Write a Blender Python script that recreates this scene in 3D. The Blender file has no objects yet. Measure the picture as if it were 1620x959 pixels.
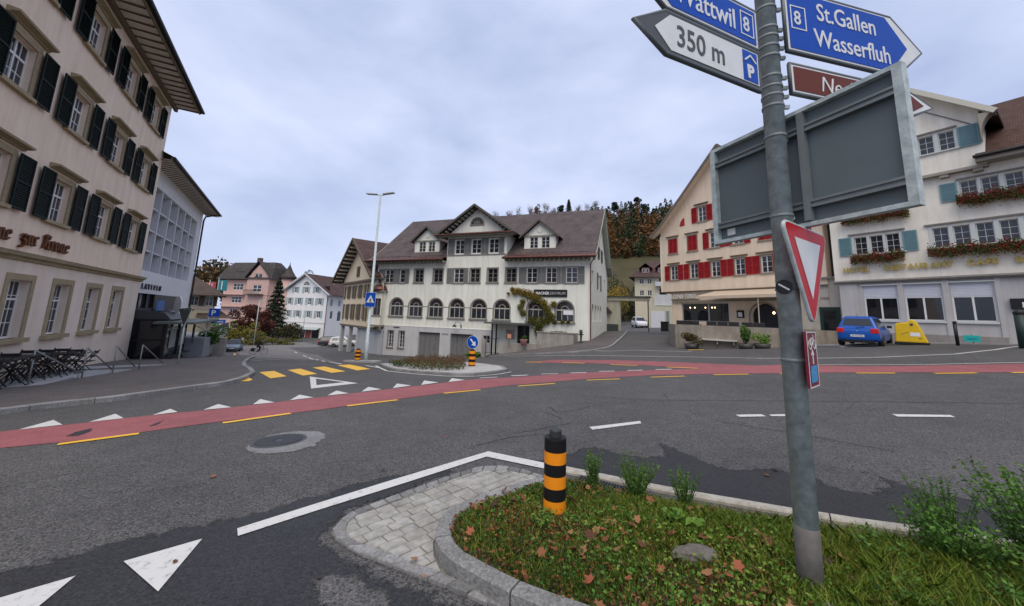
import bpy, bmesh, math, random
import numpy as np
from mathutils import Vector, Matrix
from mathutils.geometry import delaunay_2d_cdt
R = math.radians
rnd = random.Random(7)
SC = bpy.context.scene
COL = SC.collection
# ------------------------------------------------------------------ camera
EYE = 1.72
cam = bpy.data.cameras.new('camera'); camo = bpy.data.objects.new('camera', cam); COL.objects.link(camo)
pitch, roll, FPX, PY = 0.1521212, 0.0336661, 585.0, 410.71
cam.sensor_fit = 'HORIZONTAL'; cam.sensor_width = 36.0; cam.lens = 36.0*FPX/1620
cam.shift_y = (PY-479.5)/1620
cam.clip_start = 0.05; cam.clip_end = 3000
fw = Vector((0, math.cos(pitch), math.sin(pitch))); up = Vector((0, -math.sin(pitch), math.cos(pitch))); rt = Vector((1, 0, 0))
r2 = rt*math.cos(roll)+up*math.sin(roll); u2 = up*math.cos(roll)-rt*math.sin(roll)
camo.matrix_world = Matrix(((r2.x, u2.x, -fw.x, 0), (r2.y, u2.y, -fw.y, 0), (r2.z, u2.z, -fw.z, EYE), (0, 0, 0, 1)))
SC.camera = camo
# ------------------------------------------------------------------ sky, sun, exposure
SUN_EL, SUN_AZ = 58.0, 185.0       # azimuth clockwise from +Y (the viewing direction)
wd = bpy.data.worlds.new('World'); SC.world = wd; wd.use_nodes = True
nt = wd.node_tree; nt.nodes.clear()
def WN(t, **k):
    n = nt.nodes.new(t)
    for a, b in k.items(): setattr(n, a, b)
    return n
wo = WN('ShaderNodeOutputWorld'); bg = WN('ShaderNodeBackground'); sky = WN('ShaderNodeTexSky')
sky.sky_type = 'NISHITA'; sky.sun_disc = False; sky.sun_elevation = R(SUN_EL); sky.sun_rotation = R(SUN_AZ)
sky.air_density = 1.0; sky.dust_density = 1.5; sky.ozone_density = 2.0
tc = WN('ShaderNodeTexCoord'); mp = WN('ShaderNodeMapping'); mp.inputs['Scale'].default_value = (1.0, 1.0, 2.1)
n1 = WN('ShaderNodeTexNoise'); n1.inputs['Scale'].default_value = 2.6; n1.inputs['Detail'].default_value = 5; n1.inputs['Roughness'].default_value = .5; n1.inputs['Distortion'].default_value = .15
cr1 = WN('ShaderNodeValToRGB'); cr1.color_ramp.elements[0].position = .30; cr1.color_ramp.elements[0].color = (2.75, 3.25, 4.75, 1)
cr1.color_ramp.elements[1].position = .70; cr1.color_ramp.elements[1].color = (4.6, 5.0, 6.4, 1)
mx = WN('ShaderNodeMixRGB'); mx.inputs[0].default_value = .90
nt.links.new(tc.outputs['Generated'], mp.inputs[0]); nt.links.new(mp.outputs[0], n1.inputs['Vector']); nt.links.new(n1.outputs['Fac'], cr1.inputs[0])
nt.links.new(sky.outputs[0], mx.inputs[1]); nt.links.new(cr1.outputs[0], mx.inputs[2]); nt.links.new(mx.outputs[0], bg.inputs[0])
bg.inputs[1].default_value = .105
nt.links.new(bg.outputs[0], wo.inputs[0])
sl = bpy.data.lights.new('sun', 'SUN'); sl.energy = 1.5; sl.angle = R(55); sl.color = (1, .89, .73)
so = bpy.data.objects.new('sun', sl); COL.objects.link(so)
sd = Vector((math.sin(R(SUN_AZ))*math.cos(R(SUN_EL)), math.cos(R(SUN_AZ))*math.cos(R(SUN_EL)), math.sin(R(SUN_EL))))
so.rotation_euler = sd.to_track_quat('Z', 'Y').to_euler()
SC.view_settings.view_transform = 'Standard'; SC.view_settings.look = 'None'; SC.view_settings.gamma = 1; SC.view_settings.use_curve_mapping = False
SC.view_settings.exposure = 0.72
SC.render.engine = 'CYCLES'; SC.cycles.use_denoising = True; SC.cycles.max_bounces = 6; SC.cycles.transparent_max_bounces = 12
# ------------------------------------------------------------------ terrain height (thin plate spline through surveyed spots)
CP = np.array([(0,0,0),(3,3,.08),(-3,3,-.1),(0,-6,.05),(8,-4,.3),(-12,-4,-.35),(-15.2,9.5,-.85),(-16.5,15,-1.05),(-18.3,20.3,-1.3),
(-7.9,19.5,-.98),(-2,18,-.82),(-13.46,38.98,-2.6),(-4.11,35.51,-2.25),(1.5,33.4,-1.2),(6.71,31.5,-.13),(20.52,23.29,.68),(22.27,20.57,1.0),(23.96,17.94,1.16),(26,13,1.35),(17.6,19.2,.76),(20.4,18.6,.98),(21.3,16.2,1.12),(20,-4,.8),(30,4,1.4),
(15,27.5,.1),(10.5,30,0),(-28.4,43.2,-3.6),(-36.2,49.1,-4.0),(-43.8,83,-4.5),(-36,82.5,-4.2),(21,60.5,.64),(10.4,41.7,.3),(17,45,.4),(-25,33,-2.6),(-60,88,-3.8),(-60,50,-4.4),(-80,110,-4),(0,110,-1),(60,60,2.5),(60,0,2.5),(-60,0,-2),(0,-50,.5),(40,110,3),(-50,-50,-1),(60,-50,2)], float)
def _U(r2): return np.where(r2 > 0, r2*np.log(np.maximum(r2, 1e-9)), 0)
def _fit():
    n = len(CP); X = CP[:, :2]; A = np.zeros((n+3, n+3)); A[:n, :n] = _U(((X[:, None]-X[None])**2).sum(-1))+2.0*np.eye(n)
    A[:n, n] = 1; A[:n, n+1:] = X; A[n, :n] = 1; A[n+1:, :n] = X.T
    b = np.zeros(n+3); b[:n] = CP[:, 2]; return np.linalg.solve(A, b)
_W = _fit()
def G(x, y):
    x = np.clip(np.asarray(x, float), -85, 65); y = np.clip(np.asarray(y, float), -50, 115)
    r2 = (x[..., None]-CP[:, 0])**2+(y[..., None]-CP[:, 1])**2
    return _U(r2)@_W[:len(CP)]+_W[-3]+_W[-2]*x+_W[-1]*y
def g(x, y): return float(G(x, y))
# ------------------------------------------------------------------ materials
MATS = {}
def mat(name, col, rough=.7, metal=0.0, spec=.4, var=0.0, vscale=3.0, bump=0.0, bscale=60.0, col2=None, emit=None, coat=0.0, stain=0.0, vdet=6, orand=0.0):
    if name in MATS: return MATS[name]
    m = bpy.data.materials.new(name); m.use_nodes = True; N = m.node_tree; b = N.nodes['Principled BSDF']
    b.inputs['Roughness'].default_value = rough; b.inputs['Metallic'].default_value = metal; b.inputs['Specular IOR Level'].default_value = spec
    b.inputs['Coat Weight'].default_value = coat
    c = (*col, 1); b.inputs['Base Color'].default_value = c
    L = N.links
    t = N.nodes.new('ShaderNodeTexCoord')
    src = None
    if var or col2:
        n = N.nodes.new('ShaderNodeTexNoise'); n.inputs['Scale'].default_value = vscale; n.inputs['Detail'].default_value = vdet; n.inputs['Roughness'].default_value = .6
        L.new(t.outputs['Object'], n.inputs['Vector'])
        r = N.nodes.new('ShaderNodeValToRGB'); r.color_ramp.elements[0].position = .32; r.color_ramp.elements[1].position = .68
        c2 = col2 if col2 else tuple(min(1, v*(1+var)) for v in col); c1 = col if col2 else tuple(v*(1-var) for v in col)
        r.color_ramp.elements[0].color = (*c1, 1); r.color_ramp.elements[1].color = (*c2, 1)
        L.new(n.outputs['Fac'], r.inputs[0]); src = r.outputs[0]
    if stain:
        n = N.nodes.new('ShaderNodeTexNoise'); mpn = N.nodes.new('ShaderNodeMapping'); mpn.inputs['Scale'].default_value = (2.4, 2.4, .25)
        n.inputs['Scale'].default_value = 1.0; n.inputs['Detail'].default_value = 8; n.inputs['Roughness'].default_value = .7
        L.new(t.outputs['Object'], mpn.inputs[0]); L.new(mpn.outputs[0], n.inputs['Vector'])
        r = N.nodes.new('ShaderNodeValToRGB'); r.color_ramp.elements[0].position = .4; r.color_ramp.elements[1].position = .75
        r.color_ramp.elements[0].color = (1, 1, 1, 1); k = 1-stain; r.color_ramp.elements[1].color = (k, k*.97, k*.92, 1)
        L.new(n.outputs['Fac'], r.inputs[0])
        mxn = N.nodes.new('ShaderNodeMixRGB'); mxn.blend_type = 'MULTIPLY'; mxn.inputs[0].default_value = 1
        if src: L.new(src, mxn.inputs[1])
        else: mxn.inputs[1].default_value = c
        L.new(r.outputs[0], mxn.inputs[2]); src = mxn.outputs[0]
    if orand:
        oi = N.nodes.new('ShaderNodeObjectInfo'); mr_ = N.nodes.new('ShaderNodeMapRange'); mr_.inputs[3].default_value = 1-orand; mr_.inputs[4].default_value = 1+orand; L.new(oi.outputs['Random'], mr_.inputs[0])
        mxn = N.nodes.new('ShaderNodeMixRGB'); mxn.blend_type = 'MULTIPLY'; mxn.inputs[0].default_value = 1
        if src: L.new(src, mxn.inputs[1])
        else: mxn.inputs[1].default_value = c
        L.new(mr_.outputs[0], mxn.inputs[2]); src = mxn.outputs[0]
    if src: L.new(src, b.inputs['Base Color'])
    if bump:
        n = N.nodes.new('ShaderNodeTexNoise'); n.inputs['Scale'].default_value = bscale; n.inputs['Detail'].default_value = 4
        L.new(t.outputs['Object'], n.inputs['Vector'])
        bp = N.nodes.new('ShaderNodeBump'); bp.inputs['Strength'].default_value = bump; bp.inputs['Distance'].default_value = .02
        L.new(n.outputs['Fac'], bp.inputs['Height']); L.new(bp.outputs[0], b.inputs['Normal'])
    if emit: b.inputs['Emission Color'].default_value = (*emit[0], 1); b.inputs['Emission Strength'].default_value = emit[1]
    MATS[name] = m; return m
def node_mat(name):
    m = bpy.data.materials.new(name); m.use_nodes = True; MATS[name] = m
    return m, m.node_tree, m.node_tree.nodes['Principled BSDF']
def asphalt(name, base, lo=.75, hi=1.3, rough=.85, tint=(1, 1, 1), cracks=.0, speck=.5, feather=False):
    m, N, b = node_mat(name); L = N.links; t = N.nodes.new('ShaderNodeTexCoord')
    def noise(s, d=3, r=.6):
        n = N.nodes.new('ShaderNodeTexNoise'); n.inputs['Scale'].default_value = s; n.inputs['Detail'].default_value = d; n.inputs['Roughness'].default_value = r
        L.new(t.outputs['Object'], n.inputs['Vector']); return n.outputs['Fac']
    def ramp(s, p0, p1, a, c):
        r = N.nodes.new('ShaderNodeMapRange'); r.inputs[1].default_value = p0; r.inputs[2].default_value = p1; r.inputs[3].default_value = a; r.inputs[4].default_value = c
        L.new(s, r.inputs[0]); return r.outputs[0]
    def mul(a, c):
        k = N.nodes.new('ShaderNodeMath'); k.operation = 'MULTIPLY'; L.new(a, k.inputs[0])
        if isinstance(c, float): k.inputs[1].default_value = c
        else: L.new(c, k.inputs[1])
        return k.outputs[0]
    big = ramp(noise(.35, 5, .62), .3, .7, lo, hi)
    mid = ramp(noise(2.3, 6, .65), .3, .7, .88, 1.14)
    vo = N.nodes.new('ShaderNodeTexVoronoi'); vo.inputs['Scale'].default_value = 95; L.new(t.outputs['Object'], vo.inputs['Vector'])
    sp = N.nodes.new('ShaderNodeSeparateColor'); L.new(vo.outputs['Color'], sp.inputs[0])
    fine = ramp(sp.outputs[0], 0., 1., 1-speck, 1+speck)
    f2 = ramp(noise(38, 3, .7), .3, .7, 1-speck*.55, 1+speck*.55)
    v = mul(mul(big, mid), mul(fine, f2))
    if cracks:
        vc = N.nodes.new('ShaderNodeTexVoronoi'); vc.feature = 'DISTANCE_TO_EDGE'; vc.inputs['Scale'].default_value = .23
        mxv = N.nodes.new('ShaderNodeMixRGB'); mxv.inputs[0].default_value = .12; nn = N.nodes.new('ShaderNodeTexNoise'); nn.inputs['Scale'].default_value = 1.2; nn.inputs['Detail'].default_value = 5
        L.new(t.outputs['Object'], nn.inputs['Vector']); L.new(t.outputs['Object'], mxv.inputs[1]); L.new(nn.outputs['Color'], mxv.inputs[2]); L.new(mxv.outputs[0], vc.inputs['Vector'])
        ck = ramp(vc.outputs['Distance'], .0008, .0030, .42, 1.)
        msk = ramp(noise(.13, 2), .46, .56, 0., 1.)
        mc = N.nodes.new('ShaderNodeMix'); mc.data_type = 'FLOAT'; L.new(msk, mc.inputs[0]); mc.inputs[2].default_value = 1.0; L.new(ck, mc.inputs[3])
        v = mul(v, mc.outputs[0])
    cc = N.nodes.new('ShaderNodeCombineColor')
    for i in range(3): L.new(mul(v, float(base*tint[i])), cc.inputs[i])
    L.new(cc.outputs[0], b.inputs['Base Color'])
    if feather:
        at = N.nodes.new('ShaderNodeAttribute'); at.attribute_name = 'edge'; nz = noise(7, 6, .75); sb = N.nodes.new('ShaderNodeMath'); sb.operation = 'SUBTRACT'; L.new(at.outputs['Fac'], sb.inputs[0]); L.new(ramp(nz, .3, .7, 0., .75), sb.inputs[1]); L.new(ramp(sb.outputs[0], -.05, .22, 0., 1.), b.inputs['Alpha'])
    b.inputs['Roughness'].default_value = rough; b.inputs['Specular IOR Level'].default_value = .35
    bp = N.nodes.new('ShaderNodeBump'); bp.inputs['Strength'].default_value = .35; bp.inputs['Distance'].default_value = .006
    L.new(f2, bp.inputs['Height']); L.new(bp.outputs[0], b.inputs['Normal'])
    return m
def rooftile(name, col, col2, sx, sz, bump=.6):
    # tile courses: object-space u along the eave (x), v up the slope (uses uv map made by the builder)
    m, N, b = node_mat(name); L = N.links; uv = N.nodes.new('ShaderNodeUVMap')
    br = N.nodes.new('ShaderNodeTexBrick'); br.inputs['Scale'].default_value = 1.0; br.inputs['Brick Width'].default_value = sx; br.inputs['Row Height'].default_value = sz
    br.inputs['Mortar Size'].default_value = sx*.05; br.inputs['Color1'].default_value = (*col, 1); br.inputs['Color2'].default_value = (*col2, 1); br.inputs['Mortar'].default_value = (*[v*.35 for v in col], 1); br.inputs['Mortar Smooth'].default_value = .3
    L.new(uv.outputs[0], br.inputs['Vector'])
    n = N.nodes.new('ShaderNodeTexNoise'); n.inputs['Scale'].default_value = .7; n.inputs['Detail'].default_value = 8; n.inputs['Roughness'].default_value = .7; L.new(uv.outputs[0], n.inputs['Vector'])
    r = N.nodes.new('ShaderNodeValToRGB'); r.color_ramp.elements[0].position = .3; r.color_ramp.elements[0].color = (.62, .62, .62, 1); r.color_ramp.elements[1].position = .72; r.color_ramp.elements[1].color = (1.25, 1.22, 1.2, 1)
    L.new(n.outputs['Fac'], r.inputs[0])
    x = N.nodes.new('ShaderNodeMixRGB'); x.blend_type = 'MULTIPLY'; x.inputs[0].default_value = 1; L.new(br.outputs['Color'], x.inputs[1]); L.new(r.outputs[0], x.inputs[2]); L.new(x.outputs[0], b.inputs['Base Color'])
    b.inputs['Roughness'].default_value = .8; b.inputs['Specular IOR Level'].default_value = .25
    sx_ = N.nodes.new('ShaderNodeSeparateXYZ'); L.new(uv.outputs[0], sx_.inputs[0])
    md = N.nodes.new('ShaderNodeMath'); md.operation = 'MODULO'; L.new(sx_.outputs[1], md.inputs[0]); md.inputs[1].default_value = sz
    bp = N.nodes.new('ShaderNodeBump'); bp.inputs['Strength'].default_value = bump; bp.inputs['Distance'].default_value = .03; bp.invert = True
    L.new(md.outputs[0], bp.inputs['Height']); L.new(bp.outputs[0], b.inputs['Normal'])
    return m
def glassmat(name, tint=(.02, .025, .03), alpha=.35):
    # window pane: dark room seen through, sky reflected
    m, N, b = node_mat(name); L = N.links
    b.inputs['Base Color'].default_value = (*tint, 1); b.inputs['Roughness'].default_value = .04; b.inputs['Specular IOR Level'].default_value = .8
    b.inputs['Alpha'].default_value = alpha
    t = N.nodes.new('ShaderNodeTexCoord'); n = N.nodes.new('ShaderNodeTexNoise'); n.inputs['Scale'].default_value = 1.7; L.new(t.outputs['Object'], n.inputs['Vector'])
    bp = N.nodes.new('ShaderNodeBump'); bp.inputs['Strength'].default_value = .05; bp.inputs['Distance'].default_value = .05; L.new(n.outputs['Fac'], bp.inputs['Height']); L.new(bp.outputs[0], b.inputs['Normal'])
    return m
def foliage(name, cols, trans=.25):
    m, N, b = node_mat(name); L = N.links
    at = N.nodes.new('ShaderNodeAttribute'); at.attribute_name = 'tone'
    r = N.nodes.new('ShaderNodeValToRGB')
    while len(r.color_ramp.elements) < len(cols): r.color_ramp.elements.new(.5)
    for i, c in enumerate(cols):
        r.color_ramp.elements[i].position = i/(len(cols)-1); r.color_ramp.elements[i].color = (*c, 1)
    L.new(at.outputs['Fac'], r.inputs[0]); L.new(r.outputs[0], b.inputs['Base Color']); b.inputs['Roughness'].default_value = .6; b.inputs['Specular IOR Level'].default_value = .3
    tr = N.nodes.new('ShaderNodeBsdfTranslucent'); L.new(r.outputs[0], tr.inputs[0]); mx = N.nodes.new('ShaderNodeMixShader'); mx.inputs[0].default_value = trans
    L.new(b.outputs[0], mx.inputs[1]); L.new(tr.outputs[0], mx.inputs[2]); L.new(mx.outputs[0], N.nodes['Material Output'].inputs[0])
    return m
# ------------------------------------------------------------------ mesh building
class MB:
    def __init__(s): s.v = []; s.f = []; s.uv = None
    def quad(s, a, b, c, d): n = len(s.v); s.v += [a, b, c, d]; s.f.append((n, n+1, n+2, n+3)); return s
    def poly(s, pts): n = len(s.v); s.v += list(pts); s.f.append(tuple(range(n, n+len(pts)))); return s
    def box(s, x0, x1, y0, y1, z0, z1):
        n = len(s.v); s.v += [(x0,y0,z0),(x1,y0,z0),(x1,y1,z0),(x0,y1,z0),(x0,y0,z1),(x1,y0,z1),(x1,y1,z1),(x0,y1,z1)]
        s.f += [(n,n+3,n+2,n+1),(n+4,n+5,n+6,n+7),(n,n+1,n+5,n+4),(n+1,n+2,n+6,n+5),(n+2,n+3,n+7,n+6),(n+3,n,n+4,n+7)]; return s
    def prism(s, pts, ax, a0, a1):
        # pts 2-D outline (in the two other axes, in order), extruded along axis ax from a0 to a1
        n = len(s.v); k = len(pts)
        def P(p, a): return (a, p[0], p[1]) if ax == 'x' else ((p[0], a, p[1]) if ax == 'y' else (p[0], p[1], a))
        s.v += [P(p, a0) for p in pts]+[P(p, a1) for p in pts]
        s.f.append(tuple(range(n, n+k))); s.f.append(tuple(range(n+2*k-1, n+k-1, -1)))
        for i in range(k): j = (i+1) % k; s.f.append((n+i, n+k+i, n+k+j, n+j))
        return s
    def beam(s, p, q, w, h=None):
        # rectangular bar between two points
        p = Vector(p); q = Vector(q); h = h or w; d = (q-p).normalized(); u = d.cross(Vector((0, 0, 1)))
        if u.length < 1e-3: u = Vector((1, 0, 0))
        u.normalize(); k = u.cross(d); n = len(s.v)
        for o in (p, q):
            for a, b in ((-1,-1),(1,-1),(1,1),(-1,1)): s.v.append(tuple(o+u*a*w/2+k*b*h/2))
        s.f += [(n,n+1,n+2,n+3),(n+7,n+6,n+5,n+4)]+[(n+i,n+4+i,n+4+(i+1)%4,n+(i+1)%4) for i in range(4)]; return s
    def tube(s, pts, rad, seg=10, cap=True):
        pts = [Vector(p) for p in pts]; rads = rad if isinstance(rad, (list, tuple)) else [rad]*len(pts); n0 = len(s.v)
        pu = None
        for i, p in enumerate(pts):
            d = (pts[min(i+1, len(pts)-1)]-pts[max(i-1, 0)]).normalized()
            if pu is None: pu = d.cross(Vector((0, 0, 1)));  pu = Vector((1, 0, 0)) if pu.length < 1e-3 else pu.normalized()
            u = (pu-d*pu.dot(d)).normalized(); pu = u; k = d.cross(u)
            for j in range(seg): a = 2*math.pi*j/seg; s.v.append(tuple(p+(u*math.cos(a)+k*math.sin(a))*rads[i]))
        for i in range(len(pts)-1):
            for j in range(seg): a = n0+i*seg+j; b = n0+i*seg+(j+1) % seg; s.f.append((a, b, b+seg, a+seg))
        if cap: s.f.append(tuple(range(n0+seg-1, n0-1, -1))); e = n0+(len(pts)-1)*seg; s.f.append(tuple(range(e, e+seg)))
        return s
    def lathe(s, prof, seg=20, c=(0, 0, 0)):
        n0 = len(s.v)
        for r_, z in prof:
            for j in range(seg): a = 2*math.pi*j/seg; s.v.append((c[0]+r_*math.cos(a), c[1]+r_*math.sin(a), c[2]+z))
        for i in range(len(prof)-1):
            for j in range(seg): a = n0+i*seg+j; b = n0+i*seg+(j+1) % seg; s.f.append((a, b, b+seg, a+seg))
        s.f.append(tuple(range(n0+seg-1, n0-1, -1))); e = n0+(len(prof)-1)*seg; s.f.append(tuple(range(e, e+seg))); return s
    def sheet(s, pts_uv):
        # list of quads with uv : [(p,uv)*4]
        if s.uv is None: s.uv = []
        n = len(s.v); s.v += [p for p, _ in pts_uv]; s.f.append(tuple(range(n, n+len(pts_uv)))); s.uv += [q for _, q in pts_uv]; return s
    def mesh(s, name, m, smooth=False):
        me = bpy.data.meshes.new(name); me.from_pydata([tuple(p) for p in s.v], [], s.f)
        if s.uv:
            ul = me.uv_layers.new(name='UVMap')
            for i, u in enumerate(s.uv): ul.data[i].uv = u
        if m: me.materials.append(m)
        if smooth: me.shade_smooth() if hasattr(me, 'shade_smooth') else None
        me.update(); return me
    def build(s, name, m, parent=None, smooth=False, loc=None, bevel=0):
        o = put(name, s.mesh(name, m, smooth), parent, loc)
        if bevel: b = o.modifiers.new('b', 'BEVEL'); b.width = bevel; b.segments = 2; b.limit_method = 'ANGLE'
        return o
def put(name, me, parent=None, loc=None, rz=None, rot=None):
    o = bpy.data.objects.new(name, me); COL.objects.link(o)
    if parent: o.parent = parent
    if loc is not None: o.location = loc
    if rz is not None: o.rotation_euler = (0, 0, rz)
    if rot is not None: o.rotation_euler = rot
    return o
def tag(o, label, cat, group=None, kind=None):
    o['label'] = label; o['category'] = cat
    if group: o['group'] = group
    if kind: o['kind'] = kind
    return o
def thing(name, label, cat, loc=(0, 0, 0), rz=0, group=None):
    return tag(put(name, None, None, loc, rz), label, cat, group)
def struct(o, label=None, kind='structure'):
    o['kind'] = kind
    if label: o['label'] = label
    return o
def bframe(ox, oy, az):
    # facade frame: x runs along azimuth az, y into the building; returns location, rotation
    a = R(az); return (ox, oy, 0), math.atan2(math.cos(a), math.sin(a))
def text(name, s, size, m, parent, loc, rot=(math.pi/2, 0, 0), ext=.004, off=0.0, align='LEFT', sx=1.0, space=1.0, shear=0, fit=0):
    c = bpy.data.curves.new(name, 'FONT'); c.body = s; c.size = size; c.extrude = ext; c.offset = off; c.align_x = align; c.space_character = space; c.shear = shear; c.resolution_u = 3
    t = bpy.data.objects.new(name, c); me = bpy.data.meshes.new_from_object(t); bpy.data.objects.remove(t); bpy.data.curves.remove(c)
    me.materials.clear(); me.materials.append(m); o = put(name, me, parent, loc, rot=rot); xs_ = [v.co.x for v in me.vertices]; o.scale = ((fit/(max(xs_)-min(xs_))) if fit else sx, 1, 1); return o
def stuff(o): o['kind'] = 'stuff'; return o
def copy_tree(o, parent=None):
    c = o.copy(); COL.objects.link(c); c.parent = parent
    for ch in list(o.children): copy_tree(ch, c)
    return c
def resample(pl, step):
    P = [Vector((p[0], p[1])) for p in pl]; out = [P[0]]; L = 0
    seg = [(P[i+1]-P[i]).length for i in range(len(P)-1)]; T = sum(seg); n = max(1, round(T/step))
    res = []
    for k in range(n+1):
        d = T*k/n; i = 0
        while i < len(seg)-1 and d > seg[i]: d -= seg[i]; i += 1
        res.append(P[i].lerp(P[i+1], min(1, d/max(seg[i], 1e-9))))
    return [(p.x, p.y) for p in res]
def drape(name, poly, m, off, step=.6, parent=None, skirt=0.0, zf=None, edge=0.0):
    # a sheet cut to an outline and laid on the terrain
    zf = zf or (lambda x, y: G(x, y))
    P = [Vector(p) for p in poly]; n = len(P)
    V = []; E_ = []
    for i in range(n):
        a, b = P[i], P[(i+1) % n]; k = max(1, int((b-a).length/step))
        for j in range(k): V.append(a.lerp(b, j/k))
    ne = len(V); E_ = [(i, (i+1) % ne) for i in range(ne)]
    xs = [p.x for p in P]; ys = [p.y for p in P]
    nx = int((max(xs)-min(xs))/step); ny = int((max(ys)-min(ys))/step)
    if nx*ny < 40000:
        for i in range(1, nx+1):
            for j in range(1, ny+1): V.append(Vector((min(xs)+i*step*.999, min(ys)+j*step*.999)))
    vo, eo, fo, *_ = delaunay_2d_cdt(V, E_, [list(range(ne))], 1, 1e-5)
    z = zf(np.array([v.x for v in vo]), np.array([v.y for v in vo]))+off
    mb = MB(); mb.v = [(v.x, v.y, float(h)) for v, h in zip(vo, z)]
    for t in fo:
        a, b, c = (vo[i] for i in t[:3])
        mb.f.append(tuple(t) if (b-a).cross(c-a) > 0 else tuple(reversed(t)))
    if skirt:
        zz = zf(np.array([v.x for v in V[:ne]]), np.array([v.y for v in V[:ne]]))+off
        k = len(mb.v); mb.v += [(V[i].x, V[i].y, float(zz[i])) for i in range(ne)]+[(V[i].x, V[i].y, float(zz[i])-skirt) for i in range(ne)]
        mb.f += [(k+i, k+(i+1) % ne, k+ne+(i+1) % ne, k+ne+i) for i in range(ne)]
    o = mb.build(name, m, parent)
    if edge:
        Q = np.array([(p.x, p.y) for p in V[:ne]]); A = np.array([(v.x, v.y) for v in vo]); dd = np.sqrt(((A[:, None]-Q[None])**2).sum(-1)).min(1)
        at = o.data.attributes.new('edge', 'FLOAT', 'POINT'); at.data.foreach_set('value', np.clip(dd/edge, 0, 1).astype(np.float32))
    return o
def strip(name, A, B, m, off, parent=None):
    # band between two polylines with equal point counts
    mb = MB(); n = len(A)
    for p in list(A)+list(B): mb.v.append((p[0], p[1], g(p[0], p[1])+off))
    for i in range(n-1): mb.f.append((i, i+1, n+i+1, n+i))
    return mb.build(name, m, parent)
def offs(pl, d):
    # polyline shifted sideways (left positive)
    P = [Vector(p) for p in pl]; o = []
    for i, p in enumerate(P):
        t = (P[min(i+1, len(P)-1)]-P[max(i-1, 0)]).normalized(); o.append((p.x-t.y*d, p.y+t.x*d))
    return o
def dash(name, a, b, w, m, off, parent, worn=0):
    pl = resample([a, b], .5); return strip(name, offs(pl, w/2), offs(pl, -w/2), m, off, parent)
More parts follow.
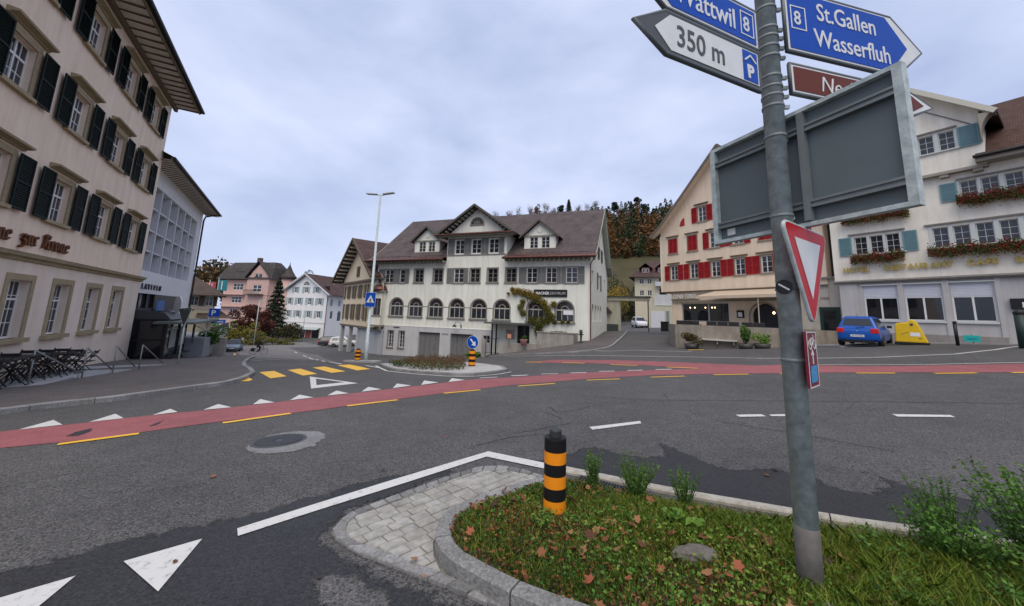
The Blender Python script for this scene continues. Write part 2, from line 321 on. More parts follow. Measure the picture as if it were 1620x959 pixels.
D = {'kerb_left_top':[ [-10.658,7.24],[-10.28,7.924],[-10.035,8.611],[-9.498,9.203],[-9.227,10.266],[-9.002,11.183],[-8.779,11.829],[-9.031,12.94],[-9.748,14.551],[-10.749,15.853],[-12.166,17.494],[-13.775,19.835],[-17.015,24.953]],'tri':[ [[-8.173,6.601],[-8.433,7.3],[-7.806,6.912]],[ [-7.547,7.09],[-7.794,7.788],[-7.212,7.377]],[ [-6.911,7.632],[-7.105,8.233],[-6.65,7.895]],[ [-6.299,8.087],[-6.486,8.735],[-5.905,8.348]],[ [-5.656,8.654],[-5.954,9.355],[-5.33,8.901]],[ [-5.139,9.171],[-5.366,9.998],[-4.776,9.551]],[ [-4.576,9.845],[-4.737,10.697],[-4.179,10.184]],[ [-3.959,10.467],[-4.138,11.457],[-3.57,10.927]],[ [-3.326,11.157],[-3.518,12.233],[-2.931,11.731]],[ [-2.671,11.88],[-2.854,13.094],[-2.252,12.498]],[ [-1.952,12.617],[-2.014,13.801],[-1.468,13.159]],[ [-2.671,2.919],[-2.345,3.198],[-2.152,2.623]]],'red_up':[ [-8.786,6.215],[-8.34,6.499],[-7.764,6.897],[-6.911,7.632],[-6.134,8.134],[-5.629,8.614],[-4.505,9.741],[-2.94,11.429],[-1.286,13.295],[-0.084,13.729],[2.401,14.571],[4.891,14.534],[6.06,14.339]],'red_lo':[ [-7.55,5.379],[-7.104,5.577],[-6.279,5.948],[-5.564,6.645],[-5.029,7.134],[-4.733,7.293],[-3.878,8.012],[-2.869,9.025],[-1.15,10.64],[-0.062,11.516],[2.643,12.723],[4.948,13.047],[6.952,12.61],[8.396,12.184],[9.386,11.952],[10.592,11.577],[12.379,10.943],[14.1,10.394],[14.771,9.997]],'red2_up':[ [1.019,21.069],[2.599,21.41],[5.595,19.039],[7.209,17.033],[8.429,15.255],[9.271,14.133],[10.022,14.003],[11.684,12.747],[13.246,12.151],[15.879,11.671],[17.233,11.617]],'red2_lo':[ [1.67,20.162],[3.719,18.686],[5.542,16.455],[6.383,15.25],[7.05,14.094]],'yellow':[ [[-6.46,5.71],[-5.823,6.248]],[ [-5.0,6.905],[-4.246,7.661]],[ [-3.457,8.402],[-2.582,9.124]],[ [-1.662,10.08],[-0.755,10.671]],[ [0.311,11.318],[1.436,11.734]],[ [2.52,12.31],[3.608,12.353]],[ [4.645,12.464],[5.724,12.402]],[ [6.663,12.41],[7.682,12.203]],[ [0.922,20.916],[1.777,20.196]],[ [2.731,19.502],[3.708,18.511]],[ [4.608,17.257],[5.506,16.246]],[ [6.287,15.101],[7.086,14.251]],[ [8.581,12.054],[9.54,11.775]],[ [10.443,11.444],[11.316,11.135]],[ [12.099,10.803],[13.04,10.597]],[ [13.799,10.423],[14.672,10.226]]],'whited':[ [[-1.009,13.749],[-0.383,13.987]],[ [0.126,14.292],[0.661,14.393]],[ [0.113,14.392],[0.762,14.461]],[ [1.269,14.675],[1.903,14.575]],[ [2.391,14.699],[2.979,14.585]],[ [3.504,14.796],[4.083,14.661]],[ [4.575,14.682],[5.116,14.55]],[ [5.598,14.502],[6.164,14.408]]],'cross':[ [[-9.97,15.391],[-9.692,15.892],[-8.13,14.129],[-8.329,13.495]],[ [-9.335,16.24],[-9.162,16.889],[-7.46,14.996],[-7.672,14.368]],[ [-8.878,17.381],[-8.641,18.004],[-6.797,16.031],[-7.089,15.402]],[ [-8.396,18.715],[-8.04,19.348],[-6.214,17.272],[-6.504,16.51]],[ [-8.966,12.671],[-9.439,13.938],[-8.691,13.121],[-8.593,12.761]]],'tri_out':[ [-7.267,14.088],[-4.781,12.312],[-5.644,11.09]],'tri_in':[ [-6.729,13.483],[-5.32,12.554],[-5.864,11.824]],'lines':[ [[-10.315,21.923],[-8.473,19.391]],[ [-7.026,18.862],[-5.928,17.777]],[ [-27.666,49.173],[-25.995,46.768]],[ [-20.251,37.496],[-17.353,32.811]],[ [-16.637,31.723],[-13.8,27.005]],[ [-13.703,27.156],[-12.451,25.006]],[ [-11.707,23.929],[-10.626,22.119]]],'wdash':[ [[1.37,6.457],[2.337,6.818],[2.301,6.652],[1.387,6.287]],[ [4.214,7.152],[4.691,7.149],[4.672,6.989],[4.2,6.992]],[ [4.815,7.119],[5.116,7.116],[5.102,6.958],[4.776,6.999]],[ [6.898,6.933],[7.765,6.777],[7.688,6.64],[6.827,6.766]]],'patch':[ [-3.655,5.471],[-3.708,5.782],[-3.692,6.133],[-3.43,6.39],[-2.989,6.358],[-2.7,6.109],[-2.62,5.525],[-2.873,5.18],[-3.291,5.168],[-3.553,5.327]],'isl':[ [-6.307,19.129],[-5.013,16.78],[-3.784,15.867],[-2.206,14.862],[-1.424,14.657],[-0.701,15.209],[-0.161,16.173],[-0.38,18.082],[-1.352,19.749],[-2.436,21.03]],'lampisl':[ [-9.406,21.927],[-11.147,28.988],[-8.488,25.501],[-7.512,20.854],[-8.759,20.433]],'far1':[ [4.29,26.819],[6.563,24.476],[8.244,24.429],[10.534,21.73]],'far2':[ [-0.211,26.467],[2.945,24.291],[5.822,21.718],[8.785,18.816],[11.108,16.054]],'far3':[ [10.767,16.353],[12.126,15.378],[13.979,14.524],[16.883,14.29],[19.49,15.08],[22.104,16.309]],'far4':[ [10.895,13.544],[13.448,12.332],[16.148,11.864]],'wl_up':[ [-2.18,3.346],[-1.717,3.818],[-1.205,4.332],[-0.23,5.256],[0.474,4.831],[0.709,4.66],[0.929,4.527],[1.543,4.173],[1.897,3.987],[2.446,3.729],[2.615,3.645],[2.806,3.574],[3.09,3.449],[3.253,3.399],[3.517,3.289],[4.01,3.123]],'wl_lo':[ [-2.096,3.237],[-1.649,3.682],[-1.15,4.153],[-0.241,5.052],[0.448,4.651],[0.685,4.503],[0.894,4.404],[1.5,4.061],[1.872,3.867],[2.364,3.632],[2.545,3.553],[2.719,3.469],[2.962,3.377],[3.086,3.322],[3.406,3.216],[3.906,3.048]],'kin':[ [0.622,4.097],[0.742,4.053],[1.165,3.793],[1.622,3.548],[1.955,3.422],[2.321,3.237],[2.471,3.159],[2.556,3.121],[2.72,3.048],[2.997,2.934],[3.535,2.766]],'dark_t':[ [-3.631,2.751],[-3.462,2.865],[-3.349,2.953],[-3.129,3.067],[-2.984,3.286],[-2.698,3.408],[-2.481,3.571],[-2.327,3.659],[-1.84,4.066],[-1.511,4.378],[-1.258,4.503],[-0.69,4.69],[-0.371,4.864]],'lightp':[ [-1.284,2.718],[-1.203,2.786],[-1.108,2.841],[-0.958,2.86],[-0.876,2.771],[-0.686,2.657],[-0.571,2.567],[-0.503,2.469],[-0.785,2.342],[-1.188,2.465]],'dark_r':[ [0.798,5.283],[1.219,5.58],[1.558,5.201],[1.801,5.096],[2.042,5.124],[2.084,5.6],[2.17,5.897],[2.268,5.677],[2.364,5.324],[2.482,5.08],[2.509,4.832],[2.705,4.686],[3.386,4.723],[3.269,4.565],[3.432,4.34],[3.506,4.077],[3.682,4.033],[3.984,4.19],[3.985,4.348],[3.864,4.708],[3.81,4.824],[3.998,4.622],[4.229,4.436],[4.304,3.977],[4.823,3.711],[5.072,3.545]],'cob_out':[ [0.436,4.406],[0.304,4.505],[0.126,4.635],[-0.062,4.701],[-0.271,4.691],[-0.388,4.609],[-0.551,4.454],[-0.734,4.278],[-0.868,4.125],[-1.006,3.971],[-1.143,3.833],[-1.278,3.701],[-1.343,3.604],[-1.383,3.484],[-1.4,3.358],[-1.372,3.268],[-1.292,3.171],[-1.071,3.018],[-0.887,2.938],[-0.723,2.853],[-0.554,2.765],[-0.398,2.69],[-0.227,2.605],[-0.089,2.527],[0.061,2.452]],'cob_in':[ [0.391,4.335],[0.281,4.44],[0.063,4.53],[-0.2,4.556],[-0.358,4.505],[-0.518,4.358],[-0.677,4.177],[-0.826,4.023],[-0.947,3.885],[-1.092,3.753],[-1.225,3.605],[-1.28,3.528],[-1.307,3.413],[-1.283,3.307],[-1.199,3.196],[-1.035,3.094],[-0.884,3.04],[-0.698,2.939],[-0.539,2.854],[-0.379,2.774],[-0.214,2.683],[-0.072,2.598],[0.082,2.512]],'kerb_in':[ [0.485,4.002],[0.305,3.973],[0.042,3.764],[-0.195,3.587],[-0.377,3.412],[-0.424,3.242],[-0.403,3.042],[-0.315,2.869],[-0.194,2.771],[-0.07,2.672],[0.1,2.549],[0.256,2.459],[0.402,2.389],[0.548,2.318],[0.837,2.204]],'kerb_out':[ [0.398,4.024],[0.269,3.96],[0.008,3.782],[-0.245,3.62],[-0.396,3.442],[-0.457,3.268],[-0.485,3.113],[-0.455,2.952],[-0.395,2.828],[-0.324,2.761],[-0.088,2.604],[0.152,2.473],[0.35,2.383],[0.489,2.318],[0.786,2.193]],'pav2':[(4.175,25.079),(5.719,25.436),(6.819,26.402),(7.572,27.866),(9.489,32.498),(12.571,40.547)],'tan':[(-19.899,29.703),(-15.919,27.271),(-12.832,25.454),(-9.905,21.973),(-18.933,38.071),(-28.592,51.374),(-33.812,58.057),(-27.779,58.509),(-39.374,72.554),(-48.203,76.927),(-58.25,75.767),(-53.108,67.083),(-34.691,48.636)],'pavR':[(17.12,19.479),(20.057,19.292),(20.867,19.591),(23.746,17.783)],'cars':[(-36.567,49.529),(-24.35,58.652),(-28.382,64.178)],'bolls':[(-11.743,30.408),(-1.77,18.403)],'manc':[ [-3.33,5.789],[-3.557,5.543],[-3.049,5.98],[-3.595,6.225],[-3.106,5.423]]}
# ================================================================== GROUND, ROADS, MARKINGS
A_ROAD = asphalt('asphalt', .074, .84, 1.18, .82, (1.03, .995, .97), cracks=.6, speck=.68)
A_DARK = asphalt('asphalt_new', .025, .85, 1.2, .6, (.98, 1, 1.03), speck=.5, feather=True)
A_ROADF = asphalt('asphalt_worn', .085, .84, 1.18, .82, (1.03, .995, .97), speck=.6, feather=True)
A_PAVE = asphalt('asphalt_pavement', .092, .8, 1.2, .85, (1.1, .98, .95), speck=.4)
A_TAN = asphalt('asphalt_old', .15, .85, 1.15, .85, (1.05, .99, .95), speck=.3)
A_PATCH = asphalt('concrete_patch', .19, .85, 1.1, .8, (.99, 1, 1.0), speck=.25, feather=True)
A_RED = asphalt('red_surfacing', .27, .85, 1.12, .75, (1.0, .32, .34), speck=.22)
def paint(name, col, wear=.35):
    m, N, b = node_mat(name); L = N.links; t = N.nodes.new('ShaderNodeTexCoord')
    n = N.nodes.new('ShaderNodeTexNoise'); n.inputs['Scale'].default_value = 16; n.inputs['Detail'].default_value = 10; n.inputs['Roughness'].default_value = .75; L.new(t.outputs['Object'], n.inputs['Vector'])
    r = N.nodes.new('ShaderNodeValToRGB'); r.color_ramp.elements[0].position = wear-.06; r.color_ramp.elements[0].color = (*[c*.35 for c in col], 1); r.color_ramp.elements[1].position = wear+.10; r.color_ramp.elements[1].color = (*col, 1)
    L.new(n.outputs['Fac'], r.inputs[0]); L.new(r.outputs[0], b.inputs['Base Color']); b.inputs['Roughness'].default_value = .6
    return m
P_WHITE = paint('road_paint_white', (.58, .575, .55), .36); P_YEL = paint('road_paint_yellow', (.80, .46, .03), .31); P_OLD = paint('road_paint_worn', (.52, .51, .46), .4)
GRANITE = mat('granite', (.15, .15, .147), .8, var=.22, vscale=45, bump=.25, bscale=90, col2=(.36, .36, .35), stain=.45, orand=.18)
GRAN_B = mat('granite_border', (.15, .15, .15), .8, var=.22, vscale=40, bump=.25, bscale=90, col2=(.29, .29, .285), stain=.3, orand=.28)
GRANITE_D = mat('granite_dark', (.16, .155, .15), .8, var=.2, vscale=20, bump=.2, bscale=80, col2=(.27, .265, .25), stain=.3)
PAVER = mat('paver_stone', (.25, .245, .225), .8, vscale=14, bump=.2, bscale=45, col2=(.39, .38, .35), stain=.3, orand=.10)
MORTAR = mat('mortar', (.16, .15, .135), .9, var=.25, vscale=12)
SOIL = mat('soil', (.045, .035, .022), .95, var=.5, vscale=9, bump=.6, bscale=30)
def lines1(*spec):
    o = []
    for a, b, s in spec: o += list(np.arange(a, b, s))
    return np.array(o+[spec[-1][1]])
gx = lines1((-900,-80,41),(-80,-28,2),(-28,32,.5),(32,64,2),(64,900,44)); gy = lines1((-120,-6,6),(-6,42,.5),(42,114,2),(114,1000,44))
XX, YY = np.meshgrid(gx, gy); ZZ = G(XX, YY); ny_, nx_ = XX.shape
mb = MB(); mb.v = list(zip(XX.ravel().tolist(), YY.ravel().tolist(), ZZ.ravel().tolist()))
mb.f = [(j*nx_+i, j*nx_+i+1, (j+1)*nx_+i+1, (j+1)*nx_+i) for j in range(ny_-1) for i in range(nx_-1)]
road = struct(mb.build('road', A_ROAD), 'grey asphalt junction sloping down to the left')
# --- tone patches of the surface
def rough_poly(pl, amp, step=.18, seed=1):
    r = random.Random(seed); q = resample(pl+[pl[0]], step)[:-1]; n = len(q); o = []
    ph = [r.uniform(0, 6.28) for _ in range(6)]
    for i, p in enumerate(q):
        s = sum(math.sin(i*step*f+ph[k])/(k+1) for k, f in enumerate((2.1, 5.3, 9.7, 17, 29, 41)))*amp*.5+r.uniform(-amp, amp)*.4
        a = Vector(q[i-1]); b = Vector(q[(i+1) % n]); t = (b-a).normalized(); o.append((p[0]-t.y*s, p[1]+t.x*s))
    return o
wl_in = D['wl_lo'][:4]
dk = D['dark_t']+[(-.24, 5.1)]+[(-.2, 4.75)]+D['cob_out'][4:]+[(.5, 2.2), (.9, 1.4), (-.5, .6), (-2.5, .9), (-4.5, 1.6)]
drape('resurfaced_strip', rough_poly(dk, .04, .12, 3), A_DARK, .004, .12, road, edge=.22)
drape('light_patch', rough_poly(D['lightp'], .035, .07, 4), A_ROADF, .0075, .08, road, edge=.16)
dr = D['dark_r']+[(5.3, 2.9), (4.1, 3.0), (3.2, 3.3), (2.4, 3.6), (1.5, 4.05), (.75, 4.5), (-.2, 5.05), (.35, 5.0)]
drape('wet_patch', rough_poly(dr, .03, .1, 5), A_DARK, .005, .1, road, edge=.2)
drape('old_street_surface', rough_poly(D['tan'], .12, .8, 6), A_TAN, .010, 1.2, road)
# manhole in its concrete patch
pt = drape('repair_patch', rough_poly(D['patch'], .025, .12, 8), A_PATCH, .006, .08, road, edge=.12)
mc = Vector(D['manc'][0]); mr = .36
disc = [(mc.x+mr*math.cos(a), mc.y+mr*math.sin(a)) for a in np.linspace(0, 2*math.pi, 29)[:-1]]
IRON = mat('cast_iron', (.075, .075, .08), .5, metal=.5, var=.2, vscale=20)
mhz = g(mc.x, mc.y)
mh = put('manhole_cover', None, road, (mc.x, mc.y, mhz+.008))
tl = math.atan2(g(mc.x+.3, mc.y)-g(mc.x-.3, mc.y), .6); mh.rotation_euler = (math.atan2(g(mc.x, mc.y+.3)-g(mc.x, mc.y-.3), .6), -tl, 0)
mb = MB(); mb.lathe([(mr, -.02), (mr, .003), (mr-.03, .004), (mr-.035, .0), (mr-.05, .0), (mr-.052, .004), (.02, .004)], 36); mb.build('ring', IRON, mh)
mb = MB()
for i in range(-11, 12):
    y = i*.026; w = math.sqrt(max(0, (mr-.06)**2-y*y))
    if w > .05:
        for x0, x1 in ((-w, -.05), (.05, w)) if abs(y) < .06 else ((-w, w),): mb.box(x0, x1, y-.007, y+.007, .003, .010)
mb.build('cover_ribs', IRON, mh)
# --- red cycle surfacing
def band(name, U, Lo, m, off, parent, n=60):
    a = resample(U, 1); b = resample(Lo, 1)
    def rs(pl):
        T = sum((Vector(pl[i+1])-Vector(pl[i])).length for i in range(len(pl)-1)); q = resample(pl, T/n)
        return q
    a = rs(U); b = rs(Lo); k = min(len(a), len(b)); mbb = MB(); rows = 5
    for r_ in range(rows+1):
        t = r_/rows
        for i in range(k):
            x = a[i][0]*(1-t)+b[i][0]*t; y = a[i][1]*(1-t)+b[i][1]*t; mbb.v.append((x, y, g(x, y)+off))
    for r_ in range(rows):
        for i in range(k-1): mbb.f.append((r_*k+i, r_*k+i+1, (r_+1)*k+i+1, (r_+1)*k+i))
    return mbb.build(name, m, parent)
ru = D['red_up']; rl = D['red_lo']; u2_ = D['red2_up']; l2 = D['red2_lo']
iu = min(range(len(u2_)), key=lambda i: abs(u2_[i][0]-9.1)); il = min(range(len(rl)), key=lambda i: abs(rl[i][0]-7.3))
band('cycle_lane', ru, rl[:il+1], A_RED, .006, road)
band('cycle_lane', u2_[:iu+1], l2, A_RED, .006, road)
band('cycle_lane', u2_[iu:], [l2[-1]]+[(8.2,14.2)][:0]+rl[il+1:], A_RED, .0065, road)
drape('cycle_lane', [u2_[iu], l2[-1], ru[-1], rl[il], rl[il+1]], A_RED, .006, .5, road)
for q in ([(-6.85, 6.1), (-7.04, 6.38), (-7.03, 6.54), (-7.08, 6.75), (-6.76, 6.47), (-6.62, 6.18), (-6.71, 6.09)], [(-6.1, 6.63), (-6.27, 6.95), (-6.36, 7.29), (-6.18, 7.14), (-6.03, 6.82), (-6.03, 6.67)]):
    drape('tyre_scuff', rough_poly(q, .02, .06, 9), A_DARK, .0095, .05, road, edge=.08)
for a, b in D['yellow']: dash('lane_dash', a, b, .13, P_YEL, .011, road)
for a, b in D['whited']: dash('lane_dash', a, b, .16, P_WHITE, .011, road)
def tri_mark(name, pts, m, off):
    drape(name, pts, m, off, .3, road)
T = D['tri']
for t in T[:-1]: tri_mark('give_way_triangle', t, P_WHITE, .010)
tri_mark('give_way_triangle', T[-1], P_WHITE, .010)
t0 = [Vector(p) for p in T[-1]]
mvp = Vector((-.488, -.43))
tri_mark('give_way_triangle', [tuple(p+mvp) for p in t0], P_WHITE, .010)
for q in D['cross']: drape('crosswalk_stripe', q, P_YEL, .010, .5, road)
to, ti = D['tri_out'], D['tri_in']
mb = MB()
for p in to+ti: mb.v.append((p[0], p[1], g(*p)+.011))
mb.f = [(0,1,4,3),(1,2,5,4),(2,0,3,5)]; mb.build('yield_outline', P_WHITE, road)
for a, b in D['lines']: dash('lane_dash', a, b, .15, P_WHITE, .016, road)
for q in D['wdash']: drape('lane_dash', q, P_WHITE, .010, .4, road)
for k_, w in (('far1', .14), ('far2', .12), ('far3', .14), ('far4', .09)):
    pl = resample(D[k_], .5); strip('edge_line', offs(pl, w/2), offs(pl, -w/2), P_OLD, .012, road)
dash('lane_dash', (11.0, 23.2), (11.8, 22.9), .35, P_YEL, .014, road)
for a, b in (((-20.5, 27.0), (-14.8, 24.6)), ((-17.5, 26.5), (-12.8, 24.2)), ((-19.2, 25.2), (-14.6, 22.6))): dash('worn_line', a, b, .14, P_OLD, .016, road)
dash('parking_line', (-27.5, 38.0), (-33.0, 46.0), .15, P_YEL, .02, road)
pl = resample(D['wl_up'][:4], .3); pb_ = resample(D['wl_lo'][:4], .3); k = min(len(pl), len(pb_)); strip('edge_line', pl[:k], pb_[:k], P_WHITE, .010, road)
ua = D['wl_up'][3:6]; la = D['wl_lo'][3:6]; strip('edge_line', ua, la, P_WHITE, .010, road)
for pl in ([(2.15, 9.2), (2.9, 8.75), (3.6, 8.65), (7.9, 7.85), (14, 6.4)], [(3.62, 6.75), (4.4, 5.95), (5.1, 5.1)], [(.75, 7.6), (.95, 7.2), (1.0, 7.05)], [(.9, 8.1), (.97, 7.55), (1.35, 7.75), (1.75, 8.1)], [(.1, 6.1), (.55, 6.35), (1.1, 6.75)], [(-.4, 5.5), (-.25, 5.65), (.1, 5.95), (.5, 6.05)]):
    q = rough_poly(pl, .03, .15, 3)[:]; q = resample(pl, .12); q = [(a+rnd.uniform(-.022, .022), b+rnd.uniform(-.022, .022)) for a, b in q]
    w_ = .007 if len(q) < 30 else .010
    strip('road_crack', offs(q, w_), offs(q, -w_), mat('crack_dark', (.022, .022, .022), .9), .0095, road)
# --- stones
def stone(pts, z0, h, inset, name, m, parent, zf=g, tilt=0):
    # one chamfered stone from a plan outline
    n = len(pts); c = Vector((sum(p[0] for p in pts)/n, sum(p[1] for p in pts)/n)); mbs = MB()
    dz = rnd.uniform(-tilt, tilt)
    def ring(f, hh):
        for p in pts:
            q = c+(Vector(p)-c)*f; mbs.v.append((q.x, q.y, zf(q.x, q.y)+hh))
    d = max((Vector(p)-c).length for p in pts); f1 = 1-inset/d
    ring(1, z0); ring(1, z0+h-inset*.7+dz); ring(f1, z0+h+dz)
    for a in (0, n):
        for i in range(n): j = (i+1) % n; mbs.f.append((a+i, a+j, a+n+j, a+n+i))
    mbs.f.append(tuple(range(2*n, 3*n))); return mbs.build(name, m, parent)
def kerb_run(inner, outer, h, parent, m, seg=4, name='kerb_stone', gap=.006, zf=g, base=-.08):
    n = len(inner)
    for i in range(0, n-1, seg):
        j = min(i+seg, n-1)
        A = inner[i:j+1]; B = outer[i:j+1]
        def sh(L):
            a = Vector(L[0]); b = Vector(L[1]); L = list(L); L[0] = tuple(a+(b-a).normalized()*gap)
            c = Vector(L[-1]); d = Vector(L[-2]); L[-1] = tuple(c+(d-c).normalized()*gap); return L
        A = sh(A); B = sh(B)
        mk = MB(); nn = len(A)
        ch = .012
        prof = [(0, base), (0, h-ch), (ch, h), (1, h), (2, h-ch), (2, base)]
        for p, q in zip(A, B):
            a = Vector(p); b = Vector(q); u = (b-a).normalized(); w = (b-a).length; z = zf(*((a+b)/2))
            for off, hh in ((0, base), (0, h-ch), (ch, h), (w-ch, h), (w, h-ch), (w, base)): r_ = a+u*off; mk.v.append((r_.x, r_.y, z+hh))
        for s_ in range(nn-1):
            for e in range(5): a = s_*6+e; mk.f.append((a, a+6, a+7, a+1))
        mk.f.append((0, 1, 2, 3, 4, 5)); e = (nn-1)*6; mk.f.append((e+5, e+4, e+3, e+2, e+1, e)); mk.build(name, m, parent)
# --- left pavement in front of the inn
kl = D['kerb_left_top']
klx = [(-13.9, 1.2), (-11.6, 5.4)]+kl+[(-20.5, 30.5), (-27, 39.5)]
pav = struct(drape('pavement', klx+[(-40, 46), (-31, 30), (-24, 18), (-17.5, 5), (-18, 0)], A_PAVE, .115, .7), 'brownish asphalt pavement below the beige inn')
ks = resample(klx, .25); kerb_run(offs(ks, .02), offs(ks, -.15), .12, pav, GRANITE, 4)
# pavement beside the big white house
pv = D['pav2']; pvx = [(-1.5, 29.5), (2.0, 26.2)]+pv+[(14.2, 46)]
pav2 = struct(drape('pavement', pvx+[(10.5, 46), (6.8, 31.8), (-2.0, 34.9)], A_PAVE, .09, .6), 'asphalt pavement along the corner of the white house')
ks = resample(pvx, .4); kerb_run(offs(ks, .02), offs(ks, -.14), .10, pav2, GRANITE, 4)
# pale strip under the hotel front
pr = D['pavR']
pav3 = struct(drape('pavement', [(17.8, 22.6), pr[0], (21.1, 19.9), (24.0, 17.3), (27.5, 11), (29, 12), (25, 19), (21, 24)], mat('concrete_paving', (.24, .235, .23), .85, var=.15, vscale=2, bump=.1), .06, .6, skirt=.1), 'pale paved strip in front of the hotel')
# --- near traffic island: paved apron
cob_o, cob_i = D['cob_out'], D['cob_in']
ki = D['kerb_in']; 
apron = struct(drape('island_apron', cob_o+[(.3, 2.4), (-.1, 2.7), (-.3, 3.0), (-.3, 3.4), (.2, 3.9), (.5, 4.2)], MORTAR, .012, .25), 'paved stone apron of the near traffic island')
bo = resample(cob_o, .155); bi = resample(cob_i, sum((Vector(cob_i[i+1])-Vector(cob_i[i])).length for i in range(len(cob_i)-1))/(len(bo)-1))
for i in range(min(len(bo), len(bi))-1):
    a, b, c, d = Vector(bo[i]), Vector(bo[i+1]), Vector(bi[i+1]), Vector(bi[i]); cc = (a+b+c+d)/4
    stone([tuple(cc+(p-cc)*.935) for p in (a, b, c, d)], .0, .030, .012, 'border_stone', GRAN_B, apron, tilt=.004)
kout = D['kerb_out']
region = [Vector(p) for p in cob_i]+[Vector((.2, 2.48))]+[Vector(p) for p in reversed(offs(resample(ki, .15), -.115))][8:]
def clip_rect(poly, c, u, v, hw, hh):
    P = [((p-c).dot(u), (p-c).dot(v)) for p in poly]
    for ax, lim, sg in ((0, hw, 1), (0, -hw, -1), (1, hh, 1), (1, -hh, -1)):
        o = []
        for i in range(len(P)):
            a = P[i-1]; b = P[i]; ia = sg*a[ax] <= sg*lim; ib = sg*b[ax] <= sg*lim
            if ia != ib: t = (lim-a[ax])/(b[ax]-a[ax]); o.append((a[0]+(b[0]-a[0])*t, a[1]+(b[1]-a[1])*t))
            if ib: o.append(b)
        P = o
        if len(P) < 3: return None
    ar = abs(sum(P[i-1][0]*P[i][1]-P[i][0]*P[i-1][1] for i in range(len(P)))/2)
    return [tuple(c+u*p[0]+v*p[1]) for p in P] if ar > .0025 else None
uu = Vector((.715, .70)).normalized(); vv = Vector((-uu.y, uu.x)); c0 = Vector((-.6, 3.5)); rr = random.Random(5)
for row in range(-10, 12):
    x = -1.6+rr.uniform(0, .2)
    while x < 1.8:
        w = rr.uniform(.13, .215); c = c0+uu*(x+w/2)+vv*(row*.112); x += w
        q = clip_rect(region, c, uu, vv, w/2-.005, .0505)
        if q: stone(q, .0, .026, .012, 'paving_stone', PAVER, apron, tilt=.004)
# raised bed behind the kerb
bed_poly = ki[1:]+[(1.3, 2.03), (2.0, 1.78), (3.0, 1.5), (4.6, 1.2), (7, 1.0), (7.5, 2.0), (5.5, 2.3)]+list(reversed(D['kin']))+[(.5, 4.05)]
BP = np.array(bed_poly)
def bdist(x, y):
    a = BP; b = np.roll(BP, -1, 0); p = np.stack([np.asarray(x, float), np.asarray(y, float)], -1)[..., None, :]
    d = b-a; t = np.clip(((p-a)*d).sum(-1)/(d*d).sum(-1), 0, 1); q = a+t[..., None]*d
    return np.sqrt(((p-q)**2).sum(-1)).min(-1)
def bedz(x, y): return G(x, y)+.085+.065*(1-np.exp(-bdist(x, y)/.30))+.012*np.sin(np.asarray(x)*9.1)*np.sin(np.asarray(y)*8.3)
bed = struct(drape('planting_bed', bed_poly, SOIL, 0, .08, zf=bedz), 'overgrown planted bed of the near traffic island')
kk = resample(ki+[(1.3, 2.03), (2.0, 1.78), (3.0, 1.5), (4.6, 1.2)], .12); kerb_run(offs(kk, .02), offs(kk, -.10), .125, bed, GRANITE, 6)
kk = resample(D['kin'], .15); kerb_run(offs(kk, .03), offs(kk, -.09), .10, bed, GRANITE, 6)
uo = resample(D['wl_up'][5:], .15); lo_ = resample(D['wl_lo'][5:], sum((Vector(D['wl_lo'][i+1])-Vector(D['wl_lo'][i])).length for i in range(5, len(D['wl_lo'])-1))/(len(uo)-1)); k = min(len(uo), len(lo_))
CREAM = mat('kerb_cream', (.42, .39, .33), .8, var=.2, vscale=14, stain=.3)
kerb_run(lo_[:k], uo[:k], .035, bed, CREAM, 8)
GR = put('drain_grate', None, road, (1.02, 4.19, g(1.02, 4.19)+.006)); GR.rotation_euler = (0, 0, math.atan2(-.36, .61))
mb = MB(); mb.box(-.26, .26, -.08, -.06, 0, .02).box(-.26, .26, .06, .08, 0, .02)
for i in range(17): mb.box(-.25+i*.03, -.25+i*.03+.012, -.06, .06, 0, .018)
mb.build('grate_bars', IRON, GR)
# rounded boulder in the bed
def boulder(name, c, sx, sy, sz, m, seed, parent=None):
    me = bpy.data.meshes.new(name); b = bmesh.new(); bmesh.ops.create_icosphere(b, subdivisions=4, radius=1); r_ = random.Random(seed); ph = [Vector((r_.uniform(-1, 1), r_.uniform(-1, 1), r_.uniform(-1, 1))) for _ in range(9)]
    for v in b.verts:
        d = 1+sum(.045*math.sin(3.1*v.co.dot(p)*(i+1)*.6+i) for i, p in enumerate(ph))*.55; q = v.co*d
        v.co = Vector((q.x*sx, q.y*sy, max(-.6, q.z)*sz))
    b.to_mesh(me); b.free(); me.materials.append(m); me.shade_smooth(); return put(name, me, parent, c)
STONE = mat('rough_stone', (.09, .08, .07), .9, vscale=14, bump=.5, bscale=40, col2=(.17, .155, .135))
# --- middle island with heather and its round concrete nose
isl = D['isl']
mid = struct(drape('traffic_island', isl, mat('island_concrete', (.42, .415, .40), .85, var=.18, vscale=3, bump=.15, stain=.25), .11, .4, skirt=.2), 'kerbed middle traffic island planted with heather')
ks = resample(isl+[isl[0]], .25); kerb_run(offs(ks, .01), offs(ks, -.14), .12, mid, GRANITE, 4)
pl = offs(resample([isl[i] for i in (0, 1, 2, 3, 4, 5, 6)], .3), -.32); strip('edge_line', offs(pl, .06), offs(pl, -.06), P_WHITE, .011, road)
ml = [(-8.0+math.cos(a)*1.5*.55-math.sin(a)*.55*.8, 21.6+math.cos(a)*1.5*.95*.7+math.sin(a)*.5) for a in np.linspace(0, 2*math.pi, 25)[:-1]]
LX, LY = -8.46, 22.57
ml = [(LX-.15+math.cos(a)*1.15-math.sin(a)*.2, LY-.1+math.sin(a)*.75) for a in np.linspace(0, 2*math.pi, 25)[:-1]]
sm = struct(drape('traffic_island', ml, MATS['island_concrete'], .10, .4, skirt=.2), 'small concrete refuge around the street lamp')
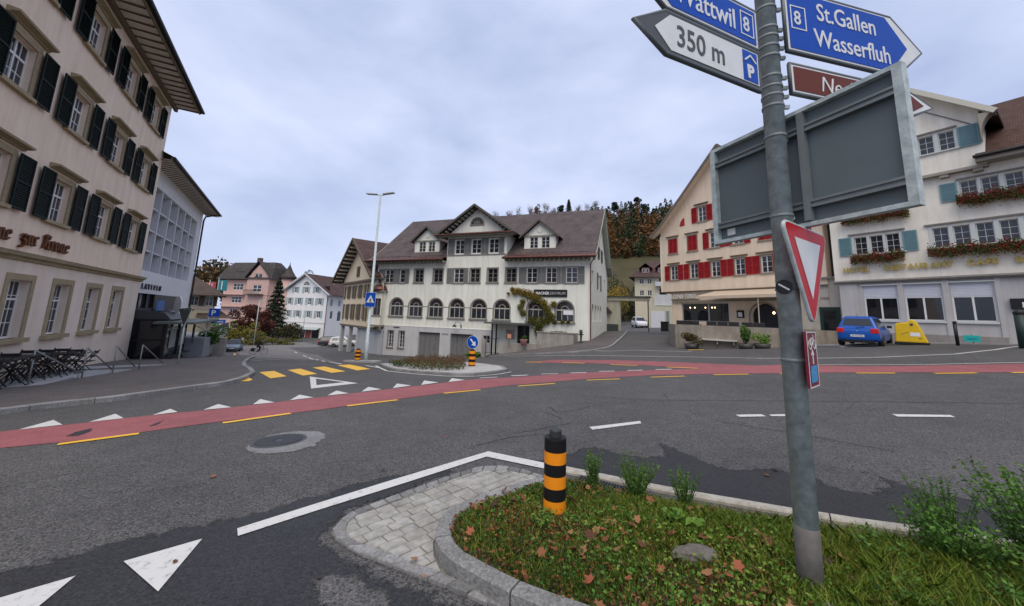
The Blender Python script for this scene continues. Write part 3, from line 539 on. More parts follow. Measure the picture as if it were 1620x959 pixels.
# ================================================================== BUILDINGS : helpers
WHITE_P = mat('white_paint', (.72, .72, .70), .5, var=.05, vscale=2)
GL = glassmat('window_glass', (.035, .04, .05), .62); GLD = glassmat('window_glass_dark', (.012, .014, .018), .8)
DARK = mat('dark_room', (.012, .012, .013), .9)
CURT = mat('curtain', (.62, .61, .60), .9, var=.1, vscale=6)
CACHE = {}
def wall(mb_, x0, x1, z0, z1, holes, y=0.0, d=.22):
    # plane with real openings and reveals; hole = (x0,x1,z0,z1[,arch])
    xs = sorted({x0, x1, *[v for h in holes for v in h[:2] if x0 < v < x1]}); zs = sorted({z0, z1, *[v for h in holes for v in h[2:4] if z0 < v < z1]})
    for i in range(len(xs)-1):
        for j in range(len(zs)-1):
            cx = (xs[i]+xs[i+1])/2; cz = (zs[j]+zs[j+1])/2
            if any(h[0] < cx < h[1] and h[2] < cz < h[3] for h in holes): continue
            mb_.quad((xs[i], y, zs[j]), (xs[i+1], y, zs[j]), (xs[i+1], y, zs[j+1]), (xs[i], y, zs[j+1]))
    for h in holes:
        a, b, c, e = h[:4]
        if len(h) > 4:
            r = (b-a)/2; cx = (a+b)/2; zc = e-r; pts = [(cx+r*math.cos(t), zc+r*math.sin(t)) for t in np.linspace(0, math.pi, 17)]
            for k in range(16):
                p, q = pts[k], pts[k+1]; corner = (b, e) if k < 8 else (a, e)
                mb_.poly([(p[0], y, p[1]), (q[0], y, q[1]), (corner[0], y, corner[1])])
                mb_.quad((p[0], y, p[1]), (q[0], y, q[1]), (q[0], y+d, q[1]), (p[0], y+d, p[1]))
            mb_.poly([(cx, y, e), (b, y, e), (cx, y, e)])
            top = zc
        else: mb_.quad((a, y, e), (b, y, e), (b, y+d, e), (a, y+d, e)); top = e
        mb_.quad((a, y, c), (b, y, c), (b, y+d, c), (a, y+d, c)); mb_.quad((a, y, c), (a, y, top), (a, y+d, top), (a, y+d, c)); mb_.quad((b, y, c), (b, y, top), (b, y+d, top), (b, y+d, c))
    return mb_
def cached(key, f):
    if key not in CACHE: CACHE[key] = f()
    return CACHE[key]
def win(parent, cx, z0, w, h, y=.14, fm=WHITE_P, leafs=2, cols=1, rows=3, fw=.055, bar=.022, glass=None, top=0.0, curtain=0, name='window', rz=None):
    # casement window: frame, mullion, glazing bars (one mesh) and a pane in each leaf
    glass = glass or GL
    def mk():
        m = MB(); d = .05
        m.box(-w/2, -w/2+fw, 0, d, 0, h).box(w/2-fw, w/2, 0, d, 0, h).box(-w/2+fw, w/2-fw, 0, d, 0, fw).box(-w/2+fw, w/2-fw, 0, d, h-fw, h)
        lw = (w-2*fw)/leafs
        for i in range(1, leafs): x = -w/2+fw+lw*i; m.box(x-fw*.55, x+fw*.55, -.008, d, fw, h-fw)
        for i in range(leafs):
            xa = -w/2+fw+lw*i
            for c in range(1, cols): x = xa+lw*c/cols; m.box(x-bar/2, x+bar/2, .006, d-.006, fw, h-fw)
        for r_ in range(1, rows):
            z = fw+(h-2*fw)*r_/rows
            m.box(-w/2+fw, w/2-fw, .008, d-.008, z-bar/2, z+bar/2)
        if top: z = h*(1-top); m.box(-w/2+fw, w/2-fw, -.012, d+.004, z-.035, z+.035)
        return m.mesh('window', fm)
    o = put(name, cached(('w', round(w, 3), round(h, 3), fm.name, leafs, cols, rows, fw, bar, top), mk), parent, (cx, y, z0), rz)
    lw = (w-2*fw)/leafs
    pm = cached(('p', round(lw, 3), round(h, 3), fw, glass.name), lambda: MB().box(0, lw, .022, .030, fw, h-fw).mesh('pane', glass))
    for i in range(leafs): put('pane', pm, o, (-w/2+fw+lw*i, 0, 0))
    if curtain:
        cm = cached(('c', round(w, 3), round(h, 3), curtain), lambda: curtain_mesh(w, h, curtain)); put('curtain', cm, o, (0, .09, 0))
    return o
def curtain_mesh(w, h, kind):
    m = MB(); n = 12
    def drop(x0, x1, z0, z1):
        pts = [(x0+(x1-x0)*i/n, .02*math.sin(i*2.4)) for i in range(n+1)]
        for i in range(n): m.quad((pts[i][0], pts[i][1], z0), (pts[i+1][0], pts[i+1][1], z0), (pts[i+1][0], pts[i+1][1], z1), (pts[i][0], pts[i][1], z1))
    if kind == 1: drop(-w*.47, -w*.2, .04, h-.05); drop(w*.25, w*.47, .04, h-.05)
    elif kind == 2: drop(-w*.47, w*.47, .04, h-.05)
    elif kind == 3: drop(-w*.47, w*.47, h*.5, h-.05)
    elif kind == 4: drop(-w*.47, -w*.05, .04, h-.05)
    return m.mesh('curtain', CURT)
def shutter(parent, x0, x1, z0, z1, m, y=-.07, name='shutter', slat=.055, solid=False, rz=0):
    w, h = x1-x0, z1-z0
    def mk():
        b = MB(); f = .055
        b.box(0, f, 0, .042, 0, h).box(w-f, w, 0, .042, 0, h).box(f, w-f, 0, .042, 0, f).box(f, w-f, 0, .042, h-f, h).box(f, w-f, 0, .042, h*.5-f/2, h*.5+f/2)
        if solid: b.box(f, w-f, .012, .03, f, h-f)
        else:
            n = int((h-2*f)/slat)
            for i in range(n):
                z = f+(h-2*f)*(i+.5)/n; s = slat*.42
                b.quad((f, .004, z-s), (w-f, .004, z-s), (w-f, .038, z+s), (f, .038, z+s)); b.quad((f, .004, z-s), (w-f, .004, z-s), (w-f, .012, z-s), (f, .012, z-s))
            b.quad((f, .0385, f), (w-f, .0385, f), (w-f, .0385, h-f), (f, .0385, h-f))
        return b.mesh('shutter', m)
    return put(name, cached(('s', round(w, 3), round(h, 3), m.name, slat, solid), mk), parent, (x0, y, z0), rz)
def surround(parent, cx, z0, w, h, t, m, proud=.03, sill=.1, name='window_surround'):
    # stone frame round an opening (w,h = opening)
    def mk():
        b = MB(); b.box(-w/2-t, -w/2, -proud, .02, 0, h).box(w/2, w/2+t, -proud, .02, 0, h).box(-w/2-t, w/2+t, -proud, .02, h, h+t)
        b.box(-w/2-t-.04, w/2+t+.04, -proud-sill, .1, -.12, 0); return b.mesh('surround', m)
    return put(name, cached(('su', round(w, 3), round(h, 3), t, m.name, proud, sill), mk), parent, (cx, 0, z0))
def rq(m, a, b, c, d):
    # roof panel a-b along eave, d-c along top, uv in metres
    A, B, C, D_ = map(Vector, (a, b, c, d)); e = (B-A).normalized(); n = e.cross(D_-A).normalized(); s = n.cross(e)
    off = (A.dot(e), A.dot(s)); f = lambda p: ((p-A).dot(e)+off[0], (p-A).dot(s)+off[1])
    m.sheet([(tuple(p), f(p)) for p in (A, B, C, D_)]); return m
def rtri(m, a, b, c):
    A, B, C = map(Vector, (a, b, c)); e = (B-A).normalized(); n = e.cross(C-A).normalized(); s = n.cross(e); f = lambda p: ((p-A).dot(e), (p-A).dot(s))
    m.sheet([(tuple(p), f(p)) for p in (A, B, C)]); return m
def gable_slab(parent, name, x0, x1, prof, m, th=.16):
    # roof from a profile [(y,z)...] swept along x, with thickness
    r = MB(); n = len(prof)
    for i in range(n-1): rq(r, (x0, *prof[i]), (x1, *prof[i]), (x1, *prof[i+1]), (x0, *prof[i+1]))
    o = r.build(name, m, parent)
    return o
# ================================================================== BIG WHITE HOUSE WITH ARCHED WINDOWS
WALL_M = mat('wall_pale_green_white', (.78, .79, .71), .85, var=.05, vscale=.6, bump=.12, bscale=40, stain=.22)
WALL_G = mat('wall_grey_base', (.52, .52, .53), .85, var=.05, vscale=.8, bump=.1, bscale=40, stain=.15)
STN_G = mat('stone_trim_greybrown', (.22, .205, .18), .8, var=.12, vscale=6)
SHUT_G = mat('shutter_grey', (.20, .205, .20), .6, var=.08, vscale=4)
ROOF_M = rooftile('roof_tiles_purple_brown', (.085, .07, .072), (.125, .098, .096), .17, .15, .7)
COPPER = mat('copper_gutter', (.115, .045, .034), .42, metal=.35, var=.35, vscale=3)
TRIM_GR = mat('trim_greenish', (.30, .31, .25), .7, var=.1)
MPOS, MROT = bframe(6.731, 31.489, 110.36)
mz = thing('town_house', 'big pale house with arched windows, grey shutters and purple-brown roof', 'building', MPOS, MROT)
up_white = [(-20.88, 1.06), (-19.22, .66), (-12.66, 1.06), (-5.21, 1.0), (-3.40, .98), (-1.58, 1.0)]
up_dark = [(-17.22, 1.02), (-14.98, 1.04), (-10.92, 1.02), (-9.08, 1.02), (-7.22, 1.02)]
holes = [(c-w/2, c+w/2, 4.78, 6.14) for c, w in up_white]+[(c-w/2, c+w/2, 4.80, 6.12) for c, w in up_dark]
arcs = [-19.65, -17.37, -15.04, -12.70, -10.37, -8.03, -4.80, -2.18]; AW = 1.56
holes += [(c-AW/2, c+AW/2, 1.38, 3.18, 1) for c in arcs]
cen = [-12.72, -10.90, -9.06]; holes += [(c-.5, c+.5, 7.62, 9.0) for c in cen]
m1 = MB(); m1.v = []
wall(m1, -22.4, .0, .4, 6.9, [h for h in holes if h[3] < 6.5]); wall(m1, -14.1, -7.75, 6.9, 9.5, [h for h in holes if h[3] > 6.5])
wall(m1, -8.8, 0, -3.2, .4, [(-5.9, -4.9, -3, -.9)][:0])
m1.quad((-14.1, 0, 6.9), (-14.1, 2.6, 6.9), (-14.1, 2.6, 9.5), (-14.1, 0, 9.5)).quad((-7.75, 0, 6.9), (-7.75, 2.6, 6.9), (-7.75, 2.6, 9.5), (-7.75, 0, 9.5))
m1.quad((-22.4, 0, .4), (-22.4, 14, .4), (-22.4, 14, 7.2), (-22.4, 0, 7.2)); m1.poly([(-22.4, 0, 7.2), (-22.4, 14, 7.2), (-22.4, 7, 13.1)]); m1.quad((-22.4, 0, .4), (-21.4, 0, .4), (-21.4, 14, .4), (-22.4, 14, .4))
m1.quad((-22.4, 14, -3), (0, 14, -3), (0, 14, 7.2), (-22.4, 14, 7.2))
m1.build('wall', WALL_M, mz)
# side (gable) wall on the lane: built in x-z then turned
ms = MB(); sh_ = [(1.05, 2.3, 1.5, 3.05, 1), (2.95, 4.2, 1.5, 3.05, 1), (4.8, 6.05, 1.5, 3.05, 1), (6.6, 7.85, 1.5, 3.05, 1), (1.0, 2.1, 4.7, 6.0), (5.8, 7.0, 4.7, 6.1), (10.6, 11.7, 4.75, 6.1), (6.3, 7.7, 7.75, 9.0)]
wall(ms, 0, 14, -3, 7.2, sh_[:7]); wall(ms, 3.2, 10.8, 7.2, 10.0, sh_[7:]); ms.poly([(0, 0, 7.2), (3.2, 0, 7.2), (3.2, 0, 10.0), (.55, 0, 7.6)]); ms.poly([(14, 0, 7.2), (10.8, 0, 7.2), (10.8, 0, 10.0), (13.45, 0, 7.6)]); ms.poly([(3.2, 0, 10), (10.8, 0, 10), (7, 0, 13.0)])
side = ms.build('gable_wall', WALL_M, mz); side.rotation_euler = (0, 0, math.pi/2)
for h in sh_:
    a, b, c, e = h[:4]
    w_ = win(side, (a+b)/2, c, b-a, e-c-(0 if len(h) == 4 else .25), .15, STN_G, 2, 1, 3, glass=GLD)
for a, b, z0, z1 in ((4.45, 5.75, 4.6, 6.2), (7.05, 8.4, 4.6, 6.2), (5.0, 6.25, 7.7, 9.0), (7.75, 8.9, 7.7, 9.0)): shutter(side, a, a+.62 if z0 < 7 else b, z0, z1, SHUT_G)
MB().box(-22.2, -.3, .55, .6, -3, 6.7).build('interior', DARK, mz); MB().box(-14, -7.9, .55, .6, 6.9, 9.3).build('interior', DARK, mz); MB().box(-.62, -.58, .5, 13.5, -2, 7.2).build('interior', DARK, mz)
for c, w in up_white: win(mz, c, 4.78, w, 1.36, .1, WHITE_P, 2 if w > .8 else 1, 1, 3, curtain=rnd.choice((0, 1, 2, 0))); surround(mz, c, 4.78, w, 1.36, .09, STN_G, .02, .06)
for c, w in up_dark: win(mz, c, 4.80, w, 1.32, .12, STN_G, 2, 1, 3, fw=.08, bar=.035, glass=GLD); surround(mz, c, 4.80, w, 1.32, .11, STN_G, .03, .06)
for a, b in ((-22.2, -21.48), (-20.3, -19.95), (-19.93, -19.58), (-18.86, -18.36), (-13.95, -13.24), (-12.09, -11.62), (-6.45, -5.76), (-4.67, -4.31), (-4.29, -3.93), (-2.88, -2.52), (-2.49, -2.13), (-1.05, -.46)): shutter(mz, a, b, 4.70, 6.2, SHUT_G)
for c in cen: win(mz, c, 7.62, 1.0, 1.38, .1, WHITE_P, 2, 1, 3)
for a, b in ((-14.0, -13.26), (-12.18, -11.83), (-11.8, -11.44), (-10.36, -10.0), (-9.97, -9.6), (-8.52, -7.98)): shutter(mz, a, b, 7.56, 9.04, SHUT_G)
MB().box(-14.05, -7.8, -.06, .02, 7.42, 7.52).build('sill_band', STN_G, mz); MB().box(-14.05, -7.8, -.04, .02, 9.05, 9.16).build('lintel_band', STN_G, mz)
# arched windows
FANM = mat('fan_glazing_brown', (.13, .075, .065), .5); FRG = mat('frame_greybeige', (.40, .39, .35), .6)
def arch_window(parent, cx, z0, w, h, y=.12, full=True):
    r = w/2; zc = h-r
    def mk():
        b = MB(); t = .055
        b.box(-r, -r+t, 0, .06, 0, zc).box(r-t, r, 0, .06, 0, zc).box(-r+t, r-t, 0, .06, 0, t).box(-r, r, -.01, .06, zc-.07, zc+.05)
        for x in (-w/6, w/6): b.box(x-.03, x+.03, 0, .055, t, zc-.07)
        for i in range(14):
            a0, a1 = math.pi*i/14, math.pi*(i+1)/14
            for ra, rb in ((r, r-t), (r*.42, r*.36)):
                P = [(ra*math.cos(a0), zc+.05+ra*math.sin(a0)*(1-.05/r)), (ra*math.cos(a1), zc+.05+ra*math.sin(a1)*(1-.05/r)), (rb*math.cos(a1), zc+.05+rb*math.sin(a1)*(1-.05/r)), (rb*math.cos(a0), zc+.05+rb*math.sin(a0)*(1-.05/r))]
                b.prism(P, 'y', .0, .05)
        return b.mesh('arch_frame', FRG)
    o = put('arched_window', cached(('af', w, h), mk), parent, (cx, y, z0))
    def fan():
        b = MB()
        for k in range(1, 8):
            a = math.pi*k/8; b.beam((r*.38*math.cos(a), .025, zc+.05+r*.38*math.sin(a)), ((r-.05)*math.cos(a), .025, zc+.05+(r-.08)*math.sin(a)), .028)
        return b.mesh('fanlight_bars', FANM)
    put('fanlight_bars', cached(('fb', w, h), fan), o)
    def pn():
        b = MB(); b.poly([((r-.03)*math.cos(t), .035, zc+.05+(r-.06)*math.sin(t)) for t in np.linspace(0, math.pi, 15)]); return b.mesh('pane', GLD)
    put('pane', cached(('fp', w, h), pn), o)
    for i in range(3):
        put('pane', cached(('fl', w, h), lambda: MB().box(0, (w-.11)/3, .03, .036, .05, zc-.06).mesh('pane', GL)), o, (-r+.055+i*(w-.11)/3, 0, 0))
    return o
def arch_trim(parent, cx, z0, w, h, m):
    r = w/2; zc = h-r
    def mk():
        b = MB(); t = .11
        b.box(-r-t, -r, -.025, .02, 0, zc).box(r, r+t, -.025, .02, 0, zc).box(-r-t-.05, r+t+.05, -.13, .08, -.13, 0)
        for i in range(18):
            a0, a1 = math.pi*i/18, math.pi*(i+1)/18
            b.prism([(r*math.cos(a0), zc+r*math.sin(a0)), (r*math.cos(a1), zc+r*math.sin(a1)), ((r+t)*math.cos(a1), zc+(r+t)*math.sin(a1)), ((r+t)*math.cos(a0), zc+(r+t)*math.sin(a0))], 'y', -.025, .02)
        return b.mesh('arch_surround', m)
    return put('arch_surround', cached(('at', w, h, m.name), mk), parent, (cx, 0, z0))
for i, c in enumerate(arcs):
    aw = arch_window(mz, c, 1.38, AW, 1.80); arch_trim(mz, c, 1.38, AW, 1.80, STN_G)
    if i < 3: put('curtain', cached(('cc', 1), lambda: curtain_mesh(AW, 1.15, 2)), aw, (0, .1, 0))
for i in range(7): MB().box(arcs[i]+AW/2+.13, arcs[i+1]-AW/2-.13, -.02, .01, 2.34, 2.42).build('string_course', STN_G, mz) if i < 5 else None
# grey ground storey
gh = [(-20.40, -19.74, -1.75, -.12), (-19.06, -18.42, -1.75, -.12), (-16.74, -14.33, -3.0, -.10), (-13.18, -10.80, -3.0, -.10), (-9.78, -9.08, -.82, -.12)]
m2 = MB(); wall(m2, -21.45, -8.8, -3.4, .36, gh, -.03, .34); m2.quad((-21.45, -.03, -3.4), (-21.45, 14, -3.4), (-21.45, 14, .4), (-21.45, -.03, .4)); m2.quad((-8.8, -.03, -3.4), (-8.8, .02, -3.4), (-8.8, .02, .36), (-8.8, -.03, .36)); m2.quad((-21.45,-.03,.36),(-8.8,-.03,.36),(-8.8,.03,.36),(-21.45,.03,.36)); m2.build('base_wall', WALL_G, mz)
MB().box(-21.47, -8.78, -.05, .01, .36, .43).build('base_moulding', WHITE_P, mz)
for i in (0, 1): c = (gh[i][0]+gh[i][1])/2; win(mz, c, -1.75, .65, 1.63, .16, WHITE_P, 2, 1, 4); surround(mz, c, -1.75, .66, 1.63, .07, STN_G, .05, .06)
win(mz, -9.43, -.82, .7, .7, .1, WHITE_P, 2, 1, 2)
GATE = mat('gate_grey', (.17, .17, .165), .6, var=.12, vscale=3)
for a, b, y in ((-16.74, -14.33, .22), (-13.18, -10.80, .30)):
    gt = MB(); w4 = (b-a)/4
    for k in range(4): gt.box(a+k*w4+.012, a+(k+1)*w4-.012, y, y+.05, -3, -.12).box(a+k*w4+.1, a+(k+1)*w4-.1, y-.015, y, -1.2, -.3).box(a+k*w4+.1, a+(k+1)*w4-.1, y-.015, y, -2.6, -1.35)
    gt.build('garage_door', GATE, mz)
BLK = mat('black_metal', (.018, .018, .02), .45, metal=.3); PLATE = mat('plate_dark', (.06, .055, .05), .5)
MB().box(-19.8, -19.05, -.06, -.035, .17, .27).build('name_plate', PLATE, mz); MB().box(-14.1, -13.42, -.06, -.035, -.24, -.1).build('name_plate', mat('plate_grey', (.3, .3, .31), .5), mz); MB().box(-21.2, -21.0, -.06, -.035, -.55, -.45).build('name_plate', PLATE, mz)
# gooseneck wall lamp
gl = put('wall_lamp', None, mz, (-12.1, 0, .6))
MB().tube([(0, 0, .0), (0, -.1, .25), (-.1, -.3, .42), (-.3, -.5, .40), (-.42, -.55, .2)], .022, 8).box(-.05, .05, -.03, .01, -.25, .15).build('arm', BLK, gl)
MB().lathe([(.03, .12), (.06, .1), (.2, -.04), (.22, -.1)], 16, (-.42, -.55, .06)).build('lamp_shade', BLK, gl)
# oriel on the corner with copper cap
orl = put('oriel', None, mz, (-22.0, .22, 0))
mo = MB(); wall(mo, -.75, .95, .4, 3.82, [(-.35, .62, 1.35, 3.1)], -.55, .15); mo.quad((-.75, -.55, .4), (-.75, .3, .4), (-.75, .3, 3.82), (-.75, -.55, 3.82)).quad((.95, -.55, .4), (.95, .1, .4), (.95, .1, 3.82), (.95, -.55, 3.82)).quad((-.75, -.55, .4), (.95, -.55, .4), (.95, .1, .4), (-.75, .1, .4)); mo.build('oriel_wall', WALL_M, orl)
win(orl, .135, 1.35, .97, 1.75, -.45, STN_G, 2, 1, 2); MB().box(-.5, .8, -.6, -.3, 1.22, 1.35).build('sill', STN_G, orl); MB().box(-.85, 1.05, -.66, .1, .22, .4).build('corbel', STN_G, orl)
MB().box(-.95, 1.15, -.78, .1, 3.78, 3.92).build('cap_eave', STN_G, orl)
md = MB(); prof = [(.98*math.cos(t), .72*math.sin(t)) for t in np.linspace(0, math.pi/2, 8)]; md.lathe([(max(r_, .02), z) for r_, z in prof], 20, (.1, 0, 3.92)); md.build('copper_cap', COPPER, orl, True)
# roof
RP = [(-.9, 6.98), (0, 7.38), (1.0, 8.1), (7, 13.27)]; RB = [(7, 13.27), (13.0, 8.1), (14, 7.38), (14.9, 6.98)]
rf = MB()
for x0, x1, st in ((-23.4, -14.1, 0), (-14.1, -7.75, 2), (-7.75, .55, 0)):
    for i in range(st, 3): rq(rf, (x0, *RP[i]), (x1, *RP[i]), (x1, *RP[i+1]), (x0, *RP[i+1]))
for i in range(3): rq(rf, (.55, *RB[i+1]), (-23.4, *RB[i+1]), (-23.4, *RB[i]), (.55, *RB[i]))
roof = rf.build('roof', ROOF_M, mz)
for x0, x1 in ((-23.4, -14.1), (-7.75, .55)): MB().quad((x0, -.88, 6.9), (x1, -.88, 6.9), (x1, .05, 6.96), (x0, .05, 6.96)).build('soffit', TRIM_GR, roof)
br_ = MB()
for x0, x1 in ((-23.3, -14.2), (-7.6, .4)):
    n = int((x1-x0)/.42)
    for i in range(n+1): x = x0+(x1-x0)*i/n; br_.box(x-.06, x+.06, -.7, .0, 6.72, 6.91)
stuff(br_.build('eave_brackets', TRIM_GR, roof))
for x0, x1 in ((-23.45, -14.05), (-7.8, .6)):
    MB().tube([(x0, -.98, 6.98), (x1, -.98, 6.98)], .085, 8).build('gutter', COPPER, roof); MB().box(x0, x1, -.92, -.86, 6.86, 7.02).build('fascia', COPPER, roof)
    mg = MB(); mg.quad((x0, -.93, 7.03), (x1, -.93, 7.03), (x1, -.35, 7.28), (x0, -.35, 7.28)); mg.build('copper_flashing', COPPER, roof)
for xx, s in ((.55, 1), (-23.4, -1)):
    bb = MB(); P3 = [(xx, *p) for p in RP+RB[1:]]
    for a, b in zip(P3[:-1], P3[1:]): bb.beam((a[0], a[1], a[2]-.1), (b[0], b[1], b[2]-.1), .06, .26); bb.quad((xx, a[1], a[2]-.12), (xx, b[1], b[2]-.12), (xx-s*.6, b[1], b[2]-.12), (xx-s*.6, a[1], a[2]-.12))
    bb.build('bargeboard', TRIM_GR, roof)
    vb = MB()
    for k in range(30):
        t = k/29; a, b = Vector(RP[2]), Vector(RP[3]); p = a.lerp(b, t)
        for p in (p, Vector((14-p.x, p.y))): vb.box(min(xx-s*.5, xx), max(xx-s*.5, xx), p.x-.06, p.x+.06, p.y-.36, p.y-.15)
    stuff(vb.build('verge_brackets', mat('bracket_pale', (.46, .48, .40), .7), roof))
# snow guard line
sg = MB()
for x0, x1 in ((-23.2, -14.3), (-7.5, .4)):
    sg.beam((x0, -.2, 7.47), (x1, -.2, 7.47), .03)
    for i in range(14): x = x0+(x1-x0)*i/13; sg.beam((x, -.2, 7.3), (x, -.2, 7.5), .03)
stuff(sg.build('snow_guard', COPPER, roof))
# central gable
cg = put('centre_gable', None, mz, (0, 0, 0)); ax, az_ = -10.92, 12.35
pz = MB(); pz.poly([(-14.1, 0, 9.5), (-7.75, 0, 9.5), (ax, 0, 12.05)]); pz.build('pediment', WALL_M, cg)
tr_ = MB(); rq(tr_, (-15.15, -.85, 9.42), (-15.15, 6.8, 9.42), (ax, 6.8, az_), (ax, -.85, az_)); rq(tr_, (-6.75, 6.8, 9.42), (-6.75, -.85, 9.42), (ax, -.85, az_), (ax, 6.8, az_)); tr_.build('gable_roof', ROOF_M, cg)
gb = MB()
for sx, ex in ((-15.15, ax), (-6.75, ax)):
    gb.beam((sx, -.85, 9.33), (ex, -.85, az_-.09), .07, .2); gb.beam((sx, -.3, 9.25), (ex, -.3, az_-.2), .5, .1)
gb.build('bargeboard', mat('barge_dark', (.085, .075, .06), .7), cg)
gd = MB()
for sx in (-15.0, -6.9):
    for k in range(11): t = (k+.8)/12; gd.box(sx+(ax-sx)*t-.07, sx+(ax-sx)*t+.07, -.6, -.02, 9.1+(az_-9.3)*t-.12, 9.1+(az_-9.3)*t+.06)
stuff(gd.build('gable_dentils', TRIM_GR, cg))
MB().box(-15.0, -6.85, -.78, 0, 9.28, 9.40).build('cornice', TRIM_GR, cg)
cf = MB(); cf.quad((-15.0, -.86, 9.42), (-6.85, -.86, 9.42), (-7.2, 0, 9.74), (-14.6, 0, 9.74)); cf.build('copper_ledge', COPPER, cg); MB().tube([(-15.1, -.88, 9.40), (-6.8, -.88, 9.40)], .07, 8).build('gutter', COPPER, cg)
lu = put('lunette_window', None, cg, (ax, -.01, 10.5)); lr = .62
MB().poly([(lr*math.cos(t), -.02, lr*math.sin(t)) for t in np.linspace(0, math.pi, 17)]).build('pane', GLD, lu)
lm = MB()
for i in range(16): a0, a1 = math.pi*i/16, math.pi*(i+1)/16; lm.prism([(lr*math.cos(a0), lr*math.sin(a0)), (lr*math.cos(a1), lr*math.sin(a1)), ((lr+.12)*math.cos(a1), (lr+.12)*math.sin(a1)), ((lr+.12)*math.cos(a0), (lr+.12)*math.sin(a0))], 'y', -.06, 0)
lm.box(-lr-.14, lr+.14, -.1, 0, -.1, 0); lm.build('surround', STN_G, lu)
lb = MB()
for k in range(1, 6): a = math.pi*k/6; lb.beam((.1*math.cos(a), -.03, .1*math.sin(a)), (lr*math.cos(a), -.03, lr*math.sin(a)), .03)
for i in range(8): a0, a1 = math.pi*i/8, math.pi*(i+1)/8; lb.beam((.32*math.cos(a0), -.03, .32*math.sin(a0)), (.32*math.cos(a1), -.03, .32*math.sin(a1)), .03)
lb.build('glazing_bars', FRG, lu)
# two dormers
def dormer(cx):
    d = put('dormer', None, mz, (cx, 1.0, 0)); w = 1.52
    m = MB(); wall(m, -w, w, 8.0, 9.35, [(-.98, -.16, 8.12, 9.2), (.16, .98, 8.12, 9.2)], 0, .15)
    for s in (-1, 1): m.poly([(s*w, 0, 8.05), (s*w, 0, 9.35), (s*w, 1.45, 9.35)])
    m.poly([(-w, 0, 9.35), (w, 0, 9.35), (0, 0, 10.65)]); m.build('dormer_wall', WALL_M, d)
    for x in (-.57, .57): win(d, x, 8.12, .82, 1.08, .06, WHITE_P, 2, 1, 3)
    MB().box(-.9, .9, .3, .35, 8, 9.3).build('interior', DARK, d)
    r = MB(); rq(r, (-1.95, -.4, 9.15), (-1.95, 4.2, 9.15), (0, 4.2, 10.85), (0, -.4, 10.85)); rq(r, (1.95, 4.2, 9.15), (1.95, -.4, 9.15), (0, -.4, 10.85), (0, 4.2, 10.85)); r.build('dormer_roof', ROOF_M, d)
    b = MB()
    for s in (-1, 1): b.beam((s*1.95, -.4, 9.08), (0, -.4, 10.77), .06, .17)
    b.build('bargeboard', MATS['barge_dark'], d); MB().box(-1.62, 1.62, -.1, .02, 9.24, 9.36).build('moulding', TRIM_GR, d)
    c = MB(); c.lathe([(.30, -.03), (.30, .0), (.23, .0), (.22, .03)], 20); o = c.build('round_boss', mat('boss_white', (.66, .67, .6), .7), d, loc=(0, -.03, 9.85)); o.rotation_euler = (math.pi/2, 0, 0)
dormer(-17.15); dormer(-4.83)
# downpipe, sign, entrance canopy
MB().tube([(.45, -.98, 6.9), (.42, -.9, 6.7), (.06, -.1, 6.4), (.06, -.09, -.3)], .05, 8).build('downpipe', COPPER, mz)
sgn = MB().box(-4.96, -1.95, -.09, -.02, 3.52, 4.15).build('sign_board', BLK, mz)
text('lettering', 'MACHER', .34, WHITE_P, sgn, (-4.78, -.095, 3.72), fit=1.24, off=.010); text('lettering', 'ZENTRUM', .34, WHITE_P, sgn, (-3.50, -.095, 3.72), fit=1.36, off=-.006)
WB = mat('banner_white', (.75, .75, .76), .6); MB().box(-2.3, -1.35, .09, .1, 2.0, 2.35).build('window_banner', WB, mz)
cn = put('entrance_canopy', None, mz, (0, 0, 0))
MB().box(-8.9, -5.0, -1.9, -.02, 1.02, 1.16).build('canopy_roof', mat('canopy_grey', (.09, .10, .095), .5), cn)
for x, y in ((-8.15, -1.75), (-7.75, -1.75), (-5.2, -1.75)): MB().box(x-.05, x+.05, y-.05, y+.05, -1.7, 1.02).build('post', BLK, cn)
MB().box(-6.4, -5.3, -.06, -.02, -.7, .9).build('door', BLK, cn); MB().box(-7.5, -6.7, -.07, -.02, -.3, .5).build('notice_board', mat('notice', (.42, .3, .27), .6, var=.3, vscale=3), cn)
# terrace walls before the house
CONC = mat('concrete_wall', (.33, .31, .28), .9, var=.15, vscale=2, bump=.15, bscale=20, stain=.35)
tw = put('terrace_wall', None, mz, (0, 0, 0))
MB().box(-4.0, -1.0, -2.1, -1.85, -1.6, .5).box(-1.25, -1.0, -1.85, 0, -1.6, .5).box(-4.06, -.95, -2.16, -1.8, .5, .56).build('planter_wall', CONC, tw)
lw_ = MB(); lw_.prism([(-7.3, -1.8), (-4.02, -1.4), (-4.02, -.45), (-7.3, -.55)], 'y', -2.1, -1.9); lw_.box(-8.95, -8.6, -2.1, -1.85, -2.2, -.3); lw_.build('low_wall', CONC, tw)
MB().box(-3.95, -1.05, -1.85, -.05, .2, .42).build('planter_soil', SOIL, tw)
gtm = MB()
for i in range(9): gtm.beam((-8.5+i*.13, -2.0, -1.5), (-8.5+i*.13, -2.0, -.2), .02)
gtm.beam((-8.55, -2.0, -.2), (-7.35, -2.0, -.2), .03).beam((-8.55, -2.0, -1.4), (-7.35, -2.0, -1.4), .03); gtm.build('gate', BLK, tw)
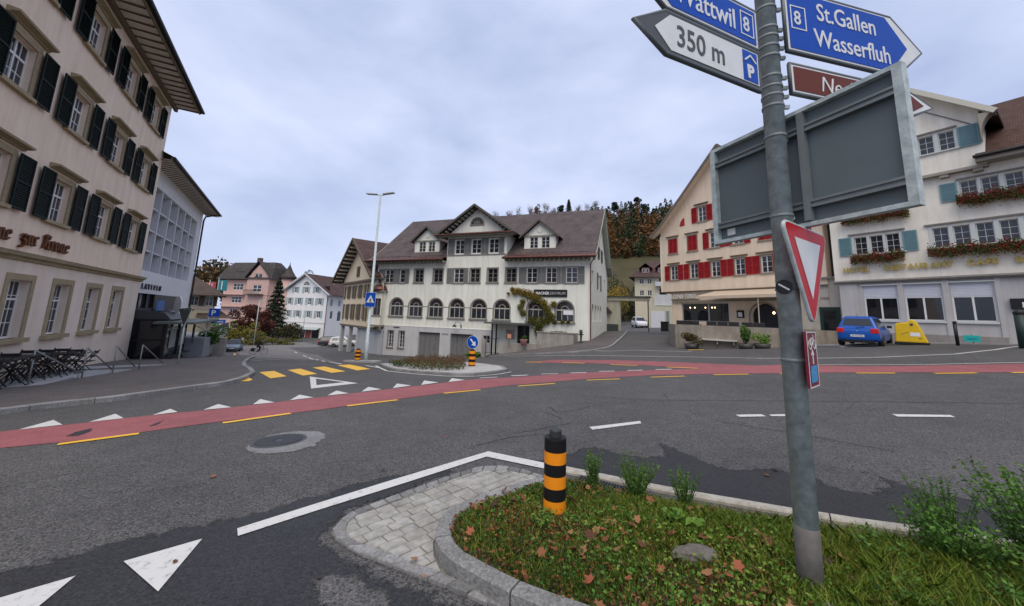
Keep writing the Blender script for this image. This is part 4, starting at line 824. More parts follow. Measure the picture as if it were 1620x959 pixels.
# ================================================================== BEIGE INN (left)
WALL_K = mat('wall_beige_render', (.86, .69, .545), .9, var=.05, vscale=1.2, bump=.22, bscale=28, stain=.18)
WALL_KG = mat('wall_beige_lower', (.78, .66, .555), .9, var=.05, vscale=1.2, bump=.15, bscale=28, stain=.12)
SAND = mat('sandstone', (.36, .29, .18), .85, var=.14, vscale=5, bump=.15, bscale=50, stain=.2)
SHUT_B = mat('shutter_green_black', (.007, .013, .010), .6, spec=.1, var=.15, vscale=4)
KP, KRZ = bframe(-21.234, 21.191, -29.86)
kr = thing('inn_building', 'tall beige inn with black-green shutters and blackletter lettering', 'building', KP, KRZ)
kc = [-2.40-3.465*k for k in range(5)]; kz = (4.53, 7.94, 11.35); KW, KH = 1.14, 1.50
kg = [-2.82-2.57*k for k in range(6)]
hl = [(c-KW/2, c+KW/2, z, z+KH) for c in kc for z in kz]
mk_ = MB(); wall(mk_, -18.4, 0, 3.10, 14.1, hl, 0, .26); mk_.quad((0, 0, -2.5), (0, 12, -2.5), (0, 12, 14.1), (0, 0, 14.1)).quad((-18.4, 0, -2.5), (-18.4, 12, -2.5), (-18.4, 12, 14.1), (-18.4, 0, 14.1)); mk_.build('wall', WALL_K, kr)
GW, GH = 1.12, 1.88
mk_ = MB(); wall(mk_, -18.4, 0, -2.5, 3.10, [(c-GW/2, c+GW/2, .47, .47+GH) for c in kg], -.04, .30); mk_.quad((-18.4, -.04, 3.1), (0, -.04, 3.1), (0, .01, 3.1), (-18.4, .01, 3.1)).quad((0, -.04, -2.5), (0, .01, -2.5), (0, .01, 3.1), (0, -.04, 3.1)); mk_.build('lower_wall', WALL_KG, kr)
MB().box(-18.2, -.4, .7, .75, -2, 14).build('interior', DARK, kr)
co_ = MB(); co_.prism([(-.04, 2.95), (-.10, 2.97), (-.12, 3.06), (-.22, 3.10), (-.24, 3.17), (-.26, 3.22), (0, 3.24), (0, 2.95)], 'x', -18.4, .14); co_.build('cornice', SAND, kr)
hoodm = None
for c in kc:
    for z in kz:
        win(kr, c, z, KW, KH, .16, WHITE_P, 2, 2, 3, fw=.05, top=.34, curtain=rnd.choice((1, 1, 4, 0)))
        surround(kr, c, z, KW, KH, .19, SAND, .035, .10)
        def hd():
            b = MB(); b.prism([(.0, 0), (-.06, 0), (-.08, .04), (-.25, .08), (-.27, .14), (-.05, .17), (0, .17)], 'x', -1.02, 1.02); return b.mesh('window_hood', SAND)
        put('window_hood', cached('khood', hd), kr, (c, 0, z+KH+.27))
        for s in (-1, 1):
            x0 = c-KW/2-.19-.76 if s < 0 else c+KW/2+.19
            shutter(kr, x0, x0+.76, z-.06, z+KH+.14, SHUT_B, y=-.13, slat=.075)
for c in kg:
    win(kr, c, .47, GW, GH, .18, WHITE_P, 2, 2, 4, fw=.055, top=.33, curtain=rnd.choice((0, 1, 0)))
    def gs():
        b = MB(); w, h, t = GW, GH, .2
        b.box(-w/2-t, -w/2, -.07, -.02, 0, h).box(w/2, w/2+t, -.07, -.02, 0, h).box(-w/2-t, w/2+t, -.07, -.02, h, h+t).box(-w/2-t-.06, w/2+t+.06, -.2, .1, -.14, 0); return b.mesh('surround', SAND)
    put('window_surround', cached('kgs', gs), kr, (c, 0, .47))
ev = put('eave', None, kr, (0, 0, 0))
MB().quad((-18.6, 0, 13.93), (.55, 0, 13.93), (.55, -1.19, 13.98), (-18.6, -1.19, 13.98)).build('soffit', mat('soffit_boards', (.78, .70, .60), .8, var=.08, vscale=4), ev)
BRN = mat('eave_brown', (.16, .12, .085), .7)
for i in range(32):
    if i == 0: em = MB().box(-.015, .015, -1.15, -.06, 13.88, 13.965).mesh('soffit_batten', BRN)
    put('soffit_batten', em, ev, (.4-i*.6, 0, 0))
MB().box(-18.6, .55, -.16, 0, 13.70, 13.92).build('wall_plate', BRN, ev)
MB().box(-18.6, .58, -1.25, -1.17, 13.9, 14.12).build('fascia', mat('fascia_brown', (.21, .17, .12), .7), ev)
MB().tube([(-18.7, -1.36, 14.08), (.62, -1.36, 14.08)], .10, 8).build('gutter', BLK, ev)
MB().quad((.56, -1.3, 13.95), (.56, 0, 13.93), (.56, 0, 15.2), (.56, -1.3, 14.2)).build('verge_board', BLK, ev)
rk = MB(); rq(rk, (-18.7, -1.4, 14.16), (.6, -1.4, 14.16), (.6, 6, 19.2), (-18.7, 6, 19.2)); rq(rk, (.6, 13.4, 14.16), (-18.7, 13.4, 14.16), (-18.7, 6, 19.2), (.6, 6, 19.2)); rk.build('roof', rooftile('roof_tiles_dark', (.05, .042, .04), (.075, .06, .055), .17, .16), kr)
# blackletter lettering drawn with a broad nib
GLY = {'T': (1.05, [[(.1,1.3),(.4,1.55),(.95,1.4)],[(.55,1.4),(.35,1.0),(.25,.4),(.5,0),(.9,.15)]]), 'a': (.9, [[(.2,.9),(.5,1),(.65,.8),(.65,.1),(.8,0)],[(.65,.55),(.25,.4),(.2,.1),(.4,0),(.65,.2)]]),
 'v': (.85, [[(.1,1),(.25,.85),(.25,.2),(.5,0),(.7,.3),(.65,.8),(.4,1)]]), 'e': (.85, [[(.75,.65),(.6,1),(.2,.75),(.2,.2),(.45,0),(.75,.2)],[(.2,.5),(.75,.65)]]), 'r': (.75, [[(.1,.95),(.25,.8),(.25,.1),(.4,0)],[(.25,.75),(.5,1),(.7,.85)]]),
 'n': (.98, [[(.1,.95),(.22,.82),(.22,.1),(.35,0)],[(.22,.75),(.5,1),(.68,.82),(.68,.1),(.85,0)]]), 'z': (.85, [[(.1,.85),(.3,1),(.65,.9),(.25,.5),(.6,.4),(.65,0),(.35,-.4),(.1,-.3)]]), 'u': (.95, [[(.1,.95),(.2,.85),(.2,.15),(.45,0),(.65,.2)],[(.65,1),(.65,.1),(.8,0)]]),
 'K': (1.25, [[(.15,1.4),(.45,1.6),(.4,.9),(.3,.2),(.1,0)],[(.45,1.5),(.9,1.5),(.95,1.15),(.45,.9)],[(.45,.9),(.9,.7),(.85,.15),(1.1,0)]]), 'o': (.95, [[(.45,1),(.2,.75),(.2,.2),(.45,0),(.7,.25),(.7,.8),(.45,1)]])}
LET = mat('lettering_bronze', (.13, .045, .016), .55, spec=.2, var=.2, vscale=6)
def blackletter(s, x0, z0, xh, xscale, m, parent, y=-.10):
    x = x0; nb = Vector((.15*math.cos(R(38)), .15*math.sin(R(38))))
    for ch in s:
        if ch == ' ': x += .5*xh*xscale; continue
        adv, st = GLY[ch]; b = MB()
        for pl in st:
            for p, q in zip(pl[:-1], pl[1:]):
                P, Q = Vector(p), Vector(q); P4 = [P-nb, P+nb, Q+nb, Q-nb]
                if (P4[1]-P4[0]).cross(P4[3]-P4[0]) < 0: P4.reverse()
                b.prism([(x+v.x*xh*xscale, z0+v.y*xh) for v in P4], 'y', y, y+.09)
        b.build('letter', m, parent); x += adv*xh*xscale
blackletter('Taverne', -13.55, 3.52, .30, 1.06, LET, kr); blackletter('zur', -11.05, 3.52, .30, 1.14, LET, kr); blackletter('Krone', -9.88, 3.52, .30, 1.18, LET, kr)
# ================================================================== WHITE BLOCK WITH CONCRETE GRID
WALL_L = mat('wall_white_render', (.76, .75, .76), .85, var=.04, vscale=1, bump=.08, bscale=30, stain=.1)
CELL = mat('grid_panel_grey', (.26, .255, .27), .7, var=.1, vscale=.8); GRD = mat('grid_concrete', (.58, .575, .59), .8, var=.06)
LP = Matrix.Rotation(KRZ, 2)@Vector((0, .54))
la = thing('concrete_block', 'white rendered building with a grid of deep concrete cells beside the inn', 'building', (KP[0]+LP.x, KP[1]+LP.y, 0), KRZ)
gx0, gx1, gz0, gz1 = -.4, 13.21, 3.79, 9.12
ml_ = MB(); wall(ml_, .1, 14.85, -3.2, 10.3, [(gx0+.6, gx1, gz0, gz1), (2.0, 6.45, -1.6, 2.38)], 0, .5); ml_.quad((14.85, 0, -3.2), (14.85, 11, -3.2), (14.85, 11, 10.3), (14.85, 0, 10.3)); ml_.build('wall', WALL_L, la)
MB().box(gx0, gx1, .45, .5, gz0, gz1).build('grid_back', CELL, la)
vx = [1.47+1.96*k for k in range(-1, 6)]; hz_ = [5.05, 6.35, 7.75]
for k, x in enumerate(vx):
    if x < .3: continue
    if k <= 6: MB().box(x-.1, x+.1, .02, .45, gz0, gz1).build('grid_fin', GRD, la)
for k in range(len(vx)):
    a = max(vx[k]+.1, .25); b = vx[k+1]-.1 if k+1 < len(vx) else gx1
    if b-a < .3: continue
    for z in hz_: MB().box(a, b, .08, .45, z-.05, z+.05).build('grid_shelf', GRD, la)
for i, ch in enumerate('LATIFIN'): text('letter', ch, .46, BLK, la, (2.3+i*.57, -.06, 2.66), ext=.03, off=.015, sx=.9)
MB().quad((-.3, .0, 10.28), (15.85, .0, 10.28), (15.85, -1.0, 10.35), (-.3, -1.0, 10.35)).build('soffit', MATS['soffit_boards'], la)
for i in range(34):
    if i == 0: em2 = MB().box(-.02, .02, -.98, 0, 10.24, 10.285).mesh('soffit_batten', BRN)
    put('soffit_batten', em2, la, (15.6-i*.48, 0, 0))
MB().box(-.3, 15.87, -1.06, -1.0, 10.3, 10.48).build('fascia', MATS['fascia_brown'], la); MB().tube([(-.3, -1.15, 10.46), (15.95, -1.15, 10.46)], .09, 8).build('gutter', BLK, la)
rk = MB(); rq(rk, (-.3, -1.2, 10.5), (15.9, -1.2, 10.5), (15.9, 5.5, 13.6), (-.3, 5.5, 13.6)); rq(rk, (15.9, 12.2, 10.5), (-.3, 12.2, 10.5), (-.3, 5.5, 13.6), (15.9, 5.5, 13.6)); rk.build('roof', MATS['roof_tiles_dark'], la)
MB().poly([(15.88, -1.2, 10.4), (15.88, 12.2, 10.4), (15.88, 5.5, 13.5)]).build('gable_board', mat('gable_wood', (.3, .22, .16), .8), la)
MB().tube([(15.2, -1.1, 10.4), (14.9, -.2, 10.0), (14.88, -.1, 9.6), (14.88, -.1, -2)], .07, 8).build('downpipe', BLK, la)
GLW = MATS['window_glass_dark']
dn = put('entrance', None, la, (0, 0, 0))
MB().box(2.0, 6.45, .4, .44, -1.6, 2.38).build('entrance_glass', GLW, dn); em_ = MB()
for x in (2.05, 3.5, 4.9, 6.4): em_.box(x-.05, x+.05, .28, .4, -1.6, 2.38)
em_.box(2, 6.45, .28, .4, 1.3, 1.4); em_.build('entrance_frame', BLK, dn)
MB().box(1.2, 9.6, -1.4, .3, 1.30, 1.44).build('canopy', mat('canopy_dark', (.10, .10, .11), .6), la)
# dark glazed porch before the entrance
po = thing('glazed_porch', 'black framed glazed wind porch with a white oval sign at the inn corner', 'porch', (KP[0], KP[1], 0), KRZ)
px0, px1, py0, py1, pzb, pzt = .6, 3.6, -1.3, .3, -1.75, .85
fr_ = MB()
for x in (px0, (px0+px1)/2, px1):
    for y in (py0, py1): fr_.box(x-.05, x+.05, y-.05, y+.05, pzb, pzt)
for z in (pzb+.05, -.35, pzt-.05): fr_.box(px0, px1, py0-.04, py0+.04, z-.05, z+.05).box(px1-.04, px1+.04, py0, py1, z-.05, z+.05).box(px0-.04, px0+.04, py0, py1, z-.05, z+.05)
fr_.build('frame', BLK, po)
MB().box(px0, (px0+px1)/2, py0-.01, py0+.01, pzb, pzt).build('glass', GLW, po); MB().box((px0+px1)/2, px1, py0-.01, py0+.01, pzb, pzt).build('glass', GLW, po); MB().box(px1-.01, px1+.01, py0, py1, pzb, pzt).build('glass', GLW, po); MB().box(px0-.01, px0+.01, py0, py1, pzb, pzt).build('glass', GLW, po)
MB().prism([(py0-.25, pzt), (py1, pzt), (py1, pzt+.55), (py0+.1, pzt+.4)], 'x', px0-.15, px1-.25).build('porch_roof', mat('porch_roof', (.035, .038, .04), .5), po)
MB().prism([(py0-.3, pzt-.02), (py1, pzt-.02), (py1, pzt+.5), (py0+.05, pzt+.36)], 'x', px1-.2, px1+.2).build('porch_skylight', mat('skylight', (.55, .6, .62), .2), po)
sv = MB().lathe([(.48, -.03), (.48, .03)], 24).build('oval_sign', mat('sign_white_plain', (.75, .76, .74), .4), po, loc=(2.6, -1.3, 1.75)); sv.rotation_euler = (math.pi/2, 0, R(40)); sv.scale = (.8, 1.1, 1)
MB().box(.4, 1.5, -.9, -.8, 1.35, 1.95).build('blue_sign', mat('sign_blue_pale', (.08, .17, .42), .4), po); MB().box(1.1, 5.8, -.5, -.45, 1.3, 2.3).build('fascia_panel', BLK, po)
# ================================================================== HOTEL RESTAURANT (right)
WALL_R = mat('wall_cream_white', (.86, .81, .70), .88, var=.05, vscale=1.2, bump=.22, bscale=26, stain=.2)
WALL_RG = mat('wall_grey_shopfront', (.48, .47, .46), .85, var=.06, vscale=1.5, bump=.1, stain=.15)
FR_PALE = mat('frame_pale_grey', (.56, .58, .55), .6); SHUT_T = mat('shutter_teal_grey', (.10, .19, .215), .55, var=.1, vscale=5); SHUT_TF = mat('shutter_teal', (.15, .29, .30), .55)
ROOF_R = rooftile('roof_tiles_red_brown', (.07, .038, .028), (.105, .058, .042), .18, .17, .9)
RP_, RRZ = bframe(20.604, 23.162, 147.3)
rs_ = thing('hotel_building', 'cream hotel restaurant with teal shutters and red flower boxes', 'building', RP_, RRZ)
rowA = [1.26, 1.965, 2.655]; rowB = [4.505, 5.235, 5.99, 6.73, 7.47, 8.2]; rowC = [5.69, 6.385, 7.12, 7.83, 8.55]
rowD = [2.0, 2.7, 3.45, 4.49, 5.235]
rowD = [2.35, 3.05, 3.76, 4.49, 5.235]
WW, WH = .58, 1.08
hl = [(c-WW/2, c+WW/2, 6.14, 6.14+WH) for c in rowA+rowB]+[(c-WW/2, c+WW/2, 8.62, 8.62+.92) for c in rowA+rowC]
m = MB(); wall(m, -.15, 12.5, 4.48, 10.2, hl, 0, .2); m.quad((-.15, 0, 4.48), (-.15, 9, 4.48), (-.15, 9, 10.2), (-.15, 0, 10.2)); m.quad((-.15, 0, 4.48), (12.5, 0, 4.48), (12.5, .25, 4.48), (-.15, .25, 4.48)); m.build('wall', WALL_R, rs_)
hd4 = [(c-WW/2, c+WW/2, 11.32, 12.34) for c in rowD]
m = MB(); wall(m, -.1, 6.42, 10.17, 12.6, hd4, -.35, .2); m.poly([(-.1, -.35, 12.6), (6.42, -.35, 12.6), (6.42, -.35, 13.05), (3.16, -.35, 16.05), (-.1, -.35, 13.05)]); m.quad((6.42, -.35, 10.17), (6.42, 4, 10.17), (6.42, 4, 12.6), (6.42, -.35, 12.6)).quad((-.1, -.35, 10.17), (-.1, 4, 10.17), (-.1, 4, 12.6), (-.1, -.35, 12.6)); m.build('gable_wall', WALL_R, rs_)
MB().box(-.12, 6.44, -.35, .05, 10.02, 10.17).build('jetty_beam', mat('jetty_soffit', (.33, .30, .24), .8), rs_)
for x in (.6, 1.9, 3.3, 4.95, 6.1): MB().box(x-.16, x+.16, -.3, 0, 9.86, 10.02).build('corbel', MATS['jetty_soffit'], rs_)
MB().box(0, 12.3, .6, .65, 1, 10).build('interior', DARK, rs_); MB().box(.1, 6.2, .3, .35, 10.3, 12.5).build('interior', DARK, rs_)
for c in rowA+rowB: win(rs_, c, 6.14, WW, WH, .1, FR_PALE, 1, 2, 3, fw=.045, bar=.02, curtain=rnd.choice((1, 3, 1)))
for c in rowA+rowC: win(rs_, c, 8.62, WW, .92, .1, FR_PALE, 1, 2, 3, fw=.045, bar=.02, curtain=3)
for c in rowD: win(rs_, c, 11.32, WW, 1.02, -.27, FR_PALE, 1, 2, 3, fw=.045, bar=.02, curtain=2)
def trim(x0, x1, z0, z1, y=-.05):
    MB().box(x0, x1, y-.07, y+.05, z1+.03, z1+.1).build('window_hood', STN_G, rs_); MB().box(x0+.05, x1-.05, y, y+.05, z1, z1+.03).build('lintel', FR_PALE, rs_); MB().box(x0, x1, y-.05, y+.05, z0-.07, z0).build('sill', FR_PALE, rs_)
trim(.72, 3.2, 6.14, 7.34); trim(3.95, 8.8, 6.14, 7.34); trim(.72, 3.2, 8.62, 9.6); trim(5.3, 9.1, 8.62, 9.6); trim(1.95, 5.65, 11.32, 12.42, -.40)
def mull(cs, z0, h, y=0):
    for a, b in zip(cs[:-1], cs[1:]): MB().box(a+WW/2, b-WW/2, y-.03, y+.05, z0, z0+h).build('mullion', FR_PALE, rs_)
    for x in (cs[0]-WW/2-.13, cs[-1]+WW/2): MB().box(x, x+.13, y-.03, y+.05, z0, z0+h).build('mullion', FR_PALE, rs_)
mull(rowA, 6.14, WH+.1); mull(rowB, 6.14, WH+.1); mull(rowA, 8.62, .98); mull(rowC, 8.62, .98); mull(rowD, 11.32, 1.1, -.35)
def shut2(x0, x1, z0, z1, y=-.07):
    o = shutter(rs_, x0, x1, z0, z1, SHUT_TF, y, solid=True); MB().box(.07, (x1-x0)-.07, -.006, .01, .08, (z1-z0)-.08).build('shutter_panel', SHUT_T, o)
for a, b, z0, z1, y in ((.24, .83, 6.12, 7.26, -.08), (3.07, 3.65, 6.12, 7.26, -.08), (4.70, 5.30, 8.56, 9.55, -.08), (8.95, 9.5, 8.56, 9.55, -.08), (5.63, 6.34, 11.24, 12.36, -.44), (1.25, 1.9, 11.24, 12.36, -.44), (8.7, 9.2, 6.12, 7.26, -.08)): shut2(a, b, z0, z1, y)
# ground floor shop front
gw = [(1.10, 2.55), (2.82, 4.24), (4.54, 5.94)]
m = MB(); wall(m, 0, 12.5, -.2, 4.48, [(a, b, 2.22, 4.23) for a, b in gw]+[(7.6, 9.0, .6, 3.6)], .12, .2); m.quad((0, .12, -.2), (0, 9, -.2), (0, 9, 4.48), (0, .12, 4.48)); m.build('shopfront_wall', WALL_RG, rs_)
for x0, x1 in ((.02, .86), (2.58, 2.8), (4.27, 4.5), (6.0, 6.18)): MB().box(x0, x1, .06, .125, 1.5, 4.42).build('pilaster', WALL_RG, rs_)
BLIND = mat('roller_blind', (.62, .63, .68), .6, var=.04)
for a, b in gw:
    win(rs_, (a+b)/2, 2.22, b-a, 1.32, .22, WHITE_P, 2, 1, 1, fw=.07, glass=GLD)
    bl = MB()
    for k in range(9): bl.box(a, b, .2, .225, 3.54+k*.077, 3.54+k*.077+.07)
    bl.build('roller_blind', BLIND, rs_); MB().box(a-.04, b+.04, .03, .3, 2.12, 2.22).build('sill', FR_PALE, rs_); MB().box(a-.08, b+.08, .05, .13, 4.23, 4.30).build('lintel', FR_PALE, rs_)
cn_ = MB(); cn_.prism([(.0, 4.40), (-.06, 4.42), (-.12, 4.50), (-.10, 4.54), (0, 4.6), (.1, 4.6), (.1, 4.40)], 'x', -.2, 12.5); cn_.build('cornice', STN_G, rs_)
MB().box(-.02, 6.15, -.02, .13, -.2, 1.5).build('plinth', mat('plinth_brown', (.29, .265, .245), .9, var=.12, vscale=2, stain=.25), rs_)
LETC = mat('letter_cream_shaded', (.46, .35, .08), .5, var=.05)  # cream letters darkened all over, their shadows put into the colour
def letters(s, x0, x1, z, h):
    tmp = text('word', s, h/.70, LETC, rs_, (0, 0, 0), ext=.035, off=.011); xs = [v.co.x for v in tmp.data.vertices]; wdt = max(xs)-min(xs); mn = min(xs); me = tmp.data; bpy.data.objects.remove(tmp); k = (x1-x0)/wdt
    adv = 0
    for ch in s:
        t_ = text('letter', ch, h/.70, LETC, rs_, (0, -.12, z), ext=.03, off=.018); vs = [v.co.x for v in t_.data.vertices]; w_ = max(vs)-min(vs)
        t_.location.x = x0+(adv-min(vs))*k; t_.scale = (k, 1, 1); adv += w_+(wdt-sum(0 for _ in s))*.0+.035
letters('HOTEL', .36, 1.40, 5.09, .27); letters('RESTAURANT', 2.2, 4.35, 5.09, .27); letters('CAFE', 5.27, 6.1, 5.09, .27); letters('BAR', 6.77, 7.4, 5.09, .27)
# roofs
rf = MB(); AX, AZ = 3.16, 16.15
rq(rf, (6.98, -1.0, 12.62), (6.98, 8, 12.62), (AX, 8, AZ), (AX, -1.0, AZ)); rq(rf, (-.7, 8, 12.62), (-.7, -1.0, 12.62), (AX, -1.0, AZ), (AX, 8, AZ))
rq(rf, (6.1, -.75, 10.42), (13, -.75, 10.42), (13, 4.6, 15.0), (6.1, 4.6, 15.0)); rf.build('roof', ROOF_R, rs_)
for s, xe in ((1, 6.98), (-1, -.7)):
    b = MB(); b.beam((xe, -1.02, 12.52), (AX, -1.02, AZ-.1), .07, .24); b.build('bargeboard', mat('barge_cream', (.58, .56, .46), .7), rs_)
    b = MB(); b.quad((xe, -1.0, 12.50), (AX, -1.0, AZ-.12), (AX, -.3, AZ-.12), (xe, -.3, 12.50)); b.build('verge_soffit', WALL_R, rs_)
    xw = 6.42 if s > 0 else -.1
    c = MB(); P = [(xw, 11.3)]+[(xw+s*.55*(1-math.cos(t)), 11.3+1.25*math.sin(t)) for t in np.linspace(0, math.pi/2, 8)]+[(xw, 12.6)]; c.prism(P if s > 0 else P[::-1], 'y', -1.0, -.34); c.build('eave_bracket', MATS['jetty_soffit'], rs_)
b = MB(); b.beam((3.16, -.37, 15.1), (6.1, -.37, 12.4), .05, .05); b.build('gable_string', STN_G, rs_); b = MB(); b.beam((3.16, -.37, 15.1), (.2, -.37, 12.4), .05, .05); b.build('gable_string', STN_G, rs_)
MB().box(6.1, 13, -.8, 0, 10.2, 10.4).build('eave_box', MATS['jetty_soffit'], rs_); MB().tube([(6.05, -.9, 10.45), (13, -.9, 10.45)], .09, 8).build('gutter', BLK, rs_); MB().box(6.98, 7.02, -1.05, 3.0, 12.4, 12.65).build('valley_board', BLK, rs_)
mbx = thing('menu_box', 'small black menu box with lit sheets on the hotel wall', 'menu board', RP_, RRZ)
MB().box(6.38, 7.3, -.04, .1, 2.85, 3.36).build('case', BLK, mbx); MB().box(6.72, 7.0, -.05, -.042, 2.92, 3.18).build('menu_sheet', WB, mbx)
# beige link with a dark door between hotel and confectionery
lk = thing('link_house', 'narrow beige link building with dark glazed door left of the hotel', 'building', RP_, RRZ)
MB().box(-3.2, -.2, .9, 6, -.5, 4.9).build('wall', mat('wall_beige_link', (.48, .44, .38), .9, var=.06, stain=.15), lk); MB().box(-1.35, -.28, .82, .95, .9, 3.0).build('door', mat('door_dark_green', (.018, .04, .036), .3), lk); MB().box(-1.15, -.5, .80, .83, 1.1, 2.8).build('door_glass', GLD, lk)
MB().box(-3.4, -.16, 1.6, 6, 4.9, 11.2).build('gap_filler', mat('gap_shade', (.045, .036, .03), .9, var=.3), lk)  # box filling the dark gap above the link, shade put into its colour
MB().box(-3.3, -.16, .7, 1.0, 4.86, 4.98).build('roof_edge', STN_G, lk)
# ================================================================== CONFECTIONERY WITH RED SHUTTERS
WALL_C = mat('wall_beige_pink', (.80, .655, .50), .88, var=.04, vscale=1, bump=.15, bscale=28, stain=.18)
RED_S = mat('shutter_red', (.36, .022, .026), .6, spec=.2, var=.12, vscale=4); STN_C = mat('stone_trim_olive', (.26, .225, .165), .8, var=.1)
CPz, CRZ = bframe(14.569, 35.637, 150.88)
cf_ = thing('confectionery_building', 'beige gabled house with bright red shutters and ground floor awning', 'building', CPz, CRZ)
r1 = [1.40, 3.43, 5.43, 7.43, 9.40, 11.4]; r2 = [1.36, 3.38, 5.40, 7.40, 9.43, 11.4]; r3 = [4.42, 6.5, 8.6]
cw, ch1, ch2, ch3 = .76, 1.30, 1.36, 1.32
hl = [(c-cw/2, c+cw/2, 5.60, 5.60+ch1) for c in r1]+[(c-cw/2, c+cw/2, 8.10, 8.10+ch2) for c in r2]
m = MB(); wall(m, 0, 13, 4.45, 9.9, hl, 0, .2); m.quad((0, 0, 4.4), (0, 12, 4.4), (0, 12, 9.9), (0, 0, 9.9)).quad((0, 0, 4.45), (13, 0, 4.45), (13, .3, 4.45), (0, .3, 4.45)).quad((13, 0, -1), (13, 12, -1), (13, 12, 9.9), (13, 0, 9.9))
wall(m, 3.0, 10, 9.9, 12.6, [(c-cw/2, c+cw/2, 10.62, 10.62+ch3) for c in r3], 0, .2)
m.poly([(0, 0, 9.9), (3, 0, 9.9), (3, 0, 13.2), (1.6, 0, 11.85), (.6, 0, 10.85), (0, 0, 10.35)]); m.poly([(13, 0, 9.9), (10, 0, 9.9), (10, 0, 13.2), (11.4, 0, 11.85), (12.4, 0, 10.85), (13, 0, 10.35)]); m.poly([(3, 0, 12.6), (10, 0, 12.6), (10, 0, 13.2), (6.5, 0, 16.75), (3, 0, 13.2)]); m.build('wall', WALL_C, cf_)
MB().box(.1, 12.9, .5, .55, 4.5, 9.8).build('interior', DARK, cf_); MB().box(3.1, 9.9, .5, .55, 9.8, 12.5).build('interior', DARK, cf_)
def hood_c(c, z):
    put('window_hood', cached('chood', lambda: MB().prism([(0, 0), (-.08, 0), (-.2, .06), (-.2, .1), (0, .13)], 'x', -.66, .66).mesh('hood', STN_C)), cf_, (c, 0, z))
for c in r1:
    win(cf_, c, 5.60, cw, ch1, .1, WHITE_P, 2, 1, 3, curtain=rnd.choice((0, 1, 2))); surround(cf_, c, 5.60, cw, ch1, .10, STN_C, .025, .06); hood_c(c, 7.08)
    for s in (-1, 1): x0 = c+s*(cw/2+.08)-(.52 if s < 0 else 0); shutter(cf_, x0, x0+.52, 5.54, 6.94, RED_S)
for i, c in enumerate(r2):
    surround(cf_, c, 8.10, cw+.1, ch2, .10, STN_C, .025, .06); hood_c(c, 9.66)
    if i in (0, 1, 4):
        for s in (-1, 0): shutter(cf_, c+s*.47, c+s*.47+.47, 8.10, 9.48, RED_S, -.03)
    else:
        win(cf_, c, 8.10, cw, ch2, .1, WHITE_P, 2, 1, 3)
        for s in (-1, 1): x0 = c+s*(cw/2+.08)-(.52 if s < 0 else 0); shutter(cf_, x0, x0+.52, 8.04, 9.5, RED_S)
for c in r3:
    win(cf_, c, 10.62, cw, ch3, .1, WHITE_P, 2, 1, 3); surround(cf_, c, 10.62, cw, ch3, .10, STN_C, .025, .06); hood_c(c, 12.14)
    for s in (-1, 1): x0 = c+s*(cw/2+.08)-(.52 if s < 0 else 0); shutter(cf_, x0, x0+.52, 10.56, 11.98, RED_S)
q = MB(); q.prism([(2.2, 10.56), (2.68, 10.56), (2.68, 11.25), (2.5, 11.2), (2.3, 10.95), (2.2, 10.7)], 'y', -.05, .0); q.build('attic_shutter', RED_S, cf_)
# curved gable roof
prof = [(-.75, 9.98), (-.2, 10.30), (.6, 10.95), (1.6, 11.95), (2.9, 13.20), (6.5, 16.85)]
ROOF_C = rooftile('roof_tiles_brown', (.075, .05, .042), (.115, .08, .065), .18, .17)
rf = MB()
for p, q in zip(prof[:-1], prof[1:]):
    rq(rf, (p[0], 13, p[1]), (p[0], -.75, p[1]), (q[0], -.75, q[1]), (q[0], 13, q[1])); rq(rf, (13-p[0], -.75, p[1]), (13-p[0], 13, p[1]), (13-q[0], 13, q[1]), (13-q[0], -.75, q[1]))
rf.build('roof', ROOF_C, cf_)
for sgn_ in (0, 1):
    b = MB(); bs = MB()
    for p, q in zip(prof[:-1], prof[1:]):
        X = lambda x: x if not sgn_ else 13-x
        b.beam((X(p[0]), -.76, p[1]-.1), (X(q[0]), -.76, q[1]-.1), .06, .22); bs.quad((X(p[0]), -.74, p[1]-.14), (X(q[0]), -.74, q[1]-.14), (X(q[0]), 0, q[1]-.14), (X(p[0]), 0, p[1]-.14))
    b.build('bargeboard', mat('barge_greybrown', (.15, .125, .105), .8), cf_); bs.build('verge_soffit', WALL_C, cf_)
MB().box(-.05, .0, -.06, .02, 4.5, 9.9).build('corner_board', WHITE_P, cf_)
c = MB(); c.prism([(.1, 4.40), (-.10, 4.42), (-.16, 4.48), (0, 4.52), (.1, 4.52)], 'x', -.1, 13); c.build('cornice', STN_C, cf_)
# ground floor
m = MB(); wall(m, .9, 13, -.8, 4.45, [(1.9, 6.25, 1.80, 3.42), (8.0, 9.9, -.5, 3.3, 1)], .18, .3); m.quad((.9, .18, -.8), (.9, 6, -.8), (.9, 6, 4.45), (.9, .18, 4.45)); m.build('shopfront_wall', WALL_C, cf_)
sw = put('shop_window', None, cf_, (0, 0, 0))
f = MB()
for x in (1.95, 4.45, 6.2): f.box(x-.05, x+.05, .3, .4, 1.8, 3.42)
f.box(1.9, 6.25, .3, .4, 1.8, 1.88).box(1.9, 6.25, .3, .4, 3.34, 3.42); f.build('frame', mat('alu_frame', (.42, .42, .41), .4, metal=.5), sw)
MB().box(1.95, 4.45, .34, .35, 1.85, 3.38).build('pane', GLD, sw); MB().box(4.45, 6.2, .34, .35, 1.85, 3.38).build('pane', GLD, sw)
BULB = mat('lamp_glow', (1, .8, .5), .4, emit=((1, .72, .38), 2.2))
for x in (2.7, 3.15, 4.15, 4.75, 5.0): MB().lathe([(.015, .08), (.045, .04), (.055, 0), (.02, -.05)], 10, (x, .31, 3.0)).build('pendant_lamp', BULB, sw, True)
